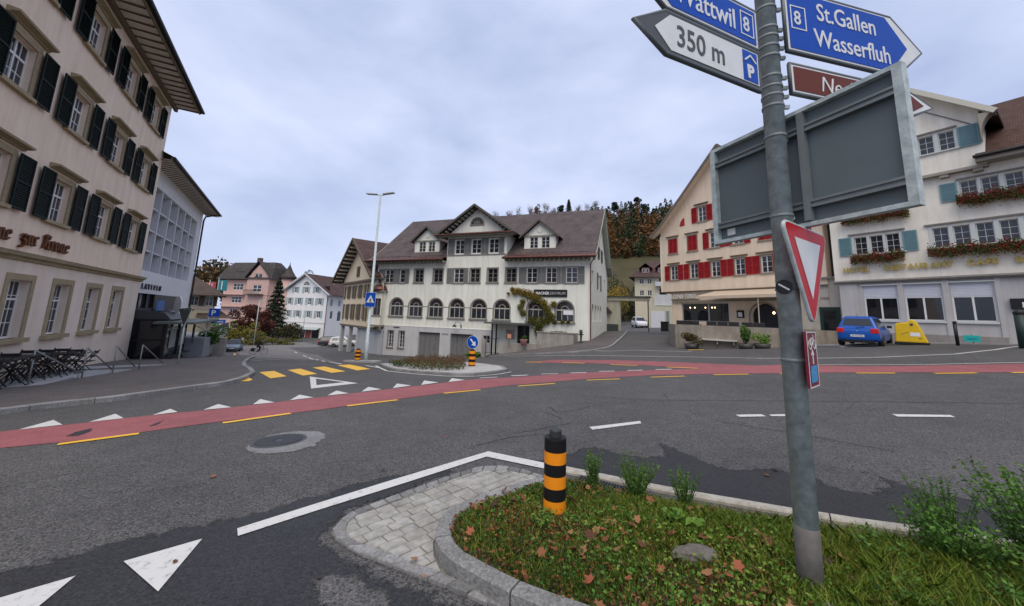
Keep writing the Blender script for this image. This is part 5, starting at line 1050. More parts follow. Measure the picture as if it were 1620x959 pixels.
MB().lathe([(.03, .1), (.1, .0), (.03, -.1)], 10, (9.6, .1, 2.6)).build('wall_lantern', BULB, cf_, True)
arch_trim(cf_, 8.95, 0, 1.9, 3.3, STN_C); MB().box(8.0, 9.9, .4, .44, -.5, 3.3).build('door', mat('door_dark', (.02, .022, .025), .3), cf_)
MB().box(6.92, 7.45, .08, .17, 2.2, 2.78).build('menu_case', BLK, cf_); MB().box(7.03, 7.34, .06, .079, 2.28, 2.62).build('menu_sheet', WB, cf_)
MB().box(1.1, 13, .02, .2, 3.50, 3.66).build('fascia_beam', STN_C, cf_)
for i, ch in enumerate('CONDITOREI'): text('letter', ch, .50, mat('letter_white', (.72, .70, .64), .5), cf_, (1.22+i*.243, -.02, 3.84), ext=.03, off=.012, sx=.68)
AWN = mat('awning_beige', (.52, .42, .31), .8, var=.06, vscale=3)
aw_ = put('awning', None, cf_, (0, 0, 0))
MB().quad((5.3, .0, 4.38), (11.5, .0, 4.38), (11.5, -2.6, 3.80), (5.3, -2.6, 3.80)).quad((5.3, -2.6, 3.80), (11.5, -2.6, 3.80), (11.5, -2.62, 3.58), (5.3, -2.62, 3.58)).build('canvas', AWN, aw_)
for x in (5.5, 7.5, 9.5, 11.3): MB().beam((x, .1, 4.15), (x, -2.55, 3.74), .05).build('awning_arm', BLK, aw_)
MB().beam((9.9, -2.5, 1.3), (9.9, -2.5, 3.8), .05).build('post', AWN, aw_)
MB().box(.92, 3.7, -.02, .16, 3.72, 3.78).build('letter_rail', STN_C, cf_)
# ================================================================== HOUSES FURTHER BACK
# white gabled house with pale blue-green shutters
def fpos(u, v): return u, v
WALL_W = mat('wall_white', (.82, .82, .82), .85, var=.03, stain=.1); SHUT_P = mat('shutter_pale_teal', (.34, .44, .47), .6, var=.06); ROOF_W = rooftile('roof_tiles_maroon', (.075, .045, .042), (.10, .062, .056), .3, .3, .5)
wt, wrz = bframe(-40.6, 82.56, 108)
wh = thing('shop_house', 'white gabled house with pale teal shutters and shop windows', 'building', wt, wrz)
wb = -6.0
ws1 = [-10.9, -8.05, -5.0, -2.1]; w3 = [(-9.35, .9), (-6.3, 1.0), (-3.25, .9)]
hl = [(c-.5, c+.5, z, z+1.45) for c in ws1 for z in (-.05, 2.80)]+[(c-w/2, c+w/2, 5.45, 6.75) for c, w in w3]+[(-11.9, -1.3, -4.6, -2.7)]
m = MB(); wall(m, -12.9, 0, wb, 7.4, [h for h in hl], 0, .25)
m.f = [f for f in m.f]
m2_ = MB(); wall(m2_, -12.9, 0, wb, 5.2, [h for h in hl if h[3] < 5], 0, .25); wall(m2_, -10.3, -2.6, 5.2, 7.0, [h for h in hl if h[3] > 5], 0, .25)
m2_.poly([(-12.9, 0, 5.2), (-10.3, 0, 5.2), (-10.3, 0, 7.0), (-12.9, 0, 5.3)]); m2_.poly([(0, 0, 5.2), (-2.6, 0, 5.2), (-2.6, 0, 7.0), (0, 0, 5.3)]); m2_.poly([(-10.3, 0, 7.0), (-2.6, 0, 7.0), (-6.45, 0, 9.5)])
m2_.quad((-12.9, 0, wb), (-12.9, 12, wb), (-12.9, 12, 5.2), (-12.9, 0, 5.2)); m2_.build('wall', WALL_W, wh)
ms = MB(); shh = [(.9, 1.7, 2.6, 4.1, 1), (3.3, 4.1, 2.6, 4.1, 1), (1.2, 2.0, -.2, 1.5), (3.4, 4.5, -.7, 1.6, 1), (6.0, 6.8, 2.6, 4.1), (8.5, 9.3, 2.6, 4.1)]
wall(ms, 0, 12, wb, 5.2, shh, 0, .2); sd_ = ms.build('side_wall', WALL_W, wh); sd_.rotation_euler = (0, 0, math.pi/2)
for h in shh: win(sd_, (h[0]+h[1])/2, h[2], h[1]-h[0], h[3]-h[2], .1, SHUT_P, 2, 1, 2)
MB().box(-12.7, -.2, .6, .65, wb, 7).build('interior', DARK, wh)
for c in ws1:
    for z in (-.05, 2.80):
        win(wh, c, z, 1.0, 1.45, .1, WHITE_P, 2, 1, 2, fw=.09)
        for s in (-1, 1): x0 = c+s*.55-(.62 if s < 0 else 0); shutter(wh, x0, x0+.62, z-.05, z+1.5, SHUT_P, solid=True)
for c, w in w3:
    win(wh, c, 5.45, w, 1.3, .1, WHITE_P, 2, 1, 2, fw=.09)
    for s in (-1, 1):
        x0 = c+s*(w/2+.05)-(.55 if s < 0 else 0); shutter(wh, x0, x0+.55, 5.4, 6.8, SHUT_P, solid=True)
fl = MB(); fl.poly([(-6.3+.8*math.cos(t), -.03, 7.2+.8*math.sin(t)) for t in np.linspace(0, math.pi, 13)]); fl.build('fan_window', GLD, wh)
f2_ = MB()
for i in range(12): a0, a1 = math.pi*i/12, math.pi*(i+1)/12; f2_.prism([(-6.3+r_*math.cos(a), 7.2+r_*math.sin(a)) for r_, a in ((.8, a0), (.8, a1), (.95, a1), (.95, a0))], 'y', -.07, 0)
for a in (.8, 1.57, 2.34): f2_.beam((-6.3, -.05, 7.2), (-6.3+.8*math.cos(a), -.05, 7.2+.8*math.sin(a)), .06)
f2_.build('fan_surround', WHITE_P, wh)
MB().box(-12.9, 0, -.06, .02, -1.3, -1.15).build('string_course', mat('string_grey', (.5, .5, .52), .8), wh)
for x0, x1, mt in ((-11.9, -8.3, GLD), (-8.1, -6.9, GLD), (-6.8, -5.4, GLD), (-5.2, -3.6, mat('poster_red', (.38, .08, .05), .6, var=.4, vscale=2)), (-3.5, -1.4, GLD)): MB().box(x0, x1, .15, .2, -4.6, -2.7).build('shop_window', mt, wh)
for x in (-11.9, -8.2, -6.85, -5.3, -3.55, -1.3): MB().box(x-.07, x+.07, .05, .2, -4.6, -2.7).build('window_post', WALL_W, wh)
MB().quad((-12.2, 0, -2.15), (-1.0, 0, -2.15), (-1.0, -1.3, -2.65), (-12.2, -1.3, -2.65)).build('awning', mat('awning_pale', (.36, .42, .42), .7), wh)
rf = MB()
for a, b in (((-14.1, 5.05), (-6.45, 9.85)), ((1.2, 5.05), (-6.45, 9.85))):
    y0, y1 = (12.6, -.8) if a[0] < b[0] else (-.8, 12.6); rq(rf, (a[0], y0, a[1]), (a[0], y1, a[1]), (b[0], y1, b[1]), (b[0], y0, b[1]))
rf.build('roof', ROOF_W, wh)
b = MB()
for a in (-14.1, 1.2): b.beam((a, -.82, 4.95), (-6.45, -.82, 9.75), .08, .25); b.quad((a, -.8, 4.9), (-6.45, -.8, 9.7), (-6.45, 0, 9.7), (a, 0, 4.9))
b.build('bargeboard', mat('barge_white', (.62, .64, .63), .7), wh)
MB().tube([(.1, -.1, 5), (.1, -.1, wb)], .07, 8).build('downpipe', BLK, wh)
# cream house with brown shutters beyond the big house
WALL_CR = mat('wall_cream', (.68, .585, .43), .88, var=.05, stain=.15); SHUT_BR = mat('shutter_brown', (.135, .105, .075), .7, var=.12)
a_ = R(-40); crp, crz = bframe(-20.91, 47.61, 140)
ch = thing('shuttered_house', 'cream gabled house with brown shutters over an open garage bay', 'building', crp, crz)
ccol = [-.2, 1.75, 3.9, 6.0, 8.2]
hl = [(c-.42, c+.42, z, z+h) for c in ccol for z, h in ((.72, 1.75), (3.25, 1.45))]+[(3.5, 4.4, 5.85, 7.0)]
m = MB(); wall(m, -1.5, 12, .0, 5.3, hl[:-1], 0, .2); wall(m, .5, 7.5, 5.3, 7.3, hl[-1:], -.12, .2); m.poly([(.5, -.12, 5.3), (.5, -.12, 7.3), (-1.4, -.12, 5.7), (-1.5, -.12, 5.3)]); m.poly([(.5, -.12, 7.3), (7.5, -.12, 7.3), (6.5, -.12, 8.3), (5.2, -.12, 9.6), (2.7, -.12, 8.9)]); m.poly([(7.5, -.12, 5.3), (12, -.12, 5.3), (10, -.12, 6.4), (7.5, -.12, 8.2)])
m.quad((-1.5, 0, 0), (-1.5, 8, 0), (-1.5, 8, 5.6), (-1.5, 0, 5.6)); m.build('wall', WALL_CR, ch)
MB().box(-1.3, 11.8, .6, .65, .1, 7).build('interior', DARK, ch)
for c in ccol:
    for z, h in ((.72, 1.75), (3.25, 1.45)):
        win(ch, c, z, .84, h, .08, FR_PALE, 2, 1, 2)
        for s in (-1, 1): x0 = c+s*.46-(.48 if s < 0 else 0); shutter(ch, x0, x0+.48, z-.05, z+h+.08, SHUT_BR)
shutter(ch, 3.45, 3.95, 5.8, 7.05, SHUT_BR, -.2); shutter(ch, 3.97, 4.45, 5.8, 7.05, SHUT_BR, -.2)
MB().box(-1.6, 12, -.3, .05, 5.08, 5.3).build('cornice', SHUT_BR, ch); MB().box(-1.6, 12, -.12, .05, -.12, .06).build('beam', mat('beam_brown', (.14, .115, .085), .8), ch)
rf = MB(); AXc, AZc = 4.3, 10.35
rq(rf, (-3.0, 9, 5.35), (-3.0, -1.3, 5.35), (AXc, -1.3, AZc), (AXc, 9, AZc)); rq(rf, (11.6, -1.3, 5.35), (11.6, 9, 5.35), (AXc, 9, AZc), (AXc, -1.3, AZc)); rf.build('roof', ROOF_W, ch)
b = MB()
for xe in (-3.0, 11.6): b.beam((xe, -1.3, 5.25), (AXc, -1.3, AZc-.1), .1, .3); b.quad((xe, -1.25, 5.2), (AXc, -1.25, AZc-.15), (AXc, -.1, AZc-.15), (xe, -.1, 5.2))
b.build('bargeboard', mat('barge_brown', (.13, .09, .06), .8), ch)
b = MB()
for k in range(12): t = (k+.5)/12; b.box(-3+7.3*t-.07, -3+7.3*t+.07, -1.2, -.15, 5.0+5.0*t-.1, 5.0+5.0*t+.05)
stuff(b.build('purlin_ends', MATS['barge_cream'], ch))
WG = mat('wall_white_grey', (.52, .53, .54), .85, stain=.2)
for x in (-1.3, 2.0, 5.0, 8.2): MB().box(x-.2, x+.2, .0, .4, -4.2, -.1).build('pillar', WG, ch)
MB().box(-1.5, 12, 5.0, 5.2, -4.2, -.1).build('bay_back_wall', WG, ch); MB().box(-1.5, 12, .05, 5, -.2, -.1).build('bay_ceiling', WG, ch); MB().box(5.2, 12, .2, .3, -4.2, -.1).build('bay_panel', mat('bay_panel', (.42, .44, .47), .8), ch)
# pink villa with mansard roof and turret
WALL_P = mat('wall_pink', (.60, .40, .345), .88, var=.05, stain=.12); ROOF_P = mat('roof_slate_brown', (.052, .045, .042), .8, var=.3, vscale=1.2); TRIMP = mat('trim_pink_grey', (.50, .38, .35), .8)
PLACE = Vector((-61.3, 85.3))
pp, prz = bframe(-60.0, 86.2, 105)
pk = thing('pink_villa', 'pink villa with brown mansard roof, gable and pointed turret', 'building', pp, prz)
pb0 = -4.5
hl = [(-5.9, -2.85, 5.65, 7.25), (-5.9, -2.85, 2.65, 4.2), (-5.9, -3.6, -.4, 1.35)]
m = MB(); wall(m, -8.7, -.9, pb0, 8.1, hl, 0, .2); wall(m, -.9, 5.4, pb0, 8.4, [(.9, 3.5, 5.2, 6.9)], -.8, .2); wall(m, .4, 4.0, 8.4, 9.9, [(1.0, 3.3, 8.5, 9.5)], -.8, .2)
m.poly([(-.9, -.8, 8.4), (.4, -.8, 8.4), (.4, -.8, 9.9), (.1, -.8, 9.4)]); m.poly([(5.4, -.8, 8.4), (4.0, -.8, 8.4), (4.0, -.8, 9.9), (4.5, -.8, 9.4)]); m.poly([(.4, -.8, 9.9), (4.0, -.8, 9.9), (2.2, -.8, 11.6)])
m.quad((-.9, -.8, pb0), (-.9, 0, pb0), (-.9, 0, 8.4), (-.9, -.8, 8.4)).quad((-8.7, 0, pb0), (-8.7, 4, pb0), (-8.7, 4, 8.1), (-8.7, 0, 8.1)).quad((5.4, -.8, pb0), (5.4, 3, pb0), (5.4, 3, 8.3), (5.4, -.8, 8.3)); m.build('wall', WALL_P, pk)
MB().box(-8.5, 5.3, .5, .55, pb0, 8).build('interior', DARK, pk)
for a, bb, c, e in hl: win(pk, (a+bb)/2, c, bb-a, e-c, .08, WHITE_P, 3, 1, 2, fw=.12, bar=.08)
win(pk, 2.2, 5.2, 2.6, 1.7, -.7, WHITE_P, 2, 1, 2, fw=.16, bar=.08); win(pk, 2.15, 8.5, 2.3, 1.0, -.7, WHITE_P, 2, 1, 1, fw=.16)
for z in (4.55, 1.75): MB().box(-8.8, 5.5, -.9, .05, z, z+.12).build('string_course', TRIMP, pk)
bl = MB(); bl.box(-.2, 4.4, -2.0, -.8, 4.6, 4.75)
for i in range(16): bl.box(-.2+i*.3, -.15+i*.3, -2.0, -1.95, 4.75, 5.6)
bl.box(-.25, 4.45, -2.05, -1.9, 5.55, 5.68); bl.build('balcony', PLATE, pk)
r = MB()
E_ = [(-10.2, -1.0), (.4, -1.0), (.4, 9.5), (-10.2, 9.5)]; Tp = [(-8.4, 3.0), (-.5, 3.0), (-.5, 6.0), (-8.4, 6.0)]; Md = [(-9.0, .6), (.0, .6), (.0, 8.2), (-9.0, 8.2)]
def ringq(A, za, B, zb):
    for i in range(4): j = (i+1) % 4; r.quad((*A[i], za), (*A[j], za), (*B[j], zb), (*B[i], zb))
E_ = [(-10.2, -1.0), (6.2, -1.0), (6.2, 5), (-10.2, 5)]; Md = [(-9.2, .3), (5.3, .3), (5.3, 4), (-9.2, 4)]; Tp = [(-8.2, 1.4), (4.2, 1.4), (4.2, 3.0), (-8.2, 3.0)]
ringq(E_, 8.2, Md, 10.9); ringq(Md, 10.9, Tp, 12.4); r.quad(*[(*p, 12.4) for p in Tp])
r.quad((-1.3, -1.3, 8.5), (-1.3, 4, 8.5), (.6, 4, 10.6), (.6, -1.3, 10.6)).quad((.6, -1.3, 10.6), (.6, 4, 10.6), (2.2, 4, 12.3), (2.2, -1.3, 12.3)).quad((5.8, -1.3, 8.5), (5.8, 4, 8.5), (3.9, 4, 10.6), (3.9, -1.3, 10.6)).quad((3.9, -1.3, 10.6), (3.9, 4, 10.6), (2.2, 4, 12.3), (2.2, -1.3, 12.3)); rp = r.build('roof', ROOF_P, pk)
MB().box(-1.9, -1.0, 1.8, 2.6, 12, 13.6).build('chimney', mat('chimney_brown', (.12, .085, .07), .9), rp); MB().box(-5.4, -2.6, -.2, 2.5, 8.9, 10.1).build('roof_dormer', ROOF_P, rp); MB().box(-5.1, -2.9, -.25, -.2, 9.1, 9.8).build('dormer_window', GL, rp)
tu = put('turret', None, pk, (6.6, 3.2, 0)); MB().lathe([(1.7, pb0), (1.7, 8.9)], 12).build('turret_wall', WALL_P, tu, True); MB().lathe([(2.2, 8.7), (1.5, 9.4), (.75, 10.6), (.1, 12.0), (.03, 12.7)], 12).build('turret_roof', ROOF_P, tu, True)
# low house with brown hipped roof left of the villa, shop front below
WALL_Y = mat('wall_yellow_cream', (.50, .45, .33), .88, var=.05, stain=.15); ROOF_H = rooftile('roof_tiles_sepia', (.07, .05, .038), (.10, .072, .055), .25, .25, .5)
hp, hrz = bframe(-36.0, 45.5, 52)
hs = thing('low_house', 'small yellowish house with brown hipped roof beyond the white block', 'building', hp, hrz)
hl = [(x, x+.75, 1.75, 2.85) for x in (-4.9, -2.3, -.95)]
m = MB(); wall(m, -8, 0, -5, 3.1, hl, 0, .2); m.quad((0, 0, -5), (0, 8, -5), (0, 8, 3.1), (0, 0, 3.1)); m.quad((-8, 0, -5), (-8, 8, -5), (-8, 8, 3.1), (-8, 0, 3.1)); m.build('wall', WALL_Y, hs); MB().box(-7.8, -.2, .5, .55, -4, 3).build('interior', DARK, hs)
for x in (-4.9, -2.3, -.95):
    win(hs, x+.375, 1.75, .75, 1.1, .08, FR_PALE, 2, 1, 2)
    for q_ in (-.42, .77): shutter(hs, x+q_, x+q_+.4, 1.7, 2.9, SHUT_BR)
MB().box(-8, 0, -.06, .02, 1.35, 1.5).build('string_course', TRIMP, hs)
r = MB(); rq(r, (-9.2, -1.1, 3.0), (1.1, -1.1, 3.0), (-2.5, 4, 5.5), (-5.5, 4, 5.5)); rtri(r, (1.1, -1.1, 3.0), (1.1, 9.1, 3.0), (-2.5, 4, 5.5)); rq(r, (1.1, 9.1, 3.0), (-9.2, 9.1, 3.0), (-5.5, 4, 5.5), (-2.5, 4, 5.5)); rtri(r, (-9.2, 9.1, 3.0), (-9.2, -1.1, 3.0), (-5.5, 4, 5.5)); r.build('roof', ROOF_H, hs)
MB().box(-9.1, 1.0, -1.05, 0, 2.9, 3.0).build('eave_soffit', SHUT_BR, hs)
r = MB(); rq(r, (-1.5, -1.5, .35), (1.9, -1.5, .35), (.5, 1.2, 1.3), (-1.5, 1.2, 1.3)); r.build('lean_to_roof', ROOF_H, hs)
# low shop with flat roof and glass front along the street
kp, krz = bframe(-28.41, 36.18, -32)
ko = thing('glass_shop', 'low flat-roofed shop with glass front and balcony rail beyond the pavement', 'shop', kp, krz)
MB().box(-9, 2.4, -1.0, 4, -1.05, -.88).build('flat_roof', mat('flat_roof_grey', (.36, .35, .33), .8), ko); MB().box(-8.8, 2.2, 0, .05, -3.1, -1.05).build('shop_glass', GLD, ko); MB().box(-8.8, 2.2, -.2, .1, -4.5, -2.7).build('shop_base', WG, ko)
for x in (-8.7, -6.5, -4.4, -2.2, .0, 2.1): MB().box(x-.06, x+.06, -.06, .1, -3.1, -1.05).build('shop_post', FR_PALE, ko)
MB().box(-9, 2.4, -.95, -.85, -.88, -.2).build('balcony_parapet', mat('parapet', (.50, .48, .40), .8), ko); MB().box(-9, 2.4, -.97, -.83, -.2, .12).build('planter_band', mat('planter_dark', (.10, .09, .08), .9, var=.5, vscale=2), ko)
# house with maroon roof on the lane behind
bp, brz = bframe(27.0, 80.6, 115)
bh = thing('lane_house', 'cream three-storey house with maroon dormer roof behind the lane', 'building', bp, brz)
hl = [(a, a+.9, z, z+1.2) for a in (1.0, 2.6) for z in (7.0, 9.6)]+[(5.0, 6.4, 6.4, 8.6), (5.0, 6.4, 9.2, 10.9)]
m = MB(); wall(m, 0, 9, -1, 11.2, hl, 0, .2); m.quad((0, 0, -1), (0, 9, -1), (0, 9, 11.2), (0, 0, 11.2)); m.build('wall', mat('wall_cream_yellow', (.60, .55, .42), .88, var=.04, stain=.12), bh); MB().box(.2, 8.8, .5, .55, 0, 11).build('interior', DARK, bh)
for a in (1.0, 2.6):
    for z in (7.0, 9.6): win(bh, a+.45, z, .9, 1.2, .1, WHITE_P, 2, 1, 2, fw=.09)
for z in (6.3, 9.0): MB().box(4.3, 9, -1.4, 0, z, z+.9).build('balcony', WG, bh)
r = MB(); rq(r, (-1.2, -1.2, 11.0), (10.5, -1.2, 11.0), (8.5, 4.5, 15.2), (2.5, 4.5, 15.2)); rtri(r, (-1.2, 9.5, 11.0), (-1.2, -1.2, 11.0), (2.5, 4.5, 15.2)); rq(r, (10.5, 9.5, 11), (-1.2, 9.5, 11), (2.5, 4.5, 15.2), (8.5, 4.5, 15.2)); r.build('roof', ROOF_W, bh)
for cx in (2.3, 5.6):
    d = put('roof_dormer', None, bh, (cx, .2, 0)); MB().box(-.9, .9, 0, 3, 11.8, 13.2).build('dormer_wall', mat('dormer_red', (.16, .06, .055), .8), d)
    for s in (-.36, .36): win(d, s, 12.1, .55, .8, -.06, WHITE_P, 1, 1, 1)
    q = MB(); rq(q, (-1.4, -.5, 12.95), (-1.4, 4, 12.95), (0, 4, 14.1), (0, -.5, 14.1)); rq(q, (1.4, 4, 12.95), (1.4, -.5, 12.95), (0, -.5, 14.1), (0, 4, 14.1)); q.build('dormer_roof', ROOF_W, d)
# garage on the lane
gp_, grz = bframe(21.89, 58.01, 115)
ga = thing('garage', 'small flat-roofed cream garage with white roller door on the lane', 'garage', gp_, grz)
MB().box(-.4, 5.5, .02, 6, -.5, 4.0).build('wall', mat('wall_cream_green', (.52, .51, .40), .88, stain=.2), ga); gd = MB()
for k in range(12): gd.box(0, 1.95, -.05, .01, .55+k*.222, .55+k*.222+.21)
gd.build('roller_door', BLIND, ga); MB().box(2.2, 2.6, -.05, .01, .6, 3.3).build('side_door', mat('door_greyblue', (.2, .23, .25), .6), ga)
MB().box(.6, 6, .8, 6, 4.0, 4.15).build('flat_roof', WG, ga); MB().box(.5, 6, .6, .8, 4.15, 5.6).build('balcony_front', WG, ga)
# covered passage over the lane, built against the big house
bp2, brz2 = bframe(11.53, 44.53, 115)
cp_ = thing('covered_passage', 'cream beam-roofed gateway spanning the lane beside the white house', 'gateway', bp2, brz2)
PB = MATS['wall_cream_green']; MB().box(-.3, 4.75, 0, 1.2, 3.98, 4.38).build('beam', PB, cp_); MB().box(-.5, 4.95, -.2, 1.4, 4.38, 4.5).build('beam_roof', PLATE, cp_); MB().box(.0, 1.5, .2, 1.0, -.2, 3.98).build('pier', PB, cp_); MB().box(4.55, 4.67, .5, .62, -.2, 3.98).build('post', PLATE, cp_)
q = MB(); q.prism([(-1.2, 2.6), (.6, 2.6), (-.6, 3.9), (-1.2, 4.0)], 'y', -.8, 1.2); q.build('porch_roof', mat('porch_brown', (.075, .05, .042), .8), cp_); MB().box(-.9, -.1, -.2, -.15, 1.1, 2.5).build('notice_board', WB, cp_); MB().box(-1.0, 1.3, -.5, .1, .3, 1.2).build('crate_rack', mat('rack_dark', (.05, .06, .06), .6), cp_)
# ================================================================== SIGNPOST (near)
GALV = mat('galvanised_steel', (.32, .385, .39), .5, metal=.0, vscale=15, col2=(.60, .68, .68), bump=.1, bscale=60, stain=.2, vdet=9)
GALV_D = mat('galvanised_dark', (.17, .195, .20), .55, metal=.1, var=.12, vscale=5)
S_BLUE = mat('sign_blue', (.004, .065, .40), .4, spec=.15, var=.04); S_WHITE = mat('sign_white', (.66, .68, .68), .4, var=.06, vscale=8); S_BROWN = mat('sign_brown', (.13, .03, .016), .4, spec=.15); S_GREY = mat('sign_text_grey', (.07, .075, .08), .5); S_RED = mat('sign_red', (.48, .006, .014), .4, spec=.15); S_RIM = mat('sign_rim', (.10, .115, .12), .45, metal=.1, var=.15)
SPX, SPY = 1.851, 2.469; spz = float(bedz(np.array(SPX), np.array(SPY)))
sp = thing('signpost', 'tall galvanised signpost with blue, white and brown direction arrows', 'signpost', (SPX, SPY, 0))
pm_ = MB(); pm_.lathe([(.064, spz+.33), (.064, 4.75), (.068, 4.75), (.068, 4.79), (.0, 4.80)], 28); pm_.build('pole', GALV, sp, True)
MB().lathe([(.0655, spz-.15), (.0655, spz+.34), (.063, spz+.345)], 28).build('pole_foot', mat('pole_foot', (.13, .12, .11), .8, vscale=9, col2=(.20, .19, .175), stain=.35), sp, True)
for z in (1.50, 1.96, 2.46, 3.04, 3.27, 3.35, 3.42, 3.50, 3.66, 3.74, 3.82, 3.89, 4.06, 4.30):
    c = MB(); c.lathe([(.0652, -.011), (.0695, -.009), (.0695, .009), (.0652, .011)], 24); o = c.build('clamp_band', GALV_D, sp, True, (0, 0, z)); MB().box(.055, .105, -.012, .012, -.012, .012).build('clamp_bolt', GALV, o); o.rotation_euler = (0, 0, R(-10 if z > 3.2 else 15))
def sgroup(name, az): o = put(name, None, sp, (0, 0, 0)); a = R(az); o.rotation_euler = (0, 0, math.atan2(math.cos(a), math.sin(a))); return o
def plate(parent, name, pts, y0, y1, m, bevel=0):
    if sum(pts[i-1][0]*pts[i][1]-pts[i][0]*pts[i-1][1] for i in range(len(pts))) < 0: pts = pts[::-1]
    return MB().prism(pts, 'y', y0, y1).build(name, m, parent, bevel=bevel)
def rim(parent, pts, r, y, m=S_RIM):
    P = [(p[0], y, p[1]) for p in pts]; MB().tube(P+[P[0], P[1]], r, 8, False).build('rim', m, parent, True)
def inset(pts, d):
    n = len(pts); o = []
    for i in range(n):
        a, b, c = Vector(pts[i-1]), Vector(pts[i]), Vector(pts[(i+1) % n]); u = (b-a).normalized(); v = (c-b).normalized(); nu = Vector((-u.y, u.x)); nv = Vector((-v.y, v.x)); k = (nu+nv); k = k/(k.length_squared/2) if k.length_squared > 1e-6 else nu
        o.append(tuple(b+k*d))
    return o
def arrow(name, az, body0, body1, tip, z0, z1, face, bord, y=-.10, inner=None):
    s = sgroup(name, az); zt = (z0+z1)/2
    P = [(body0, z0), (body1, z0), (tip, zt), (body1, z1), (body0, z1)]
    if tip < body0: P = P[::-1]
    plate(s, 'panel', P, y-.012, y+.012, bord); rim(s, P, .016, y)
    I = inset(P, .022); 
    if inner is not None:
        sgn = 1 if tip > body0 else -1
        I = [(body0+sgn*.022, z0+.022), (inner[0], z0+.022), (inner[1], zt), (inner[0], z1-.022), (body0+sgn*.022, z1-.022)]
    plate(s, 'face', I, y-.0155, y-.0125, face); return s
def boxline(parent, x0, x1, z0, z1, t, y, m):
    MB().box(x0, x1, y-.002, y, z0, z0+t).box(x0, x1, y-.002, y, z1-t, z1).box(x0, x0+t, y-.002, y, z0+t, z1-t).box(x1-t, x1, y-.002, y, z0+t, z1-t).build('route_box', m, parent)
yt = -.117
a1 = arrow('direction_arrow', 77, .045, 1.10, 1.40, 3.665, 4.175, S_BLUE, S_WHITE, inner=(1.03, 1.235)); a1['label'] = 'blue arrow sign to St.Gallen and Wasserfluh'
text('lettering', 'St.Gallen', .205, S_WHITE, a1, (.33, yt, 3.965), sx=.80, ext=.002, off=.0015); text('lettering', 'Wasserfluh', .205, S_WHITE, a1, (.29, yt, 3.745), sx=.80, ext=.002, off=.0015)
boxline(a1, .085, .225, 3.845, 4.035, .009, -.1165, S_WHITE); text('lettering', '8', .155, S_WHITE, a1, (.113, yt, 3.886), sx=.85, ext=.002, off=.002)
a2 = arrow('direction_arrow', 77, .05, 1.17, 1.43, 3.335, 3.56, S_BROWN, S_WHITE, inner=(1.16, 1.33)); a2['label'] = 'brown tourist arrow sign partly hidden'
text('lettering', 'Neckertal', .175, S_WHITE, a2, (.30, yt, 3.385), sx=.9, ext=.002, off=-.001, shear=.18)
a3 = arrow('direction_arrow', 67, -.30, -1.12, -1.34, 3.555, 3.845, S_BLUE, S_WHITE, inner=(-1.08, -1.23)); a3['label'] = 'blue arrow sign to Wattwil'
text('lettering', 'Wattwil', .205, S_WHITE, a3, (-1.06, yt, 3.625), sx=.80, ext=.002, off=.0015); boxline(a3, -.475, -.345, 3.615, 3.79, .008, -.1165, S_WHITE); text('lettering', '8', .15, S_WHITE, a3, (-.45, yt, 3.65), sx=.85, ext=.002, off=.002)
a4 = arrow('direction_arrow', 67, -.30, -1.13, -1.36, 3.255, 3.53, S_WHITE, S_GREY, inner=(-1.10, -1.22)); a4['label'] = 'white arrow sign reading 350 m with parking symbol'
text('lettering', '350 m', .195, S_GREY, a4, (-1.06, yt, 3.325), sx=.84, ext=.002, off=.0015)
MB().box(-.475, -.335, yt-.001, yt+.002, 3.285, 3.50).build('parking_symbol', S_BLUE, a4); text('lettering', 'P', .125, S_WHITE, a4, (-.44, yt-.003, 3.31), sx=.95, ext=.002, off=.006)
rfm = MB(); rfm.beam((-.462, yt-.003, 3.425), (-.405, yt-.003, 3.47), .005, .012).beam((-.405, yt-.003, 3.47), (-.35, yt-.003, 3.425), .005, .012); rfm.build('roof_symbol', S_WHITE, a4)
# big panel seen from behind
pn = sgroup('sign_back', 160); pn['label'] = 'large grey sign board seen from behind'
X0, X1, Z0, Z1 = -.61, .64, 2.395, 3.205
MB().box(X0, X1, .125, .135, Z0, Z1).build('sheet', mat('sign_back_grey', (.115, .145, .155), .55, metal=.0, var=.06, vscale=3), pn)
fr = MB(); fr.box(X0-.015, X0+.03, .085, .14, Z0-.015, Z1+.015).box(X1-.03, X1+.015, .085, .14, Z0-.015, Z1+.015).box(X0+.03, X1-.03, .085, .14, Z0-.015, Z0+.012).box(X0+.03, X1-.03, .085, .14, Z1-.012, Z1+.015); fr.build('edge_frame', GALV, pn)
for z in (2.53, 3.07): MB().box(X0+.03, X1-.03, .095, .124, z-.022, z+.022).box(X0+.03, X1-.03, .085, .095, z+.010, z+.026).box(X0+.03, X1-.03, .085, .095, z-.026, z-.010).build('rail', GALV_D, pn)
MB().box(X0+.09, X0+.16, .118, .124, Z0+.045, Z0+.10).build('sticker', S_WHITE, pn); MB().box(.10, .135, .07, .12, Z0+.02, Z1-.02).build('upright', GALV_D, pn)
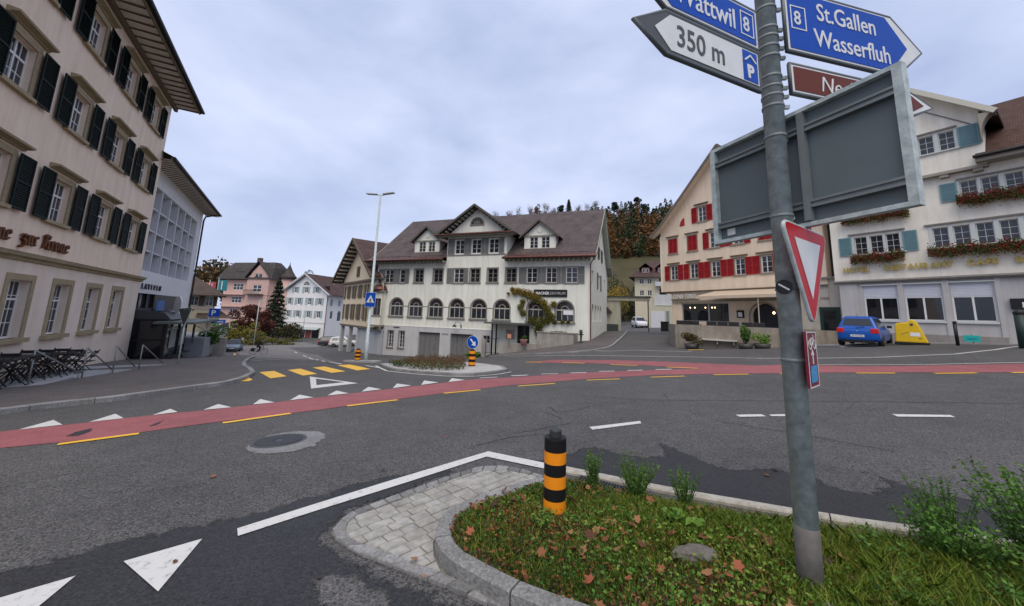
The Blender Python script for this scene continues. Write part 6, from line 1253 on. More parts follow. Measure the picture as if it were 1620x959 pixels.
# give-way triangle
tg = sgroup('give_way_sign', 56); tg['label'] = 'red and white give-way triangle'
TP = [(-.305, 2.365), (.435, 2.365), (.065, 1.725)]
def rtri_(pts, r):
    o = []
    for i in range(3):
        a, b, c = Vector(pts[i-1]), Vector(pts[i]), Vector(pts[(i+1) % 3]); u = (a-b).normalized(); v = (c-b).normalized(); d = r/math.tan(math.acos(u.dot(v))/2)
        p, q = b+u*d, b+v*d
        for k in range(6): t = k/5; o.append(tuple((1-t)**2*p+2*t*(1-t)*b+t*t*q))
    return o
TR = rtri_(TP, .045)[::-1]; plate(tg, 'panel', TR, -.112, -.09, S_RED); rim(tg, TR, .013, -.10, GALV)
ctr = Vector((.065, 2.152)); inn = [tuple(ctr+(Vector(p)-ctr)*.60) for p in TP]; plate(tg, 'white_field', inn, -.1155, -.1125, S_WHITE); MB().box(-.05, .05, -.09, -.07, 2.2, 2.24).build('bracket', GALV_D, tg); MB().box(-.05, .05, -.09, -.07, 2.0, 2.04).build('bracket', GALV_D, tg)
# cycle route plate
bk = sgroup('cycle_route_sign', 50); bk['label'] = 'narrow dark red cycle route plate'
MB().box(-.10, .13, -.10, -.085, 1.345, 1.685).build('plate', mat('sign_maroon', (.17, .010, .028), .4), bk); boxline(bk, -.10, .13, 1.345, 1.685, .006, -.1005, S_WHITE)
sy = MB()
for cx in (-.035, .065):
    for i in range(12): a0, a1_ = 2*math.pi*i/12, 2*math.pi*(i+1)/12; sy.beam((cx+.036*math.cos(a0), -.103, 1.605+.028*math.sin(a0)), (cx+.036*math.cos(a1_), -.103, 1.605+.028*math.sin(a1_)), .003, .007)
for p, q in (((-.035, 1.605), (.0, 1.645)), ((.0, 1.645), (.055, 1.645)), ((.065, 1.605), (.045, 1.665)), ((-.035, 1.605), (.02, 1.605)), ((.02, 1.605), (.055, 1.645))): sy.beam((p[0], -.103, p[1]), (q[0], -.103, q[1]), .003, .006)
sy.build('cycle_symbol', S_WHITE, bk)
ar = MB(); ar.box(.005, .025, -.103, -.101, 1.485, 1.545); ar.prism([(-.02, 1.54), (.05, 1.54), (.015, 1.575)], 'y', -.103, -.101); ar.build('arrow_symbol', S_WHITE, bk); MB().box(-.06, .09, -.103, -.101, 1.375, 1.475).build('route_number_patch', mat('patch_blue', (.05, .28, .55), .4, var=.4, vscale=40), bk)
st_ = MB(); st_.lathe([(.048, 0), (.048, .004)], 20); o = st_.build('sticker', BLK, sp, False, (-.054, -.044, 1.97)); o.rotation_euler = (R(90), 0, R(-52)); MB().box(-.036, .036, -.005, .005, .004, .006).build('sticker_bar', S_WHITE, o).rotation_euler = (0, 0, R(-35))
# ================================================================== STRIPED BOLLARDS
B_BLK = mat('bollard_black', (.010, .010, .011), .5, spec=.2, var=.2, vscale=12); B_OR = mat('bollard_orange', (.82, .27, .012), .45, spec=.2, var=.06, vscale=10)
def bollard(label, x, y, z, r, h, n, bandh, cap=True, top_o=False):
    b = thing('bollard', label, 'bollard', (x, y, z), 0, 'black and orange striped bollards')
    zb = 0.0; seg = 28; z0 = h-n*bandh
    MB().lathe([(r*.98, -.2), (r*.98, z0)], seg).build('base', B_BLK, b, True)
    for i in range(n):
        orange = (i % 2 == 0)
        m_ = MB(); m_.lathe([(r, z0+i*bandh), (r, z0+(i+1)*bandh-.001)], seg); m_.build('orange_band' if orange else 'black_band', B_OR if orange else B_BLK, b)
    if cap:
        MB().lathe([(r*1.0, h), (r*.97, h+.012), (r*.6, h+.015)], seg).build('cap', B_BLK, b); MB().lathe([(r*.56, h+.01), (r*.56, h+.065), (r*.5, h+.075)], 20).build('knob', mat('bollard_knob', (.03, .035, .035), .5), b)
    return b
bollard('striped black and orange bollard standing in the near planted bed', .422, 3.349, float(bedz(np.array(.422), np.array(3.349)))-.04, .093, .62, 6, .093)
k2 = bollard('striped bollard carrying the round blue keep-right sign', -1.77, 18.40, g(-1.77, 18.4)+.11, .165, .72, 5, .13)
kd = put('keep_right_sign', None, k2, (0, 0, 1.13)); kd.rotation_euler = (math.pi/2, 0, R(-22))
MB().lathe([(.31, -.012), (.31, .012)], 32).build('disc', S_WHITE, kd); MB().lathe([(.295, .013), (.295, .016)], 32).build('blue_face', S_BLUE, kd)
kaw = MB(); kaw.beam((-.13, .15, .019), (.08, -.07, .019), .075, .004); kaw.v = [(a, b, c) for a, b, c in kaw.v]
kaw.poly([(.17, -.18, .0195), (.15, .06, .0195), (-.06, -.14, .0195)]); kaw.build('white_arrow', S_WHITE, kd); MB().box(-.03, .03, -.5, -.05, -.03, -.012).build('bracket', B_BLK, kd)
bollard('striped bollard beside the lamp post at the crossing', LX-.42, LY-.15, g(LX-.4, LY)+.10, .155, .62, 5, .11)
# ================================================================== STREET LAMP
lz = g(LX, LY)
lp = thing('street_lamp', 'tall grey street lamp with two flat heads by the crossing', 'street lamp', (LX, LY, lz))
H = 9.0-lz
MB().tube([(0, 0, -.1), (0, 0, 1.2), (0, 0, 1.21), (0, 0, H)], [.115, .11, .09, .055], 16).build('pole', GALV, lp, True)
ha = R(100)
for s, L_, lift in ((-1, .98, .10), (1, .95, -.06)):
    h = put('lamp_head', None, lp, (0, 0, H)); h.rotation_euler = (0, 0, -R(12)); MB().beam((0, 0, .0), (s*.25, 0, .03+lift*.3), .05).build('arm', GALV, h)
    q = MB(); q.box(s*.2 if s > 0 else -L_, L_ if s > 0 else -.2, -.14, .14, .02, .09); o = q.build('housing', GALV, h, bevel=.02); o.rotation_euler = (0, -s*R(5), 0)
pz_ = put('crossing_sign', None, lp, (0, 0, 0)); pz_.rotation_euler = (0, 0, R(15)); pz_['label'] = 'blue pedestrian crossing sign'
sz0, sz1 = 1.98-lz, 2.86-lz
MB().box(-.31, .27, -.14, -.12, sz0, sz1).build('panel', S_BLUE, pz_); boxline(pz_, -.31, .27, sz0, sz1, .012, -.141, S_WHITE); zc = (sz0+sz1)/2+.02
MB().prism([(-.25, zc-.2), (.21, zc-.2), (-.02, zc+.26)], 'y', -.146, -.142).build('white_triangle', S_WHITE, pz_)
wp = MB(); wp.beam((-.02, -.15, zc+.02), (-.03, -.15, zc-.08), .004, .06).beam((-.03, -.15, zc-.06), (.04, -.15, zc-.17), .004, .03).beam((-.03, -.15, zc-.06), (-.08, -.15, zc-.17), .004, .03).beam((-.02, -.15, zc+.0), (.05, -.15, zc-.05), .004, .022); wp.lathe([(.001, -.03), (.028, 0), (.001, .03)], 8, (-.015, -.15, zc+.07)); wp.build('walker_symbol', B_BLK, pz_)
zs = MB()
for k in range(4): zs.box(-.20+k*.1, -.15+k*.1, -.149, -.147, zc-.195, zc-.165)
zs.build('stripes_symbol', B_BLK, pz_)
# ================================================================== OTHER SIGNS ON THE LEFT
def pole_at(name, label, cat, x, y, h, r=.035, group=None):
    t = thing(name, label, cat, (x, y, g(x, y)+.1), 0, group); MB().tube([(0, 0, -.1), (0, 0, h)], r, 10).build('pole', GALV, t, True); return t
tb = pole_at('give_way_sign', 'give-way triangle seen from its dark back on the inn pavement', 'sign', -15.41, 17.87, 2.5)
q = put('sign_board', None, tb, (0, 0, 0)); q.rotation_euler = (0, 0, R(-20)); P = rtri_([(-.52, 2.55), (.47, 2.62), (.05, 1.72)], .05)[::-1]; plate(q, 'panel', P, -.06, -.045, mat('sign_back_dark', (.045, .055, .055), .6)); rim(q, P, .012, -.05, GALV)
for x in (-.02, .3): MB().lathe([(.001, 0), (.03, .0), (.03, .01)], 10, (x, -.07, 2.5)).build('bolt', S_WHITE, q)
tb2 = pole_at('parking_sign', 'blue parking sign on a thin pole before the glass shop', 'sign', -22.3, 27.8, 3.35)
q = put('sign_board', None, tb2, (0, 0, 0)); q.rotation_euler = (0, 0, R(38)); MB().box(-.02, .64, -.06, -.045, 2.9, 3.5).build('panel', S_BLUE, q); text('lettering', 'P', .5, S_WHITE, q, (.12, -.065, 3.02), ext=.002, off=.012)
MB().box(.2, 1.05, -.06, -.045, 2.4, 2.68).build('sub_panel', mat('sub_sign_blue', (.03, .14, .5), .4), q); MB().box(.36, .9, -.064, -.061, 2.49, 2.56).build('text_bar', S_WHITE, q); MB().beam((0, 0, 2.75), (1.3, 0, 2.75), .04).build('rail', GALV, q)
for nm, lb, x, y, h in (('street_lamp', 'thin distant lamp post before the red shrubs', -41.9, 62.3, 7.3), ('street_lamp', 'thin distant lamp post in front of the white shop house', -40.8, 74.6, 7.6)):
    t = pole_at(nm, lb, 'street lamp', x, y, h, .06, 'distant lamp posts'); MB().box(-.1, .9, -.1, .1, h-.05, h+.06).build('lamp_head', GALV, t)
# three banners
for i, (x, y, z0, z1, w, c, lb) in enumerate(((-46.5, 58.9, 4.2, 5.9, 1.15, (.04, .24, .27), 'teal banner flag on a pole in front of the pink villa'), (-47.3, 58.2, 4.35, 5.5, .75, (.50, .09, .11), 'crimson banner flag, the middle one of three'), (-47.95, 57.7, 4.75, 5.35, .8, (.58, .24, .17), 'small orange-pink banner flag above the low house roof'))):
    t = thing('banner_flag', lb, 'flag', (x, y, g(x, y)), 0, 'banner flags'); MB().tube([(0, 0, -.1), (0, 0, z1-g(x, y)+.3)], .04, 8).build('pole', GALV, t, True)
    m_ = MB(); gz_ = g(x, y); n = 6
    for k in range(n): xa, xb = w*k/n*.78, w*(k+1)/n*.78; ya, yb = w*k/n*.62+.05*math.sin(k*1.3), w*(k+1)/n*.62+.05*math.sin((k+1)*1.3); m_.quad((xa, ya, z0-gz_), (xb, yb, z0-gz_), (xb, yb, z1-gz_), (xa, ya, z1-gz_))
    m_.build('cloth', mat('banner_%d' % i, c, .8), t); MB().box(w*.3, w*.42, w*.24-.06, w*.24-.05, z0-gz_+.2, z1-gz_-.2).build('print', WB, t)
# ================================================================== INN TERRACE AND FURNITURE
tr = struct(put('terrace_steps', None, None, (KP[0], KP[1], 0), KRZ), 'grey concrete terrace stepping down in front of the inn')
TCON = mat('terrace_concrete', (.30, .31, .33), .85, var=.12, vscale=4, bump=.1, stain=.2)
for x0, x1, y0, y1, zt in ((-18.0, -10.84, -.95, -1.79, -.73), (-10.84, -9.63, -1.79, -2.21, -.80), (-9.63, -8.28, -2.21, -2.52, -.85), (-8.28, -6.0, -2.52, -3.0, -.97)):
    m = MB(); n = 1; b = -1.6
    if x0 < -15: y0 = -1.2
    m.v = [(x0, y0, b), (x1, y1, b), (x1, 0, b), (x0, 0, b), (x0, y0, zt), (x1, y1, zt), (x1, 0, zt), (x0, 0, zt)]; m.f = [(4,5,6,7),(0,1,5,4),(1,2,6,5),(3,0,4,7)]; m.build('slab', TCON, tr)
TBLK = mat('furniture_black', (.012, .012, .013), .5, var=.2, vscale=10)
def bistro_table(label, x, y, z):
    t = thing('bistro_table', label, 'table', (0, 0, 0), 0, 'black bistro tables on the inn terrace'); c = Matrix.Rotation(KRZ, 3, 'Z')@Vector((x, y, 0)); t.location = (KP[0]+c.x, KP[1]+c.y, z); t.rotation_euler = (0, 0, KRZ)
    for k in range(5): MB().box(-.40, .40, -.36+k*.145, -.36+k*.145+.13, .72, .745).build('top_slat', TBLK, t)
    for s in (-1, 1):
        MB().beam((s*.32, -.3, 0), (s*.32, .28, .71), .028).build('leg', TBLK, t); MB().beam((s*.34, .3, 0), (s*.34, -.28, .71), .028).build('leg', TBLK, t)
    MB().beam((-.34, 0, .36), (.34, 0, .36), .022).build('stretcher', TBLK, t); return t
def folding_chair(label, x, y, z, rz):
    t = thing('folding_chair', label, 'chair', (0, 0, 0), 0, 'black folding chairs on the inn terrace'); c = Matrix.Rotation(KRZ, 3, 'Z')@Vector((x, y, 0)); t.location = (KP[0]+c.x, KP[1]+c.y, z); t.rotation_euler = (0, 0, KRZ+rz)
    for k in range(4): MB().box(-.2, .2, -.2+k*.105, -.2+k*.105+.09, .44, .46).build('seat_slat', TBLK, t)
    for s in (-1, 1): MB().beam((s*.2, -.25, 0), (s*.2, .28, .86), .025).build('leg', TBLK, t); MB().beam((s*.18, .22, 0), (s*.18, -.2, .44), .025).build('leg', TBLK, t)
    for zz in (.64, .78): MB().box(-.2, .2, .16+(zz-.64)*.55, .18+(zz-.64)*.55, zz-.05, zz+.05).build('back_slat', TBLK, t)
    return t
nth = ['first', 'second', 'third', 'fourth', 'fifth', 'sixth']
for i in range(6):
    x = -13.1+i*.98; z = -.73 if x < -10.84 else (-.80 if x < -9.63 else (-.85 if x < -8.28 else -.97))
    bistro_table('black slatted bistro table, %s from the left along the inn wall' % nth[i], x, -.75, z)
    folding_chair('black folding chair on the street side of the %s terrace table' % nth[i], x+.05, -1.12 if i > 0 else -.95, z, math.pi)
    folding_chair('black folding chair between the %s terrace table and its right neighbour' % nth[i], x+.5, -.55, z, -math.pi/2)
STEEL = mat('rail_steel', (.20, .22, .22), .45, metal=.3)
def lw2(x, y, z): c = Matrix.Rotation(KRZ, 3, 'Z')@Vector((x, y, 0)); return (KP[0]+c.x, KP[1]+c.y, z)
for i, (xa, ya, za, xb, yb, zb) in enumerate(((-12.2, -1.35, .25, -10.7, -1.85, -.62), (-10.6, -1.9, .18, -9.4, -2.25, -.70), (-9.3, -2.25, .12, -8.0, -2.5, -.80), (-7.9, -2.6, .05, -6.2, -2.95, -.9))):
    t = thing('handrail', 'sloping grey steel handrail, %s from the left on the inn terrace' % nth[i], 'railing', (0, 0, 0), 0, 'steel handrails of the inn terrace')
    MB().tube([lw2(xa, ya, za), lw2(xb, yb, zb)], .022, 8).build('rail', STEEL, t, True); MB().tube([lw2(xb, yb, zb), lw2(xb, yb, zb-.35)], .022, 8).build('post', STEEL, t, True); MB().tube([lw2(xa, ya, za), lw2(xa, ya, za-1.0)], .022, 8).build('post', STEEL, t, True)
# steps and handrail before the white block
stp = struct(put('entrance_steps', None, None, (KP[0], KP[1], 0), KRZ), 'grey steps and planter before the white block')
for k in range(4): MB().box(4.6+k*.45, 9.0, -2.6+k*.1, .4, -1.9, -.55-k*.17).build('step', TCON, stp)
pl_ = MB(); pl_.box(8.6, 9.6, -3.3, -2.4, -2.2, -.75); pl_.build('planter_wall', CONC, stp)
t = thing('handrail', 'pale steel handrail running down beside the shrub at the white block', 'railing', (0, 0, 0), 0, 'steel handrails')
MB().tube([lw2(4.4, -2.0, .35), lw2(9.3, -3.2, -.8)], .03, 8).build('rail', mat('rail_pale', (.5, .52, .52), .4), t, True); MB().tube([lw2(9.3, -3.2, -.8), lw2(9.3, -3.2, -1.7)], .03, 8).build('post', STEEL, t, True); MB().tube([lw2(4.4, -2.0, .35), lw2(4.4, -2.0, -.8)], .03, 8).build('post', STEEL, t, True)
# bus shelter
bs_ = thing('bus_shelter', 'open bus shelter with thin dark roof and poster panels beyond the steps', 'shelter', (-21.2, 25.2, g(-21.2, 25.2)+.1), KRZ)
MB().box(-4.5, 3.0, -.9, .9, 2.32, 2.44).build('shelter_roof', mat('shelter_roof', (.09, .11, .10), .5), bs_)
for x in (-4.2, -1.4, .2, 2.7): MB().box(x-.06, x+.06, .3, .42, 0, 2.32).build('post', BLK, bs_)
MB().box(-4.2, .2, .35, .38, .5, 2.1).build('glass', GLW, bs_); MB().box(-3.4, -2.2, .3, .33, .9, 1.9).build('poster', mat('poster_grey', (.3, .33, .33), .5, var=.4, vscale=3), bs_); MB().box(-1.2, .0, .3, .33, .9, 1.9).build('poster', MATS['poster_grey'], bs_); MB().box(-4, 0, -.1, .25, .4, .46).build('bench', BLK, bs_)
# ================================================================== CONFECTIONERY TERRACE
WALLP = [(11.46, 25.75), (16.9, 22.9), (18.3, 22.3), (20.6, 23.4)]
WALLP = [(11.35, 25.75), (15.45, 22.45), (18.6, 22.6), (20.75, 22.9)]
TW = mat('terrace_wall_brown', (.25, .215, .175), .9, vscale=2.2, col2=(.34, .30, .25), bump=.2, bscale=14, stain=.4)
tw2 = thing('terrace_wall', 'low brown concrete terrace wall before the red-shuttered house', 'wall')
for (a, b) in ((0, 1), (1, 2), (2, 3)):
    A, B = Vector(WALLP[a]), Vector(WALLP[b]); d = (B-A).normalized(); nrm = Vector((-d.y, d.x)); 
    m = MB(); P = [A, B, B+nrm*.25, A+nrm*.25]; zt = 1.55
    zs_ = [g(*p)-.3 for p in P]; m.v = [(p.x, p.y, z) for p, z in zip(P, zs_)]+[(p.x, p.y, zt if a < 2 else 1.5) for p in P]; m.f = [(4,5,6,7),(0,1,5,4),(1,2,6,5),(2,3,7,6),(3,0,4,7)]; m.build('wall_section', TW, tw2)
m = MB(); A = Vector(WALLP[0]); B = Vector((12.6, 29.8)); d = (B-A).normalized(); nr = Vector((d.y, -d.x)); P = [A, B, B+nr*.25, A+nr*.25]
m.v = [(p.x, p.y, g(*p)-.3) for p in P]+[(p.x, p.y, 1.55) for p in P]; m.f = [(4,5,6,7),(0,1,5,4),(1,2,6,5),(2,3,7,6),(3,0,4,7)]; m.build('wall_section', TW, tw2)
fl_ = MB(); fl_.poly([(p[0], p[1], .95) for p in (WALLP[0], WALLP[1], WALLP[2], WALLP[3], (19.5, 27), (15.4, 33.8), (14.3, 33.8))]); fl_.build('terrace_floor', TCON, tw2)
WICK = mat('wicker_black', (.016, .016, .017), .6, bump=.4, bscale=60)
def wicker(label, x, y, rz):
    t = thing('wicker_chair', label, 'chair', (x, y, .95), rz, 'black wicker terrace chairs'); MB().box(-.28, .28, -.28, .28, .1, .42).build('seat', WICK, t, bevel=.03); MB().box(-.3, .3, .24, .32, .1, .88).build('backrest', WICK, t, bevel=.03)
    for s in (-1, 1): MB().box(s*.3-.04, s*.3+.04, -.28, .26, .1, .64).build('armrest', WICK, t, bevel=.02)
    for sx in (-1, 1):
        for sy in (-1, 1): MB().box(sx*.24-.02, sx*.24+.02, sy*.24-.02, sy*.24+.02, 0, .1).build('leg', WICK, t)
wd_ = ['at the left end of the terrace', 'second from the left on the terrace', 'third from the left on the terrace', 'fourth from the left on the terrace', 'fifth from the left on the terrace', 'sixth from the left on the terrace', 'right of the menu case on the terrace', 'nearest the signpost on the terrace']
for i, t_ in enumerate((.06, .14, .22, .42, .54, .66, .8, .92)):
    A, B = Vector(WALLP[0]), Vector(WALLP[1]); p = A.lerp(B, t_)+Vector((.45, .62)); wicker('black wicker chair '+wd_[i], p.x, p.y, math.atan2(B.y-A.y, B.x-A.x)+math.pi)
A, B = Vector(WALLP[0]), Vector(WALLP[1]); d = (B-A).normalized(); ang = math.atan2(d.y, d.x)
bn = thing('bench', 'pale wooden bench plank fixed along the brown terrace wall', 'bench', (A.x+d.x*1.55, A.y+d.y*1.55, 0), ang)
MB().box(0, 2.15, -.42, -.02, .62, .70).build('seat', mat('bench_pale', (.50, .48, .43), .7, var=.1), bn)
for x in (.15, 1.05, 1.95): MB().box(x-.04, x+.04, -.36, 0, .40, .62).build('bracket', TW, bn)
# wheelie bin, hydrant, planters
bi = thing('waste_bin', 'black wheeled waste bin beside the garage on the lane', 'bin', (18.9, 45.7, g(18.9, 45.7)), R(-25)); MB().box(-.45, .45, -.4, .4, .08, 1.15).build('body', BLK, bi, bevel=.04); MB().box(-.48, .48, -.44, .42, 1.15, 1.25).build('lid', BLK, bi, bevel=.02)
for s in (-1, 1): o = MB().lathe([(.1, -.03), (.1, .03)], 14).build('wheel', BLK, bi, False, (s*.4, .3, .1)); o.rotation_euler = (0, math.pi/2, 0)
hy = thing('hydrant', 'small dark hydrant at the corner of the big white house', 'hydrant', (5.75, 30.3, g(5.75, 30.3)+.09)); MB().lathe([(.14, 0), (.14, .1), (.1, .12), (.1, .75), (.15, .8), (.13, .98), (.04, 1.05)], 14).build('body', mat('hydrant_dark', (.05, .055, .05), .6), hy, True); MB().tube([(-.2, 0, .66), (.2, 0, .66)], .05, 8).build('outlet', BLK, hy)
def W2(x, y): c = Matrix.Rotation(MROT, 3, 'Z')@Vector((x, y, 0)); return MPOS[0]+c.x, MPOS[1]+c.y
x, y = W2(-5.0, -2.5); pp_ = thing('flower_pot', 'pink flower pot standing by the white house terrace wall', 'pot', (x, y, -.62)); MB().lathe([(.2, 0), (.3, .45), (.33, .5), (.28, .5), (.26, .42)], 14).build('pot', mat('pot_pink', (.48, .22, .22), .7), pp_, True)
x, y = W2(-6.3, -2.4); ab = thing('menu_stand', 'small orange notice on a stand by the white house entrance', 'notice', (x, y, -.9)); MB().box(-.02, .02, -.02, .02, 0, .85).build('stem', BLK, ab); MB().box(-.16, .16, -.05, -.02, .8, 1.15).build('board', mat('notice_orange', (.55, .25, .14), .6), ab)
# things in front of the hotel
yb = thing('grit_container', 'bright yellow wedge-shaped container beside the blue car', 'container', (20.35, 19.0, g(20.35, 19.0)+.05), R(-50)); yb.scale = (.86, .86, .92)
YEL = mat('container_yellow', (.72, .46, .01), .4, var=.05)
q = MB(); q.prism([(-.66, .08), (.66, .08), (.36, 1.02), (.24, 1.26), (.04, 1.34), (-.08, 1.16), (-.52, 1.12), (-.62, 1.0)], 'y', -.35, .35); q.build('body', YEL, yb, bevel=.05); MB().box(-.70, .70, -.38, .38, -.05, .09).build('base', BLK, yb); MB().box(-.02, .38, -.358, -.352, .42, .62).build('label_sheet', WB, yb); MB().box(.3, .42, -.358, -.352, .30, .33).build('latch', BLK, yb); q = MB(); q.beam((-.4, -.356, .5), (-.05, -.356, .66), .01, .015); q.build('groove', PLATE, yb)
q = MB(); q.lathe([(.05, 0), (.07, .01), (.07, .02)], 12, (0, 0, 0)); o = q.build('handle', PLATE, yb, False, (.08, -.352, 1.05)); o.rotation_euler = (math.pi/2, 0, 0)
pt2 = thing('post', 'slim black post in front of the hotel plinth', 'post', (21.05, 17.65, g(21.05, 17.65)+.05)); MB().tube([(0, 0, -.1), (0, .02, 1.02)], .065, 12).build('shaft', BLK, pt2, True); MB().lathe([(.075, 1.0), (.075, 1.05), (.03, 1.08)], 12).build('cap', BLK, pt2)
tq = thing('notice_board', 'small turquoise board leaning on the hotel plinth', 'notice', (21.72, 17.62, g(21.72, 17.62)+.10), R(-57)); MB().box(-.25, .25, -.02, .02, .06, .36).build('board', mat('turquoise', (.02, .45, .42), .5), tq); MB().box(-.15, .15, -.026, -.021, .16, .25).build('lettering', mat('turquoise_print', (.01, .3, .3), .5), tq); MB().beam((0, .02, .38), (0, .25, 0), .03).build('prop', BLK, tq)
dp = thing('post', 'dark green column at the right end of the hotel front', 'post', (20.98, 15.3, g(20.98, 15.3)+.03)); MB().tube([(0, 0, -.1), (0, 0, 1.35)], .16, 14).build('shaft', mat('post_green', (.012, .03, .025), .5), dp, True); MB().lathe([(.17, 1.35), (.18, 1.42), (.1, 1.5)], 14).build('cap', BLK, dp)
# ================================================================== VEHICLES
TYRE = mat('tyre', (.015, .015, .016), .8); RIMM = mat('alloy_rim', (.45, .46, .47), .35, metal=.6); CGL = mat('car_glass', (.012, .015, .018), .08, spec=.8); LAMP_R = mat('tail_lamp', (.55, .01, .015), .25, coat=.5); LAMP_W = mat('head_lamp', (.7, .72, .75), .2, coat=.5); PLT = mat('number_plate', (.7, .7, .68), .5)
def loft(mb_, rings, close=True):
    n = len(rings[0]); k = len(mb_.v)
    for r_ in rings: mb_.v += r_
    for i in range(len(rings)-1):
        for j in range(n if close else n-1): a = k+i*n+j; b = k+i*n+(j+1) % n; mb_.f.append((a, b, b+n, a+n))
    if close: mb_.f.append(tuple(range(k+n-1, k-1, -1))); e = k+(len(rings)-1)*n; mb_.f.append(tuple(range(e, e+n)))
def car(label, col, x, y, heading, L=3.84, W=1.73, H=1.5, group=None, suv=False, plate_txt=None, roof=None):
    # local +y is forward, origin under the middle
    t = thing('parked_car', label, 'car', (x, y, g(x, y)+.01), -R(heading), group); P = mat('car_paint_%.2f_%.2f_%.2f' % col, col, .35, metal=.0, coat=.35, spec=.3); w = W/2
    gx_, gy_ = (g(x+.5*math.sin(R(heading)), y+.5*math.cos(R(heading)))-g(x-.5*math.sin(R(heading)), y-.5*math.cos(R(heading)))), 0; t.rotation_euler = (math.atan(gx_), 0, -R(heading))
    bz = .62*H; hood = .60*H if not suv else .66*H
    st = [(-L/2, .80, .34, bz*.80), (-L/2+.05, .93, .26, bz*.97), (-L/2+.35, .985, .2, bz*1.0), (-L*.22, 1, .18, bz), (0, 1, .18, bz*.985), (L*.2, 1, .18, bz*.965), (L*.3, .99, .19, hood), (L*.42, .95, .2, hood*.90), (L/2-.06, .86, .24, hood*.74), (L/2, .72, .32, hood*.6)]
    rings = []
    for yy, f, zb, zt in st:
        a = w*f; rings.append([(-a*.88, yy, zb), (-a*.99, yy, zb+.12), (-a, yy, zb+(zt-zb)*.55), (-a*.96, yy, zt-.05), (-a*.84, yy, zt), (a*.84, yy, zt), (a*.96, yy, zt-.05), (a, yy, zb+(zt-zb)*.55), (a*.99, yy, zb+.12), (a*.88, yy, zb)])
    m_ = MB(); loft(m_, rings); o = m_.build('body', P, t, True); ss = o.modifiers.new('s', 'SUBSURF'); ss.levels = 2; ss.render_levels = 2
    yr, yf = -L/2+.10, L*.27; tr_, tf = -L/2+.42, L*.08
    if suv: tr_ = -L/2+.25
    c = MB(); lo = [(-w*.90, yr), (w*.90, yr), (w*.90, yf), (-w*.90, yf)]; hi = [(-w*.64, tr_), (w*.64, tr_), (w*.62, tf), (-w*.62, tf)]
    def lerp(t_): return [((1-t_)*a[0]+t_*b[0]+0, (1-t_)*a[1]+t_*b[1]) for a, b in zip(lo, hi)]
    def face(i, t0, t1, s0, s1, push, m_):
        A0, A1 = lerp(t0), lerp(t1); z0, z1 = bz-.04+(H-bz+.02)*t0, bz-.04+(H-bz+.02)*t1; j = (i+1) % 4
        def pt(Q, s, z): return Vector((Q[i][0]*(1-s)+Q[j][0]*s, Q[i][1]*(1-s)+Q[j][1]*s, z))
        a, b, c_, d = pt(A0, s0, z0), pt(A0, s1, z0), pt(A1, s1, z1), pt(A1, s0, z1); n_ = (b-a).cross(d-a).normalized(); cc_ = Vector((0, (yr+yf)/2, a.z)); n_ = n_ if n_.dot(a-cc_) > 0 else -n_
        m_.quad(*[tuple(p+n_*push) for p in (a, b, c_, d)])
    c.v = [(*p, bz-.04) for p in lo]+[(*p, H-.02) for p in hi]+[(p[0]*.8, p[1]*.85+(tr_+tf)/2*.15, H+.02) for p in hi]
    c.f = [(i, (i+1) % 4, 4+(i+1) % 4, 4+i) for i in range(4)]+[(4+i, 4+(i+1) % 4, 8+(i+1) % 4, 8+i) for i in range(4)]+[(8, 9, 10, 11)]; cb = c.build('cabin', mat('car_roof_%s' % (roof,), roof, .3, coat=.6) if roof else P, t, bevel=.09)
    for nm, args in (('rear_window', (0, .26, .86, .10, .90)), ('windscreen', (2, .10, .93, .04, .96))): q_ = MB(); face(*args, .012, q_); q_.build(nm, CGL, t)
    for i in (1, 3):
        for s0, s1 in ((.10, .44), (.47, .86)): q_ = MB(); face(i, .14, .86, s0 if i == 1 else 1-s1, s1 if i == 1 else 1-s0, .008, q_); q_.build('side_window', CGL, t)
    for sx in (-1, 1):
        for yy in (-L*.31, L*.32):
            wh_ = put('wheel', None, t, (sx*(w-.10), yy, .30)); wh_.rotation_euler = (0, sx*math.pi/2, 0); MB().lathe([(.20, -.09), (.29, -.10), (.31, -.06), (.31, .06), (.29, .10), (.20, .105)], 24).build('tyre', TYRE, wh_, True)
            rm = MB(); rm.lathe([(.19, .08), (.205, .108), (.185, .10), (.18, .06)], 24)
            for k in range(5): a = 2*math.pi*k/5; rm.beam((.03*math.cos(a), .03*math.sin(a), .095), (.19*math.cos(a), .19*math.sin(a), .095), .05, .02)
            rm.lathe([(.04, .08), (.045, .105), (.0, .11)], 12); rm.build('rim', RIMM, wh_)
        MB().box(sx*w*.74-.15, sx*w*.74+.15, -L/2+.0, -L/2+.22, bz*.72, bz*.98).build('tail_lamp', LAMP_R, t, bevel=.03)
        MB().box(sx*w*.60-.17, sx*w*.60+.17, L/2-.24, L/2-.05, hood*.58, hood*.74).build('headlight', LAMP_W, t, bevel=.03)
        mi = MB(); mi.box(sx*(w+.03)-.09, sx*(w+.03)+.09, L*.14, L*.19, bz+.0, bz+.13); mi.build('mirror', BLK, t, bevel=.02)
    pl2 = MB().box(-.26, .26, -L/2-.02, -L/2+.02, bz*.52, bz*.64).build('number_plate', PLT, t); MB().box(-w*.7, w*.7, -L/2+.02, -L/2+.12, .2, .34).build('rear_skirt', BLK, t); MB().box(-.25, .25, L/2-.04, L/2+.012, .36, .47).build('number_plate', PLT, t); MB().box(-w*.55, w*.55, L/2-.09, L/2-.005, .26, .36).build('grille', BLK, t)
    if plate_txt: text('plate_number', plate_txt, .11, BLK, t, (-.22, -L/2-.022, bz*.545), ext=.001, sx=.9)
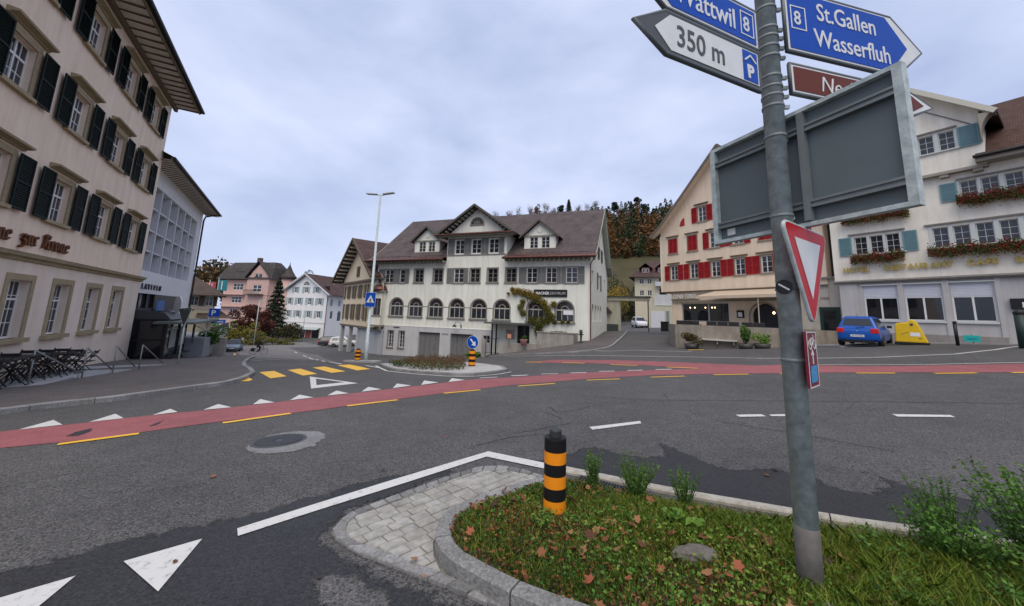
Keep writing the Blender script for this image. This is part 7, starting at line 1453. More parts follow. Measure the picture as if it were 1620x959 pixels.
    q_ = MB(); q_.beam((-.05, yr-.03, bz+.02), (.28, yr+.02, bz+.08), .02); q_.build('wiper', BLK, t); MB().lathe([(.001, -.02), (.05, 0), (.001, .02)], 10, (0, -L/2+.03, bz*.84)).build('badge', RIMM, t, True)
    MB().tube([(0, tr_+.15, H), (0, tr_+.0, H+.16)], .008, 6).build('aerial', BLK, t)
    return t
bc = (math.sin(R(57.3)), math.cos(R(57.3)))
car('bright blue hatchback parked nose-in at the hotel', (.002, .075, .36), 17.55+bc[0]*1.85, 19.17+bc[1]*1.85, 52, plate_txt='SG 413026')
car('white estate car facing down the lane behind the passage', (.62, .63, .65), 20.8, 60.2, 186, 4.2, 1.8, 1.65, suv=True)
car('grey-blue hatchback facing the camera on the far left street', (.16, .22, .30), -36.6, 50.6, 150, 4.0, 1.75, 1.5, roof=(.03, .035, .045))
car('white car parked under the cream shuttered house', (.60, .62, .63), -25.6, 58.6, 75, 4.0, 1.75, 1.5)
car('dark car parked behind the white one at the shuttered house', (.03, .035, .045), -28.3, 61.0, 75, 4.2, 1.78, 1.48)
# ================================================================== CYCLIST
cx_, cy_ = -29.3, 44.6; cz_ = g(cx_, cy_)+.012
bkz = thing('bicycle', 'black touring bicycle with rear bags ridden across the junction', 'bicycle', (cx_, cy_, cz_), R(28))
for x in (-.55, .55):
    wl = MB(); wl.tube([(x+.34*math.cos(a), 0, .345+.34*math.sin(a)) for a in np.linspace(0, 2*math.pi, 25)], .022, 6, False); w_ = wl.build('wheel', TYRE, bkz, True)
    sp_ = MB()
    for k in range(10): a = 2*math.pi*k/10; sp_.beam((x, 0, .345), (x+.33*math.cos(a), 0, .345+.33*math.sin(a)), .005)
    sp_.build('spokes', RIMM, w_)
fb = MB()
for p, q in (((-.55, .345), (-.08, .33)), ((-.55, .345), (-.2, .85)), ((-.08, .33), (-.22, .95)), ((-.08, .33), (.40, .82)), ((-.2, .82), (.40, .90)), ((.55, .345), (.37, 1.0))): fb.tube([(p[0], 0, p[1]), (q[0], 0, q[1])], .022, 6)
fb.build('frame', BLK, bkz); MB().tube([(.37, -.28, 1.06), (.42, 0, 1.02), (.37, .28, 1.06)], .016, 6).build('handlebar', BLK, bkz); MB().box(-.34, -.10, -.07, .07, .95, 1.0).build('saddle', BLK, bkz, bevel=.02)
for s in (-1, 1): MB().box(-.78, -.42, s*.16-.06, s*.16+.06, .38, .74).build('pannier', BLK, bkz, bevel=.03)
MB().tube([(-.08, -.12, .33), (-.08, .12, .33)], .03, 8).build('pedals', BLK, bkz)
def skin_person(name, label, loc, rz, pts, edges, rad, m, group=None):
    me = bpy.data.meshes.new(name); me.from_pydata(pts, edges, []); o = tag(put(name, me, None, loc, rz), label, 'person', group)
    o.modifiers.new('skin', 'SKIN'); sv_ = me.skin_vertices[0].data
    for i, r_ in enumerate(rad): sv_[i].radius = (r_, r_)
    sv_[0].use_root = True; s_ = o.modifiers.new('sub', 'SUBSURF'); s_.levels = 1; s_.render_levels = 2; me.materials.append(m); return o
CLO = mat('dark_clothing', (.012, .013, .016), .9, var=.3, vscale=6); SKN = mat('skin', (.45, .27, .2), .6)
pts = [(-.2, 0, 1.04), (-.08, 0, 1.22), (.08, 0, 1.40), (.14, 0, 1.47), (.17, 0, 1.54),
 (-.18, .1, 1.02), (.14, .11, .84), (.02, .12, .46), (.14, .12, .40), (-.18, -.1, 1.02), (.10, -.11, .72), (-.12, -.12, .36), (.0, -.12, .27),
 (.10, .19, 1.40), (.2, .25, 1.18), (.37, .26, 1.08), (.10, -.19, 1.40), (.2, -.25, 1.18), (.37, -.26, 1.08)]
ed = [(0,1),(1,2),(2,3),(3,4),(0,5),(5,6),(6,7),(7,8),(0,9),(9,10),(10,11),(11,12),(2,13),(13,14),(14,15),(2,16),(16,17),(17,18)]
rd = [.15, .15, .16, .07, .06, .10, .08, .055, .045, .10, .08, .055, .045, .075, .055, .04, .075, .055, .04]
ps = skin_person('person', 'cyclist in dark clothes and helmet leaning over the handlebar', (cx_, cy_, cz_), R(28), pts, ed, rd, CLO)
hdm = bpy.data.meshes.new('head'); b = bmesh.new(); bmesh.ops.create_uvsphere(b, u_segments=14, v_segments=10, radius=.105); b.to_mesh(hdm); b.free(); hdm.materials.append(SKN); ho = put('head', hdm, ps, (.21, 0, 1.63)); ho.scale = (1, .85, 1.15)
MB().lathe([(.125, 0), (.12, .05), (.09, .10), (.03, .13)], 14).build('helmet', BLK, ps, True, (.20, 0, 1.65))
for s in (-1, 1): MB().box(-.03, .05, -.03, .03, -.03, .03).build('glove', CLO, ps, loc=(.38, s*.265, 1.08), bevel=.015)
# ================================================================== VEGETATION
rng = np.random.default_rng(11)
def tone_mesh(name, V, F, T, m):
    me = bpy.data.meshes.new(name); V = np.asarray(V, np.float32); F = np.asarray(F, np.int32); k = F.shape[1]
    me.vertices.add(len(V)); me.vertices.foreach_set('co', V.ravel()); me.loops.add(F.size); me.loops.foreach_set('vertex_index', F.ravel()); me.polygons.add(len(F)); me.polygons.foreach_set('loop_start', np.arange(0, F.size, k, dtype=np.int32)); me.polygons.foreach_set('loop_total', np.full(len(F), k, np.int32))
    a = me.attributes.new('tone', 'FLOAT', 'POINT'); a.data.foreach_set('value', np.asarray(T, np.float32)); me.materials.append(m); me.update(); me.validate(); return me
def leaf_mesh(name, P, size, T, m, aspect=.55, up=.3, droop=.0):
    # diamond leaves at points P with random facing
    n = len(P); P = np.asarray(P, float); s = np.asarray(size)*np.ones(n)
    d = rng.normal(size=(n, 3)); d[:, 2] = d[:, 2]*(1-up)-droop; d /= np.linalg.norm(d, axis=1)[:, None]
    r = rng.normal(size=(n, 3)); w = np.cross(d, r); w /= np.linalg.norm(w, axis=1)[:, None]; nn = np.cross(d, w)
    V = np.empty((n, 4, 3)); V[:, 0] = P-d*s[:, None]*.5; V[:, 2] = P+d*s[:, None]*.5; md = P+d*s[:, None]*.05+nn*s[:, None]*.08
    V[:, 1] = md+w*s[:, None]*aspect*.5; V[:, 3] = md-w*s[:, None]*aspect*.5
    return tone_mesh(name, V.reshape(-1, 3), np.arange(4*n).reshape(n, 4), np.repeat(T, 4), m)
def blade_mesh(name, P, h, w, lean, T, m):
    n = len(P); a = rng.uniform(0, 2*math.pi, n); u = np.stack([np.cos(a), np.sin(a), np.zeros(n)], 1); b = rng.uniform(0, 2*math.pi, n); l = np.stack([np.cos(b), np.sin(b), np.zeros(n)], 1)*(lean*h*rng.uniform(.3, 1.5, n))[:, None]
    h = h[:, None]; w = w[:, None] if hasattr(w, 'shape') else w; up_ = np.array([0, 0, 1.])
    V = np.empty((n, 5, 3)); V[:, 0] = P-u*w/2; V[:, 1] = P+u*w/2; V[:, 2] = P+u*w*.35+up_*h*.6+l*.4; V[:, 3] = P+up_*h*.92+l*1.05; V[:, 4] = P-u*w*.35+up_*h*.6+l*.4
    return tone_mesh(name, V.reshape(-1, 3), np.arange(5*n).reshape(n, 5), np.repeat(T, 5), m)
def blob(c, r, n, shell=.55):
    d = rng.normal(size=(n, 3)); d /= np.linalg.norm(d, axis=1)[:, None]; k = rng.uniform(shell, 1, n)**.6; return np.asarray(c)+d*k[:, None]*np.asarray(r)
F_GRASS = foliage('grass_green', [(.035, .065, .008), (.09, .15, .015), (.18, .27, .028), (.30, .32, .05), (.24, .17, .06)])
F_LEAF = foliage('leaf_green', [(.018, .045, .009), (.05, .125, .018), (.11, .24, .035), (.24, .34, .05)])
F_DRY = foliage('dry_leaf', [(.05, .025, .013), (.13, .05, .02), (.24, .085, .03), (.30, .17, .075), (.30, .04, .02)], .1)
F_AUT = foliage('autumn_yellow', [(.07, .085, .015), (.16, .16, .03), (.30, .22, .035), (.30, .13, .03)])
F_RED = foliage('autumn_red', [(.045, .016, .014), (.095, .026, .023), (.15, .04, .03), (.12, .07, .03)])
F_FOR = foliage('autumn_forest', [(.018, .034, .016), (.04, .06, .018), (.085, .05, .018), (.15, .062, .018), (.22, .12, .024), (.12, .035, .018)], .1)
F_CON = foliage('conifer_green', [(.008, .016, .01), (.018, .034, .018), (.035, .055, .028)], .1)
F_FLW = foliage('geranium_red', [(.16, .012, .012), (.32, .02, .02), (.42, .05, .03), (.10, .03, .02)])
F_HEA = foliage('heather', [(.03, .055, .012), (.09, .10, .02), (.14, .09, .04), (.13, .05, .045)])
BARK = mat('bark', (.06, .048, .038), .9, var=.3, vscale=8, bump=.4, bscale=20)
# --- near bed
def inside(poly, x, y):
    c = np.zeros(len(x), bool); n = len(poly)
    for i in range(n):
        x0, y0 = poly[i-1]; x1, y1 = poly[i]
        cond = ((y0 > y) != (y1 > y)) & (x < (x1-x0)*(y-y0)/(y1-y0+1e-12)+x0); c ^= cond
    return c
def bedpts(n, x0=-.5, x1=6.5, y0=1.0, y1=4.2, power=0):
    x = rng.uniform(x0, x1, n*3); y = rng.uniform(y0, y1, n*3)
    if power: keep = rng.uniform(0, 1, n*3) < np.clip(1.5/np.maximum(x, .6), 0, 1); x, y = x[keep], y[keep]
    k = inside(bed_poly, x, y); x, y = x[k][:n], y[k][:n]; return np.stack([x, y, bedz(x, y)], 1)
def patch(P, f=1.0, s=0.0): return .5+.5*np.sin(P[:, 0]*2.3*f+1.3+s+.8*np.sin(P[:, 1]*3.1*f+s))*np.sin(P[:, 1]*2.7*f+.4+s*1.7+.7*np.sin(P[:, 0]*1.9*f))
P = bedpts(85000); q = patch(P, 1.2); keep = rng.uniform(0, 1, len(P)) < .5+.5*q; P = P[keep]; q = q[keep]
rgt = np.clip((P[:, 0]-1.3)/1.6, 0, 1); ed_ = np.clip(bdist(P[:, 0], P[:, 1])/.12, .35, 1)
h = (rng.uniform(.025, .075, len(P))*(1+.5*q)+rgt*rng.uniform(.02, .11, len(P)))*ed_
gr = put('grass', blade_mesh('grass', P, h, rng.uniform(.003, .007, len(P))*(1+.4*rgt), .7, np.clip(.40+.24*rng.normal(size=len(P))+.34*(patch(P, .8, 1.1)-.4)-.14*rgt, 0, 1), F_GRASS)); tag(gr, 'short grass and moss covering the near traffic island bed', 'grass', kind='stuff')
P = bedpts(32000); q = .4+.75*patch(P, 1.9, 2.0); k = rng.uniform(0, 1, len(P)) < q**1.3; P = P[k]; P[:, 2] += rng.uniform(.015, .075, len(P))*np.clip(bdist(P[:, 0], P[:, 1])/.1, .2, 1)
gc = put('ground_cover', leaf_mesh('ground_cover', P, rng.uniform(.010, .034, len(P)), np.clip(.2+.7*patch(P, .9, 4.0)+rng.normal(size=len(P))*.2, 0, 1), F_LEAF, .7, .55)); tag(gc, 'low broad-leaved weeds among the grass of the near bed', 'weeds', kind='stuff')
P = bedpts(24000); k = rng.uniform(0, 1, len(P)) < (1-patch(P, 1.2))**1.0*np.clip(1.6-P[:, 0]*.35, .15, 1); P = P[k]; P[:, 2] += rng.uniform(.01, .05, len(P))
lt = put('leaf_litter', leaf_mesh('leaf_litter', P, rng.uniform(.012, .04, len(P)), rng.uniform(0, 1, len(P)), F_DRY, .6, .6)); tag(lt, 'small brown leaf litter scattered through the near bed', 'leaf litter', kind='stuff')
def maple(seed, sz):
    r_ = random.Random(seed); pts = []; n = 5
    for i in range(n*2+1):
        a = -2.3+4.6*i/(n*2); rad = (1.0 if i % 2 == 0 else .66)*r_.uniform(.85, 1.1)*(.75+.25*math.cos(a)); pts.append((rad*math.sin(a), rad*math.cos(a)))
    pts.append((.0, -.25)); V = [(0, 0, 0)]+[(x*sz, y*sz, .22*sz*abs(x)+.18*sz*max(0, y)**2+r_.uniform(-.07, .07)*sz) for x, y in pts]; k = len(pts)
    F = [(0, i+1, (i+1) % k+1) for i in range(k)]; V += [(0, -.25*sz, .0), (.012*sz, -.25*sz, 0), (.0, -.85*sz, .12*sz)]; F.append((k+1, k+2, k+3)); return V, F
LM = []
for i in range(10):
    V, F = maple(i, 1.0); LM.append(tone_mesh('fallen_leaf', V, F, np.full(len(V), (i*.37) % 1.0*.95), F_DRY))
P = bedpts(200, -.45, 4.2, 1.3, 4.1, 1)
for i, p in enumerate(P):
    o = put('fallen_leaf', LM[i % 10], bed, (p[0], p[1], p[2]+rng.uniform(.03, .075)), rot=(rng.uniform(-.6, .6), rng.uniform(-.6, .6), rng.uniform(0, 6.28))); s = rng.uniform(.025, .062); o.scale = (s, s, s)
for i, (x, y) in enumerate(((-1.75, 2.35), (-1.95, 2.2), (-.62, 2.9), (-1.2, 2.75), (.1, 2.45), (.16, 2.5), (-2.3, 2.9), (-3.2, 4.4), (-.9, 5.9), (2.9, 4.4), (3.1, 4.55), (-1.4, 4.6), (-.5, 2.72), (.0, 2.52))):
    o = put('fallen_leaf', LM[i % 10], road, (x, y, g(x, y)+.018+(.03 if -1 < x < .3 and y < 3 else 0)), rot=(rng.uniform(-.2, .2), rng.uniform(-.2, .2), rng.uniform(0, 6.28))); s = rng.uniform(.025, .055); o.scale = (s, s, s)
bs = boulder('boulder', (1.285, 2.72, float(bedz(np.array(1.285), np.array(2.72)))+.02), .165, .075, .06, STONE, 4); bs.rotation_euler = (0, 0, R(8)); tag(bs, 'flat brown stone lying in the grass of the near bed', 'stone')
bs = boulder('boulder', (1.80, 2.28, float(bedz(np.array(1.8), np.array(2.28)))+.02), .045, .035, .03, STONE, 9); tag(bs, 'small pale stone at the foot of the signpost', 'stone')
def weed(label, x, y, h, n, spread, m, lsz, feather=False, group='weeds of the near bed', tone=(.2, .9), name='weed_plant'):
    z = float(bedz(np.array(x), np.array(y))); t = thing(name, label, 'plant', (x, y, z), 0, group); st = MB(); P = []; T = []
    for i in range(n):
        a = rng.uniform(0, 6.28); hh = h*rng.uniform(.55, 1.0); sx, sy = spread*math.cos(a)*rng.uniform(.2, 1), spread*math.sin(a)*rng.uniform(.2, 1); bx, by = sx*.25, sy*.25
        pts = [(bx+(sx-bx)*t_**1.4, by+(sy-by)*t_**1.4, hh*t_) for t_ in (0, .35, .7, 1)]; st.tube(pts, [.0035, .003, .002, .001], 4, False)
        k = int(hh/(.011 if feather else .012))
        for j in range(k):
            t_ = .12+.88*j/k; b = rng.uniform(0, 6.28); rr = (.045 if feather else .085)*rng.uniform(.1, 1)*(1.15-t_); P.append((bx+(sx-bx)*t_**1.4+rr*math.cos(b), by+(sy-by)*t_**1.4+rr*math.sin(b), hh*t_+rng.uniform(-.01, .02))); T.append(tone[0]+(tone[1]-tone[0])*min(1, max(0, .35*t_+.65*rng.uniform())))
    st.build('stems', mat('stem_green', (.05, .08, .02), .7), t); P = np.array(P); T = np.array(T)
    put('foliage', leaf_mesh('foliage', P, lsz*rng.uniform(.6, 1.25, len(P)), T, m, .3 if feather else .5, .25), t); return t
for i, (x, y, h, n, sp_, lb) in enumerate(((.86, 3.86, .36, 44, .15, 'feathery green weed right behind the near bollard'), (1.20, 3.66, .36, 80, .24, 'feathery green weed at the middle of the bed edge'), (1.56, 3.46, .36, 44, .17, 'feathery green weed on the bed edge nearest the drain grate end'))): weed(lb, x, y, h, n, sp_, F_LEAF, .026, True)
weed('low rosette weed with broad leaves near the brown stone', 1.42, 3.12, .14, 16, .2, F_LEAF, .075, tone=(.5, 1))
weed('bright green low weed left of the bollard foot', .30, 3.10, .13, 26, .12, F_LEAF, .035, True, tone=(.5, 1))
wl_ = ['tallest leafy weed at the right end of the near bed', 'leafy weed just left of the tallest one at the bed edge', 'dense leafy weed low at the right edge of the picture', 'leafy weed between the signpost and the right thicket', 'dark leafy weed in front of the right thicket', 'leafy weed at the far right corner of the bed', 'spreading leafy weed behind the right thicket', 'small leafy weed right of the signpost foot', 'leafy weed rising at the kerb beyond the thicket']
for i, (x, y, h, n, sp_) in enumerate(((3.50, 2.60, .66, 80, .42), (2.95, 2.66, .36, 90, .36), (3.3, 2.25, .38, 110, .42), (2.55, 2.72, .16, 50, .26), (2.85, 2.2, .17, 60, .32), (4.0, 2.5, .66, 80, .45), (4.2, 2.05, .55, 70, .45), (2.28, 2.32, .12, 40, .24), (3.15, 2.84, .52, 36, .26))): weed(wl_[i], x, y, h, n, sp_, F_LEAF, .034, i == 8, tone=(.05, .8))
# --- heather on the middle island
hp_ = [(-6.0, 19.0), (-4.95, 17.0), (-3.75, 16.15), (-2.4, 15.5), (-1.9, 16.3), (-2.0, 18.2), (-2.4, 20.2)]
n = 9000; x = rng.uniform(-6.1, -1.6, n); y = rng.uniform(15.2, 20.4, n); k = inside(hp_, x, y); x, y = x[k], y[k]; e = np.sqrt(((np.stack([x, y], 1)[:, None]-np.array(hp_))**2).sum(-1)).min(1)
top = np.clip(.16+.38*np.clip((x+5.6)/1.2, .25, 1)*(.75+.25*np.sin(x*5+y*4)), .1, .7); zz = rng.uniform(0, 1, len(x)); P = np.stack([x, y, G(x, y)+.1+zz*top], 1)
hb = put('heather', leaf_mesh('heather', P, rng.uniform(.06, .14, len(P)), np.clip(zz*.9+rng.normal(size=len(P))*.18-.35*(x < -4.7), 0, 1), F_HEA, .3, -.6)); tag(hb, 'rust and green heather planting on the middle traffic island', 'heather', kind='stuff')
# --- flower boxes of the hotel
def hotel(x, y): c = Matrix.Rotation(RRZ, 3, 'Z')@Vector((x, y, 0)); return RP_[0]+c.x, RP_[1]+c.y
FB = mat('flower_box_brown', (.07, .045, .03), .8)
for x0, x1, z, lb in ((.78, 3.1, 6.02, 'red geranium box under the left first-floor windows of the hotel'), (4.0, 8.7, 6.05, 'long red geranium box under the right first-floor windows of the hotel'), (.5, 3.5, 8.5, 'red geranium box below the large sign board, second floor of the hotel'), (5.25, 9.0, 8.62, 'long red geranium box under the right second-floor windows of the hotel')):
    t = thing('flower_box', lb, 'flower box', (RP_[0], RP_[1], 0), RRZ, 'geranium boxes of the hotel'); MB().box(x0+.08, x1-.08, -.36, -.12, z-.28, z-.08).build('box', FB, t)
    n = int((x1-x0)*900); xx = rng.uniform(x0, x1, n); zt = rng.normal(size=n)*.15; yy = -.25+rng.normal(size=n)*.10; zc_ = z-.12+.10*np.sin(xx*5)*.5; P = np.stack([xx, yy-np.maximum(0, -zt)*.25, zc_+zt-.05], 1)
    put('foliage', leaf_mesh('foliage', P, rng.uniform(.05, .10, n), rng.uniform(0, .55, n), F_LEAF, .8, .2), t)
    n = int((x1-x0)*560); xx = rng.uniform(x0, x1, n); zt = rng.normal(size=n)*.17; P = np.stack([xx, -.36+rng.normal(size=n)*.06, z-.16+zt+.06*np.sin(xx*7)], 1); put('blossom', leaf_mesh('blossom', P, rng.uniform(.04, .08, n), rng.uniform(0, 1, n), F_FLW, .9, .2), t)
# --- creeper on the big house
cl = [(-6.95, 4.15, .2), (-7.35, 3.75, .10), (-6.75, 3.8, .16), (-6.4, 4.0, .26), (-5.9, 3.85, .32), (-5.4, 3.75, .36), (-4.95, 3.5, .36), (-4.5, 3.3, .34), (-5.95, 3.0, .22), (-6.15, 2.55, .26), (-5.9, 2.05, .26), (-4.0, 2.95, .3), (-3.75, 2.5, .34), (-3.6, 2.1, .32), (-3.1, 2.85, .26), (-3.3, 1.75, .34), (-4.2, 1.35, .4), (-5.0, 1.4, .36), (-4.5, .85, .42), (-4.35, .3, .36), (-3.7, 1.4, .3), (-3.0, 1.35, .16), (-2.3, 1.40, .14), (-1.8, 1.38, .12)]
cv = thing('creeper', 'yellowing creeper climbing round an arched window of the big house', 'creeper', MPOS, MROT); P = np.concatenate([blob((a, -.22, b), (r_*1.35, .2, r_*1.25), int(120+600*r_), .05) for a, b, r_ in cl]); T = np.clip((P[:, 2]-.5)/5.5+rng.normal(size=len(P))*.2, 0, 1)
put('foliage', leaf_mesh('foliage', P, rng.uniform(.07, .15, len(P)), T, F_AUT, .75, .2), cv)
st = MB(); st.tube([(-4.4, -.15, -.6), (-4.5, -.15, .6), (-5.2, -.12, 2.0), (-5.6, -.1, 3.4), (-6.6, -.1, 3.9)], [.06, .05, .04, .03, .015], 7); st.tube([(-4.5, -.15, .6), (-3.7, -.13, 1.8), (-3.5, -.1, 2.8)], [.04, .03, .015], 7); st.tube([(-5.6, -.1, 3.4), (-4.6, -.1, 3.3), (-3.4, -.1, 2.9)], [.03, .02, .01], 6); st.build('stem', BARK, cv)
# --- shrubs in pots and beds
def shrub(name, label, loc, r, n, m, tone, lsz, cat='shrub', group=None, pot=None):
    t = thing(name, label, cat, loc, 0, group); c = np.array((0, 0, r[2]*.95+(pot[1] if pot else 0))); P = []
    for i in range(9): o_ = rng.normal(size=3)*np.array(r)*.42; P.append(blob(c+o_, np.array(r)*rng.uniform(.35, .6), n//9))
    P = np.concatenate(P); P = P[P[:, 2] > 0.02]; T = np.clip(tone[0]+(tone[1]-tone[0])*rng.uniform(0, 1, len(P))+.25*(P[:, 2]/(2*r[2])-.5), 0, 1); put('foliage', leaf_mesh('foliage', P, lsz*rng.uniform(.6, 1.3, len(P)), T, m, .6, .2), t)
    s_ = MB()
    for k in range(5): a = rng.uniform(0, 6.28); s_.tube([(0, 0, 0), (r[0]*.3*math.cos(a), r[1]*.3*math.sin(a), r[2]*.8), (r[0]*.6*math.cos(a), r[1]*.6*math.sin(a), r[2]*1.4)], [.02+.02*r[2], .02*r[2]+.008, .005], 5)
    s_.build('stems', BARK, t)
    if pot: MB().lathe([(pot[0]*.8, 0), (pot[0], pot[1]), (pot[0]*.92, pot[1]), (pot[0]*.9, pot[1]-.06)], 18).build('tub', PLATE, t, True)
    return t
shrub('potted_shrub', 'green and rust shrub in a dark tub left of the terrace bench', (11.75, 24.3, g(11.75, 24.3)), (.5, .5, .42), 1500, F_HEA, (.0, .9), .11, pot=(.46, .3)); shrub('potted_shrub', 'tall green shrub in a dark tub right of the terrace bench', (14.05, 22.45, g(14.05, 22.45)), (.32, .32, .55), 1300, F_LEAF, (.1, .7), .1, pot=(.42, .3)); shrub('potted_shrub', 'low spreading plants in a dark tub nearest the signpost', (14.75, 22.0, g(14.75, 22.0)), (.45, .4, .26), 1100, F_LEAF, (.3, 1), .09, pot=(.45, .28))
shrub('shrub', 'dark green shrub beside the steps of the white block', lw2(7.2, -2.5, -1.3), (.9, .7, .75), 2600, F_LEAF, (.0, .7), .13)
x, y = W2(-2.6, -1.2); shrub('shrub', 'small mixed plants in the raised planter of the big house', (x, y, .3), (.9, .4, .22), 700, F_LEAF, (.1, .7), .12); x, y = W2(-9.9, -1.6); shrub('shrub', 'green lily-like plants below the small ground-floor window', (x, y, g(x, y)), (.9, .35, .3), 800, F_LEAF, (.3, .8), .2); x, y = W2(-5.0, -2.5); shrub('potted_plant', 'dark foliage in the pink pot', (x, y, -.2), (.3, .3, .18), 300, F_LEAF, (0, .5), .1)
# --- trees
def tree(name, label, loc, h, r, n, m, tone, lsz, group=None, kind='broad', trunk=.22, bare=0.0):
    t = thing(name, label, 'tree', loc, 0, group); tk = MB(); P = []
    if kind == 'conifer':
        tk.tube([(0, 0, -.5), (0, 0, h*.5), (0, 0, h*.97)], [trunk, trunk*.6, .03], 7)
        lv = int(h/.9)
        for i in range(lv):
            f = .14+.86*i/lv; rr = r*(1-f)**.8+.15; k = max(6, int(n/lv)); a = rng.uniform(0, 6.28, k); q_ = rng.uniform(.15, 1, k)**.6*rr*(1+.25*np.sin(a*5+i)); P.append(np.stack([q_*np.cos(a), q_*np.sin(a), h*f-q_*.35+rng.normal(size=k)*.15], 1))
    elif kind == 'pine':
        tk.tube([(0, 0, -.5), (r*.05, 0, h*.5), (r*.12, 0, h*.95)], [trunk, trunk*.7, .06], 7)
        for i in range(9):
            f = rng.uniform(.52, 1); a = rng.uniform(0, 6.28); q_ = r*rng.uniform(.1, .75)*(1.25-f*.7); c = (q_*math.cos(a)+r*.1, q_*math.sin(a), h*f); tk.tube([(r*.08, 0, h*f*.93), c], [trunk*.3, .03], 5); P.append(blob(c, (r*.42, r*.42, r*.26), n//9))
    else:
        tk.tube([(0, 0, -.5), (.1, 0, h*.3), (0, .1, h*.55)], [trunk, trunk*.8, trunk*.5], 8)
        for i in range(14 if not bare else 22):
            a = rng.uniform(0, 6.28); f = rng.uniform(.4, 1.0); q_ = r*rng.uniform(.2, .85)*math.sin(min(3.0, max(.35, (f-.25)*3.4))); c = np.array((q_*math.cos(a), q_*math.sin(a), h*f)); b0 = (0, 0, h*rng.uniform(.25, .6)); tk.tube([b0, tuple((np.array(b0)+c)/2+np.array((0, 0, .06*h))), tuple(c)], [trunk*.35, trunk*.2, .025], 5)
            if bare:
                for k in range(5): tk.tube([tuple(c*.8+np.array(b0)*.2), tuple(c+rng.normal(size=3)*r*.28+np.array((0, 0, r*.2)))], [.06, .02], 4, False)
            P.append(blob(c, (r*.36, r*.36, h*.13), int(n/(14 if not bare else 22))))
    tk.build('trunk', BARK, t); P = np.concatenate(P); T = np.clip(tone[0]+(tone[1]-tone[0])*rng.uniform(0, 1, len(P)), 0, 1); put('crown', leaf_mesh('crown', P, lsz*rng.uniform(.6, 1.3, len(P)), T, m, .6, .2), t); return t
gz = lambda x, y: g(x, y)
tree('maple_tree', 'dark red bushy tree before the pink villa', (-46.8, 67.2, gz(-46.8, 67)), 6.2, 2.9, 4200, F_RED, (0, 1), .34); tree('maple_tree', 'red leafy shrub tree right of the villa balcony', (-44.2, 67.2, gz(-44, 67)), 5.4, 2.2, 2600, F_RED, (0, .9), .32)
shrub('shrub', 'brown-orange bush on the bank left of the red tree', (-47.0, 64.0, gz(-47, 64)), (2.2, 1.8, 1.7), 2400, F_AUT, (0, .7), .3); shrub('shrub', 'olive bush on the bank below the red tree', (-43.3, 63.6, gz(-43, 63.6)), (2.4, 1.6, 1.5), 2400, F_AUT, (0, .6), .28); shrub('shrub', 'green hedge bush beside the villa wall', (-51.5, 66.5, gz(-51, 66)), (2.8, 1.6, 1.9), 2200, F_LEAF, (.1, .8), .3); shrub('shrub', 'dark bush at the left corner of the white shop house', (-42.5, 72.5, gz(-42, 72)), (2.6, 1.8, 2.2), 2600, F_FOR, (0, .5), .3)
shrub('shrub', 'low grey-green scrub along the far street edge', (-40.3, 65.0, gz(-40, 65)), (3.0, 1.0, .6), 1400, F_AUT, (0, .5), .22); shrub('shrub', 'scrub on the bank left of the orange bush', (-51.5, 61.5, gz(-51, 61)), (2.6, 1.2, .9), 1500, F_AUT, (0, .5), .24)
tree('yew_tree', 'tall dark conifer between the villa turret and the white house', (-46.6, 74.5, gz(-46, 74)), 12.2, 2.6, 5200, F_CON, (0, 1), .42, kind='conifer'); tree('round_tree', 'brown-green tree top showing behind the white house roof', (-46.5, 88, gz(-46, 88)), 14.4, 3.2, 2600, F_FOR, (.1, .5), .42)
# --- wooded hill
def hill_z(az, d):
    A = np.interp(az, [-30, -13, -8, -3, 2, 8, 30, 48, 60], [.0, .02, .50, .86, .95, 1.02, 1.04, .95, .6]); return 1.0+A*np.interp(d, [92, 150, 250, 262, 340], [0, 24, 63, 64, 46])
AZ = np.linspace(-13, 62, 76); DD = np.concatenate([np.linspace(92, 262, 40), [300, 340]]); a_, d_ = np.meshgrid(AZ, DD); X = d_*np.sin(np.radians(a_)); Y = d_*np.cos(np.radians(a_)); Z = hill_z(a_, d_)+1.2*np.sin(X*.06)*np.sin(Y*.05); Z[0] -= 6
mb = MB(); mb.v = list(zip(X.ravel().tolist(), Y.ravel().tolist(), Z.ravel().tolist())); k = len(AZ); mb.f = [(j*k+i, j*k+i+1, (j+1)*k+i+1, (j+1)*k+i) for j in range(len(DD)-1) for i in range(k-1)]
struct(mb.build('hill', mat('meadow', (.034, .034, .012), .95, vscale=.08, col2=(.07, .058, .022), vdet=9), None, True), 'green meadow hillside rising behind the lane')
def hxy(az, d): return d*math.sin(R(az)), d*math.cos(R(az)), float(hill_z(np.array(az), np.array(d)))
P = []; T = []; S = []
for i in range(1100):
    az = rng.uniform(-6, 26); d = rng.uniform(148, 240); x, y, z = hxy(az, d); hgt = rng.uniform(7, 13)*(0.6 if d < 168 else (.55 if d > 222 else 1)); kd_ = rng.uniform(); tone_ = rng.choice([.05, .15, .3, .42, .5, .55, .62, .75, .95], p=[.10, .06, .12, .18, .2, .14, .1, .06, .04]); nn = 70
    if rng.uniform() < .10 and az > 12:
        hgt = rng.uniform(12, 18); tone_ = rng.choice([.02, .08, .14, .62]); nn = 130; f = rng.uniform(0, 1, nn); rr_ = hgt*.17*(1-f)+.3; an = rng.uniform(0, 6.28, nn); c = np.stack([x+rr_*np.cos(an), y+rr_*np.sin(an), z+hgt*(.1+.9*f)], 1)
    else: c = blob((x, y, z+hgt*.55), (hgt*.3, hgt*.3, hgt*.5), nn, .4)
    P.append(c); T.append(np.clip(tone_+rng.normal(size=nn)*.06, 0, 1)); S.append(rng.uniform(.7, 1.5, nn))
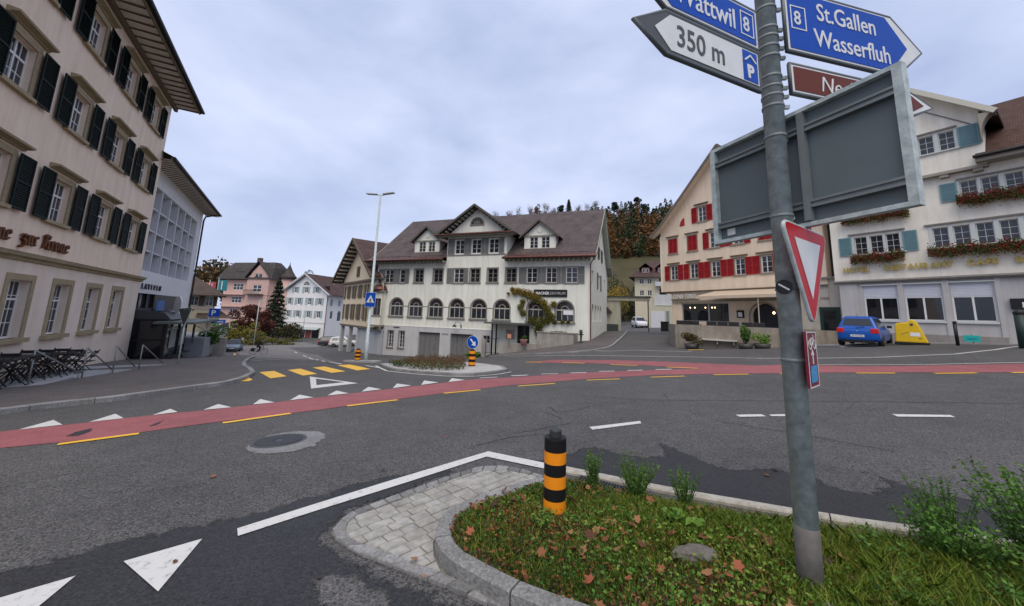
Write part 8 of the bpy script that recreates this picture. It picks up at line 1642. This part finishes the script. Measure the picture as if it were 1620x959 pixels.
fo = put('forest', leaf_mesh('forest', np.concatenate(P), np.concatenate(S), np.concatenate(T), F_FOR, .7, .1)); tag(fo, 'autumn-coloured wood covering the upper hillside', 'forest', kind='stuff')
def px_az(u): return math.degrees(math.atan2(u-810, 585))
ords = ['first', 'second', 'third', 'fourth', 'fifth', 'sixth', 'seventh', 'eighth', 'ninth', 'tenth', 'eleventh', 'twelfth', 'thirteenth', 'fourteenth', 'fifteenth', 'sixteenth', 'seventeenth', 'eighteenth', 'nineteenth', 'twentieth', 'twenty-first', 'twenty-second', 'twenty-third']
spec = [(780, 332, 'b'), (803, 330, 'b'), (818, 322, 'b'), (838, 320, 'b'), (849, 319, 'r'), (862, 318, 'b'), (876, 322, 'b'), (886, 317, 'p'), (900, 307, 'c'), (914, 320, 'b'), (930, 318, 'b'), (943, 313, 'b'), (961, 322, 'c'), (974, 312, 'p'), (988, 318, 'r'), (1003, 313, 'c'), (1012, 306, 'p'), (1023, 317, 'p'), (1039, 322, 'c'), (1056, 324, 'y'), (1072, 322, 'y'), (1090, 318, 'c')]
nmk = {'b': ('bare_tree', 'bare twiggy brown tree on the skyline'), 'r': ('beech_tree', 'reddish brown tree on the skyline'), 'p': ('pine_tree', 'dark open pine on the skyline'), 'c': ('spruce_tree', 'dark dense conifer on the skyline'), 'y': ('larch_tree', 'yellow-green tree on the skyline')}
for i, (u, v, kd_) in enumerate(spec):
    az = px_az(u); d = 252; x, y, z = hxy(az, d); el = (500.4+(u-810)*.0337-v)/math.hypot(585, u-810)*1.0; ztop = 1.72+d*el*.985; h = max(9, ztop-z); lb = nmk[kd_][1]+', %s from the left' % ords[i]
    if kd_ == 'b': tree(nmk[kd_][0], lb, (x, y, z), h, 3.8, 520, F_FOR, (.38, .62), .5, 'trees along the ridge', 'broad', .28, 1)
    elif kd_ == 'r': tree(nmk[kd_][0], lb, (x, y, z), h, 3.6, 1500, F_FOR, (.4, .98), .7, 'trees along the ridge', 'broad', .3)
    elif kd_ == 'p': tree(nmk[kd_][0], lb, (x, y, z), h, 4.0, 1500, F_CON, (0, 1), .8, 'trees along the ridge', 'pine', .3)
    elif kd_ == 'c': tree(nmk[kd_][0], lb, (x, y, z), h, 4.0, 2200, F_CON, (0, .8), .85, 'trees along the ridge', 'conifer', .3)
    else: tree(nmk[kd_][0], lb, (x, y, z), h, 4.2, 1700, F_AUT, (0, .5), .7, 'trees along the ridge', 'broad', .3)
# shrubs at the foot of the hill beside the passage, distant treeline on the left
for i, (u, d, r_, m_, tn, lb) in enumerate(((968, 78, 3.4, F_AUT, (.3, .9), 'yellow bush behind the covered passage'), (985, 92, 4.6, F_FOR, (.05, .35), 'dark green bush on the slope behind the lane'), (1002, 100, 3.4, F_FOR, (.1, .5), 'olive bush left of the lane house'))):
    az = px_az(u); x, y = d*math.sin(R(az)), d*math.cos(R(az)); shrub('shrub', lb, (x, y, max(g(x, y), 0)), (r_, r_, r_*1.3), 2600, m_, tn, .45)
P = []; T = []
for i in range(160):
    az = rng.uniform(-46, -34); d = rng.uniform(230, 300); x, y = d*math.sin(R(az)), d*math.cos(R(az)); zz_ = 12+6*math.sin(az*1.1); c = blob((x, y, zz_), (7, 7, 9), 60, .3); P.append(c); T.append(np.full(60, rng.choice([.1, .3, .45, .6])))
tl_ = put('treeline', leaf_mesh('treeline', np.concatenate(P), rng.uniform(1.2, 2.4, 160*60), np.concatenate(T), F_FOR, .7, .1)); tag(tl_, 'distant brown treeline beyond the left street', 'treeline', kind='stuff')
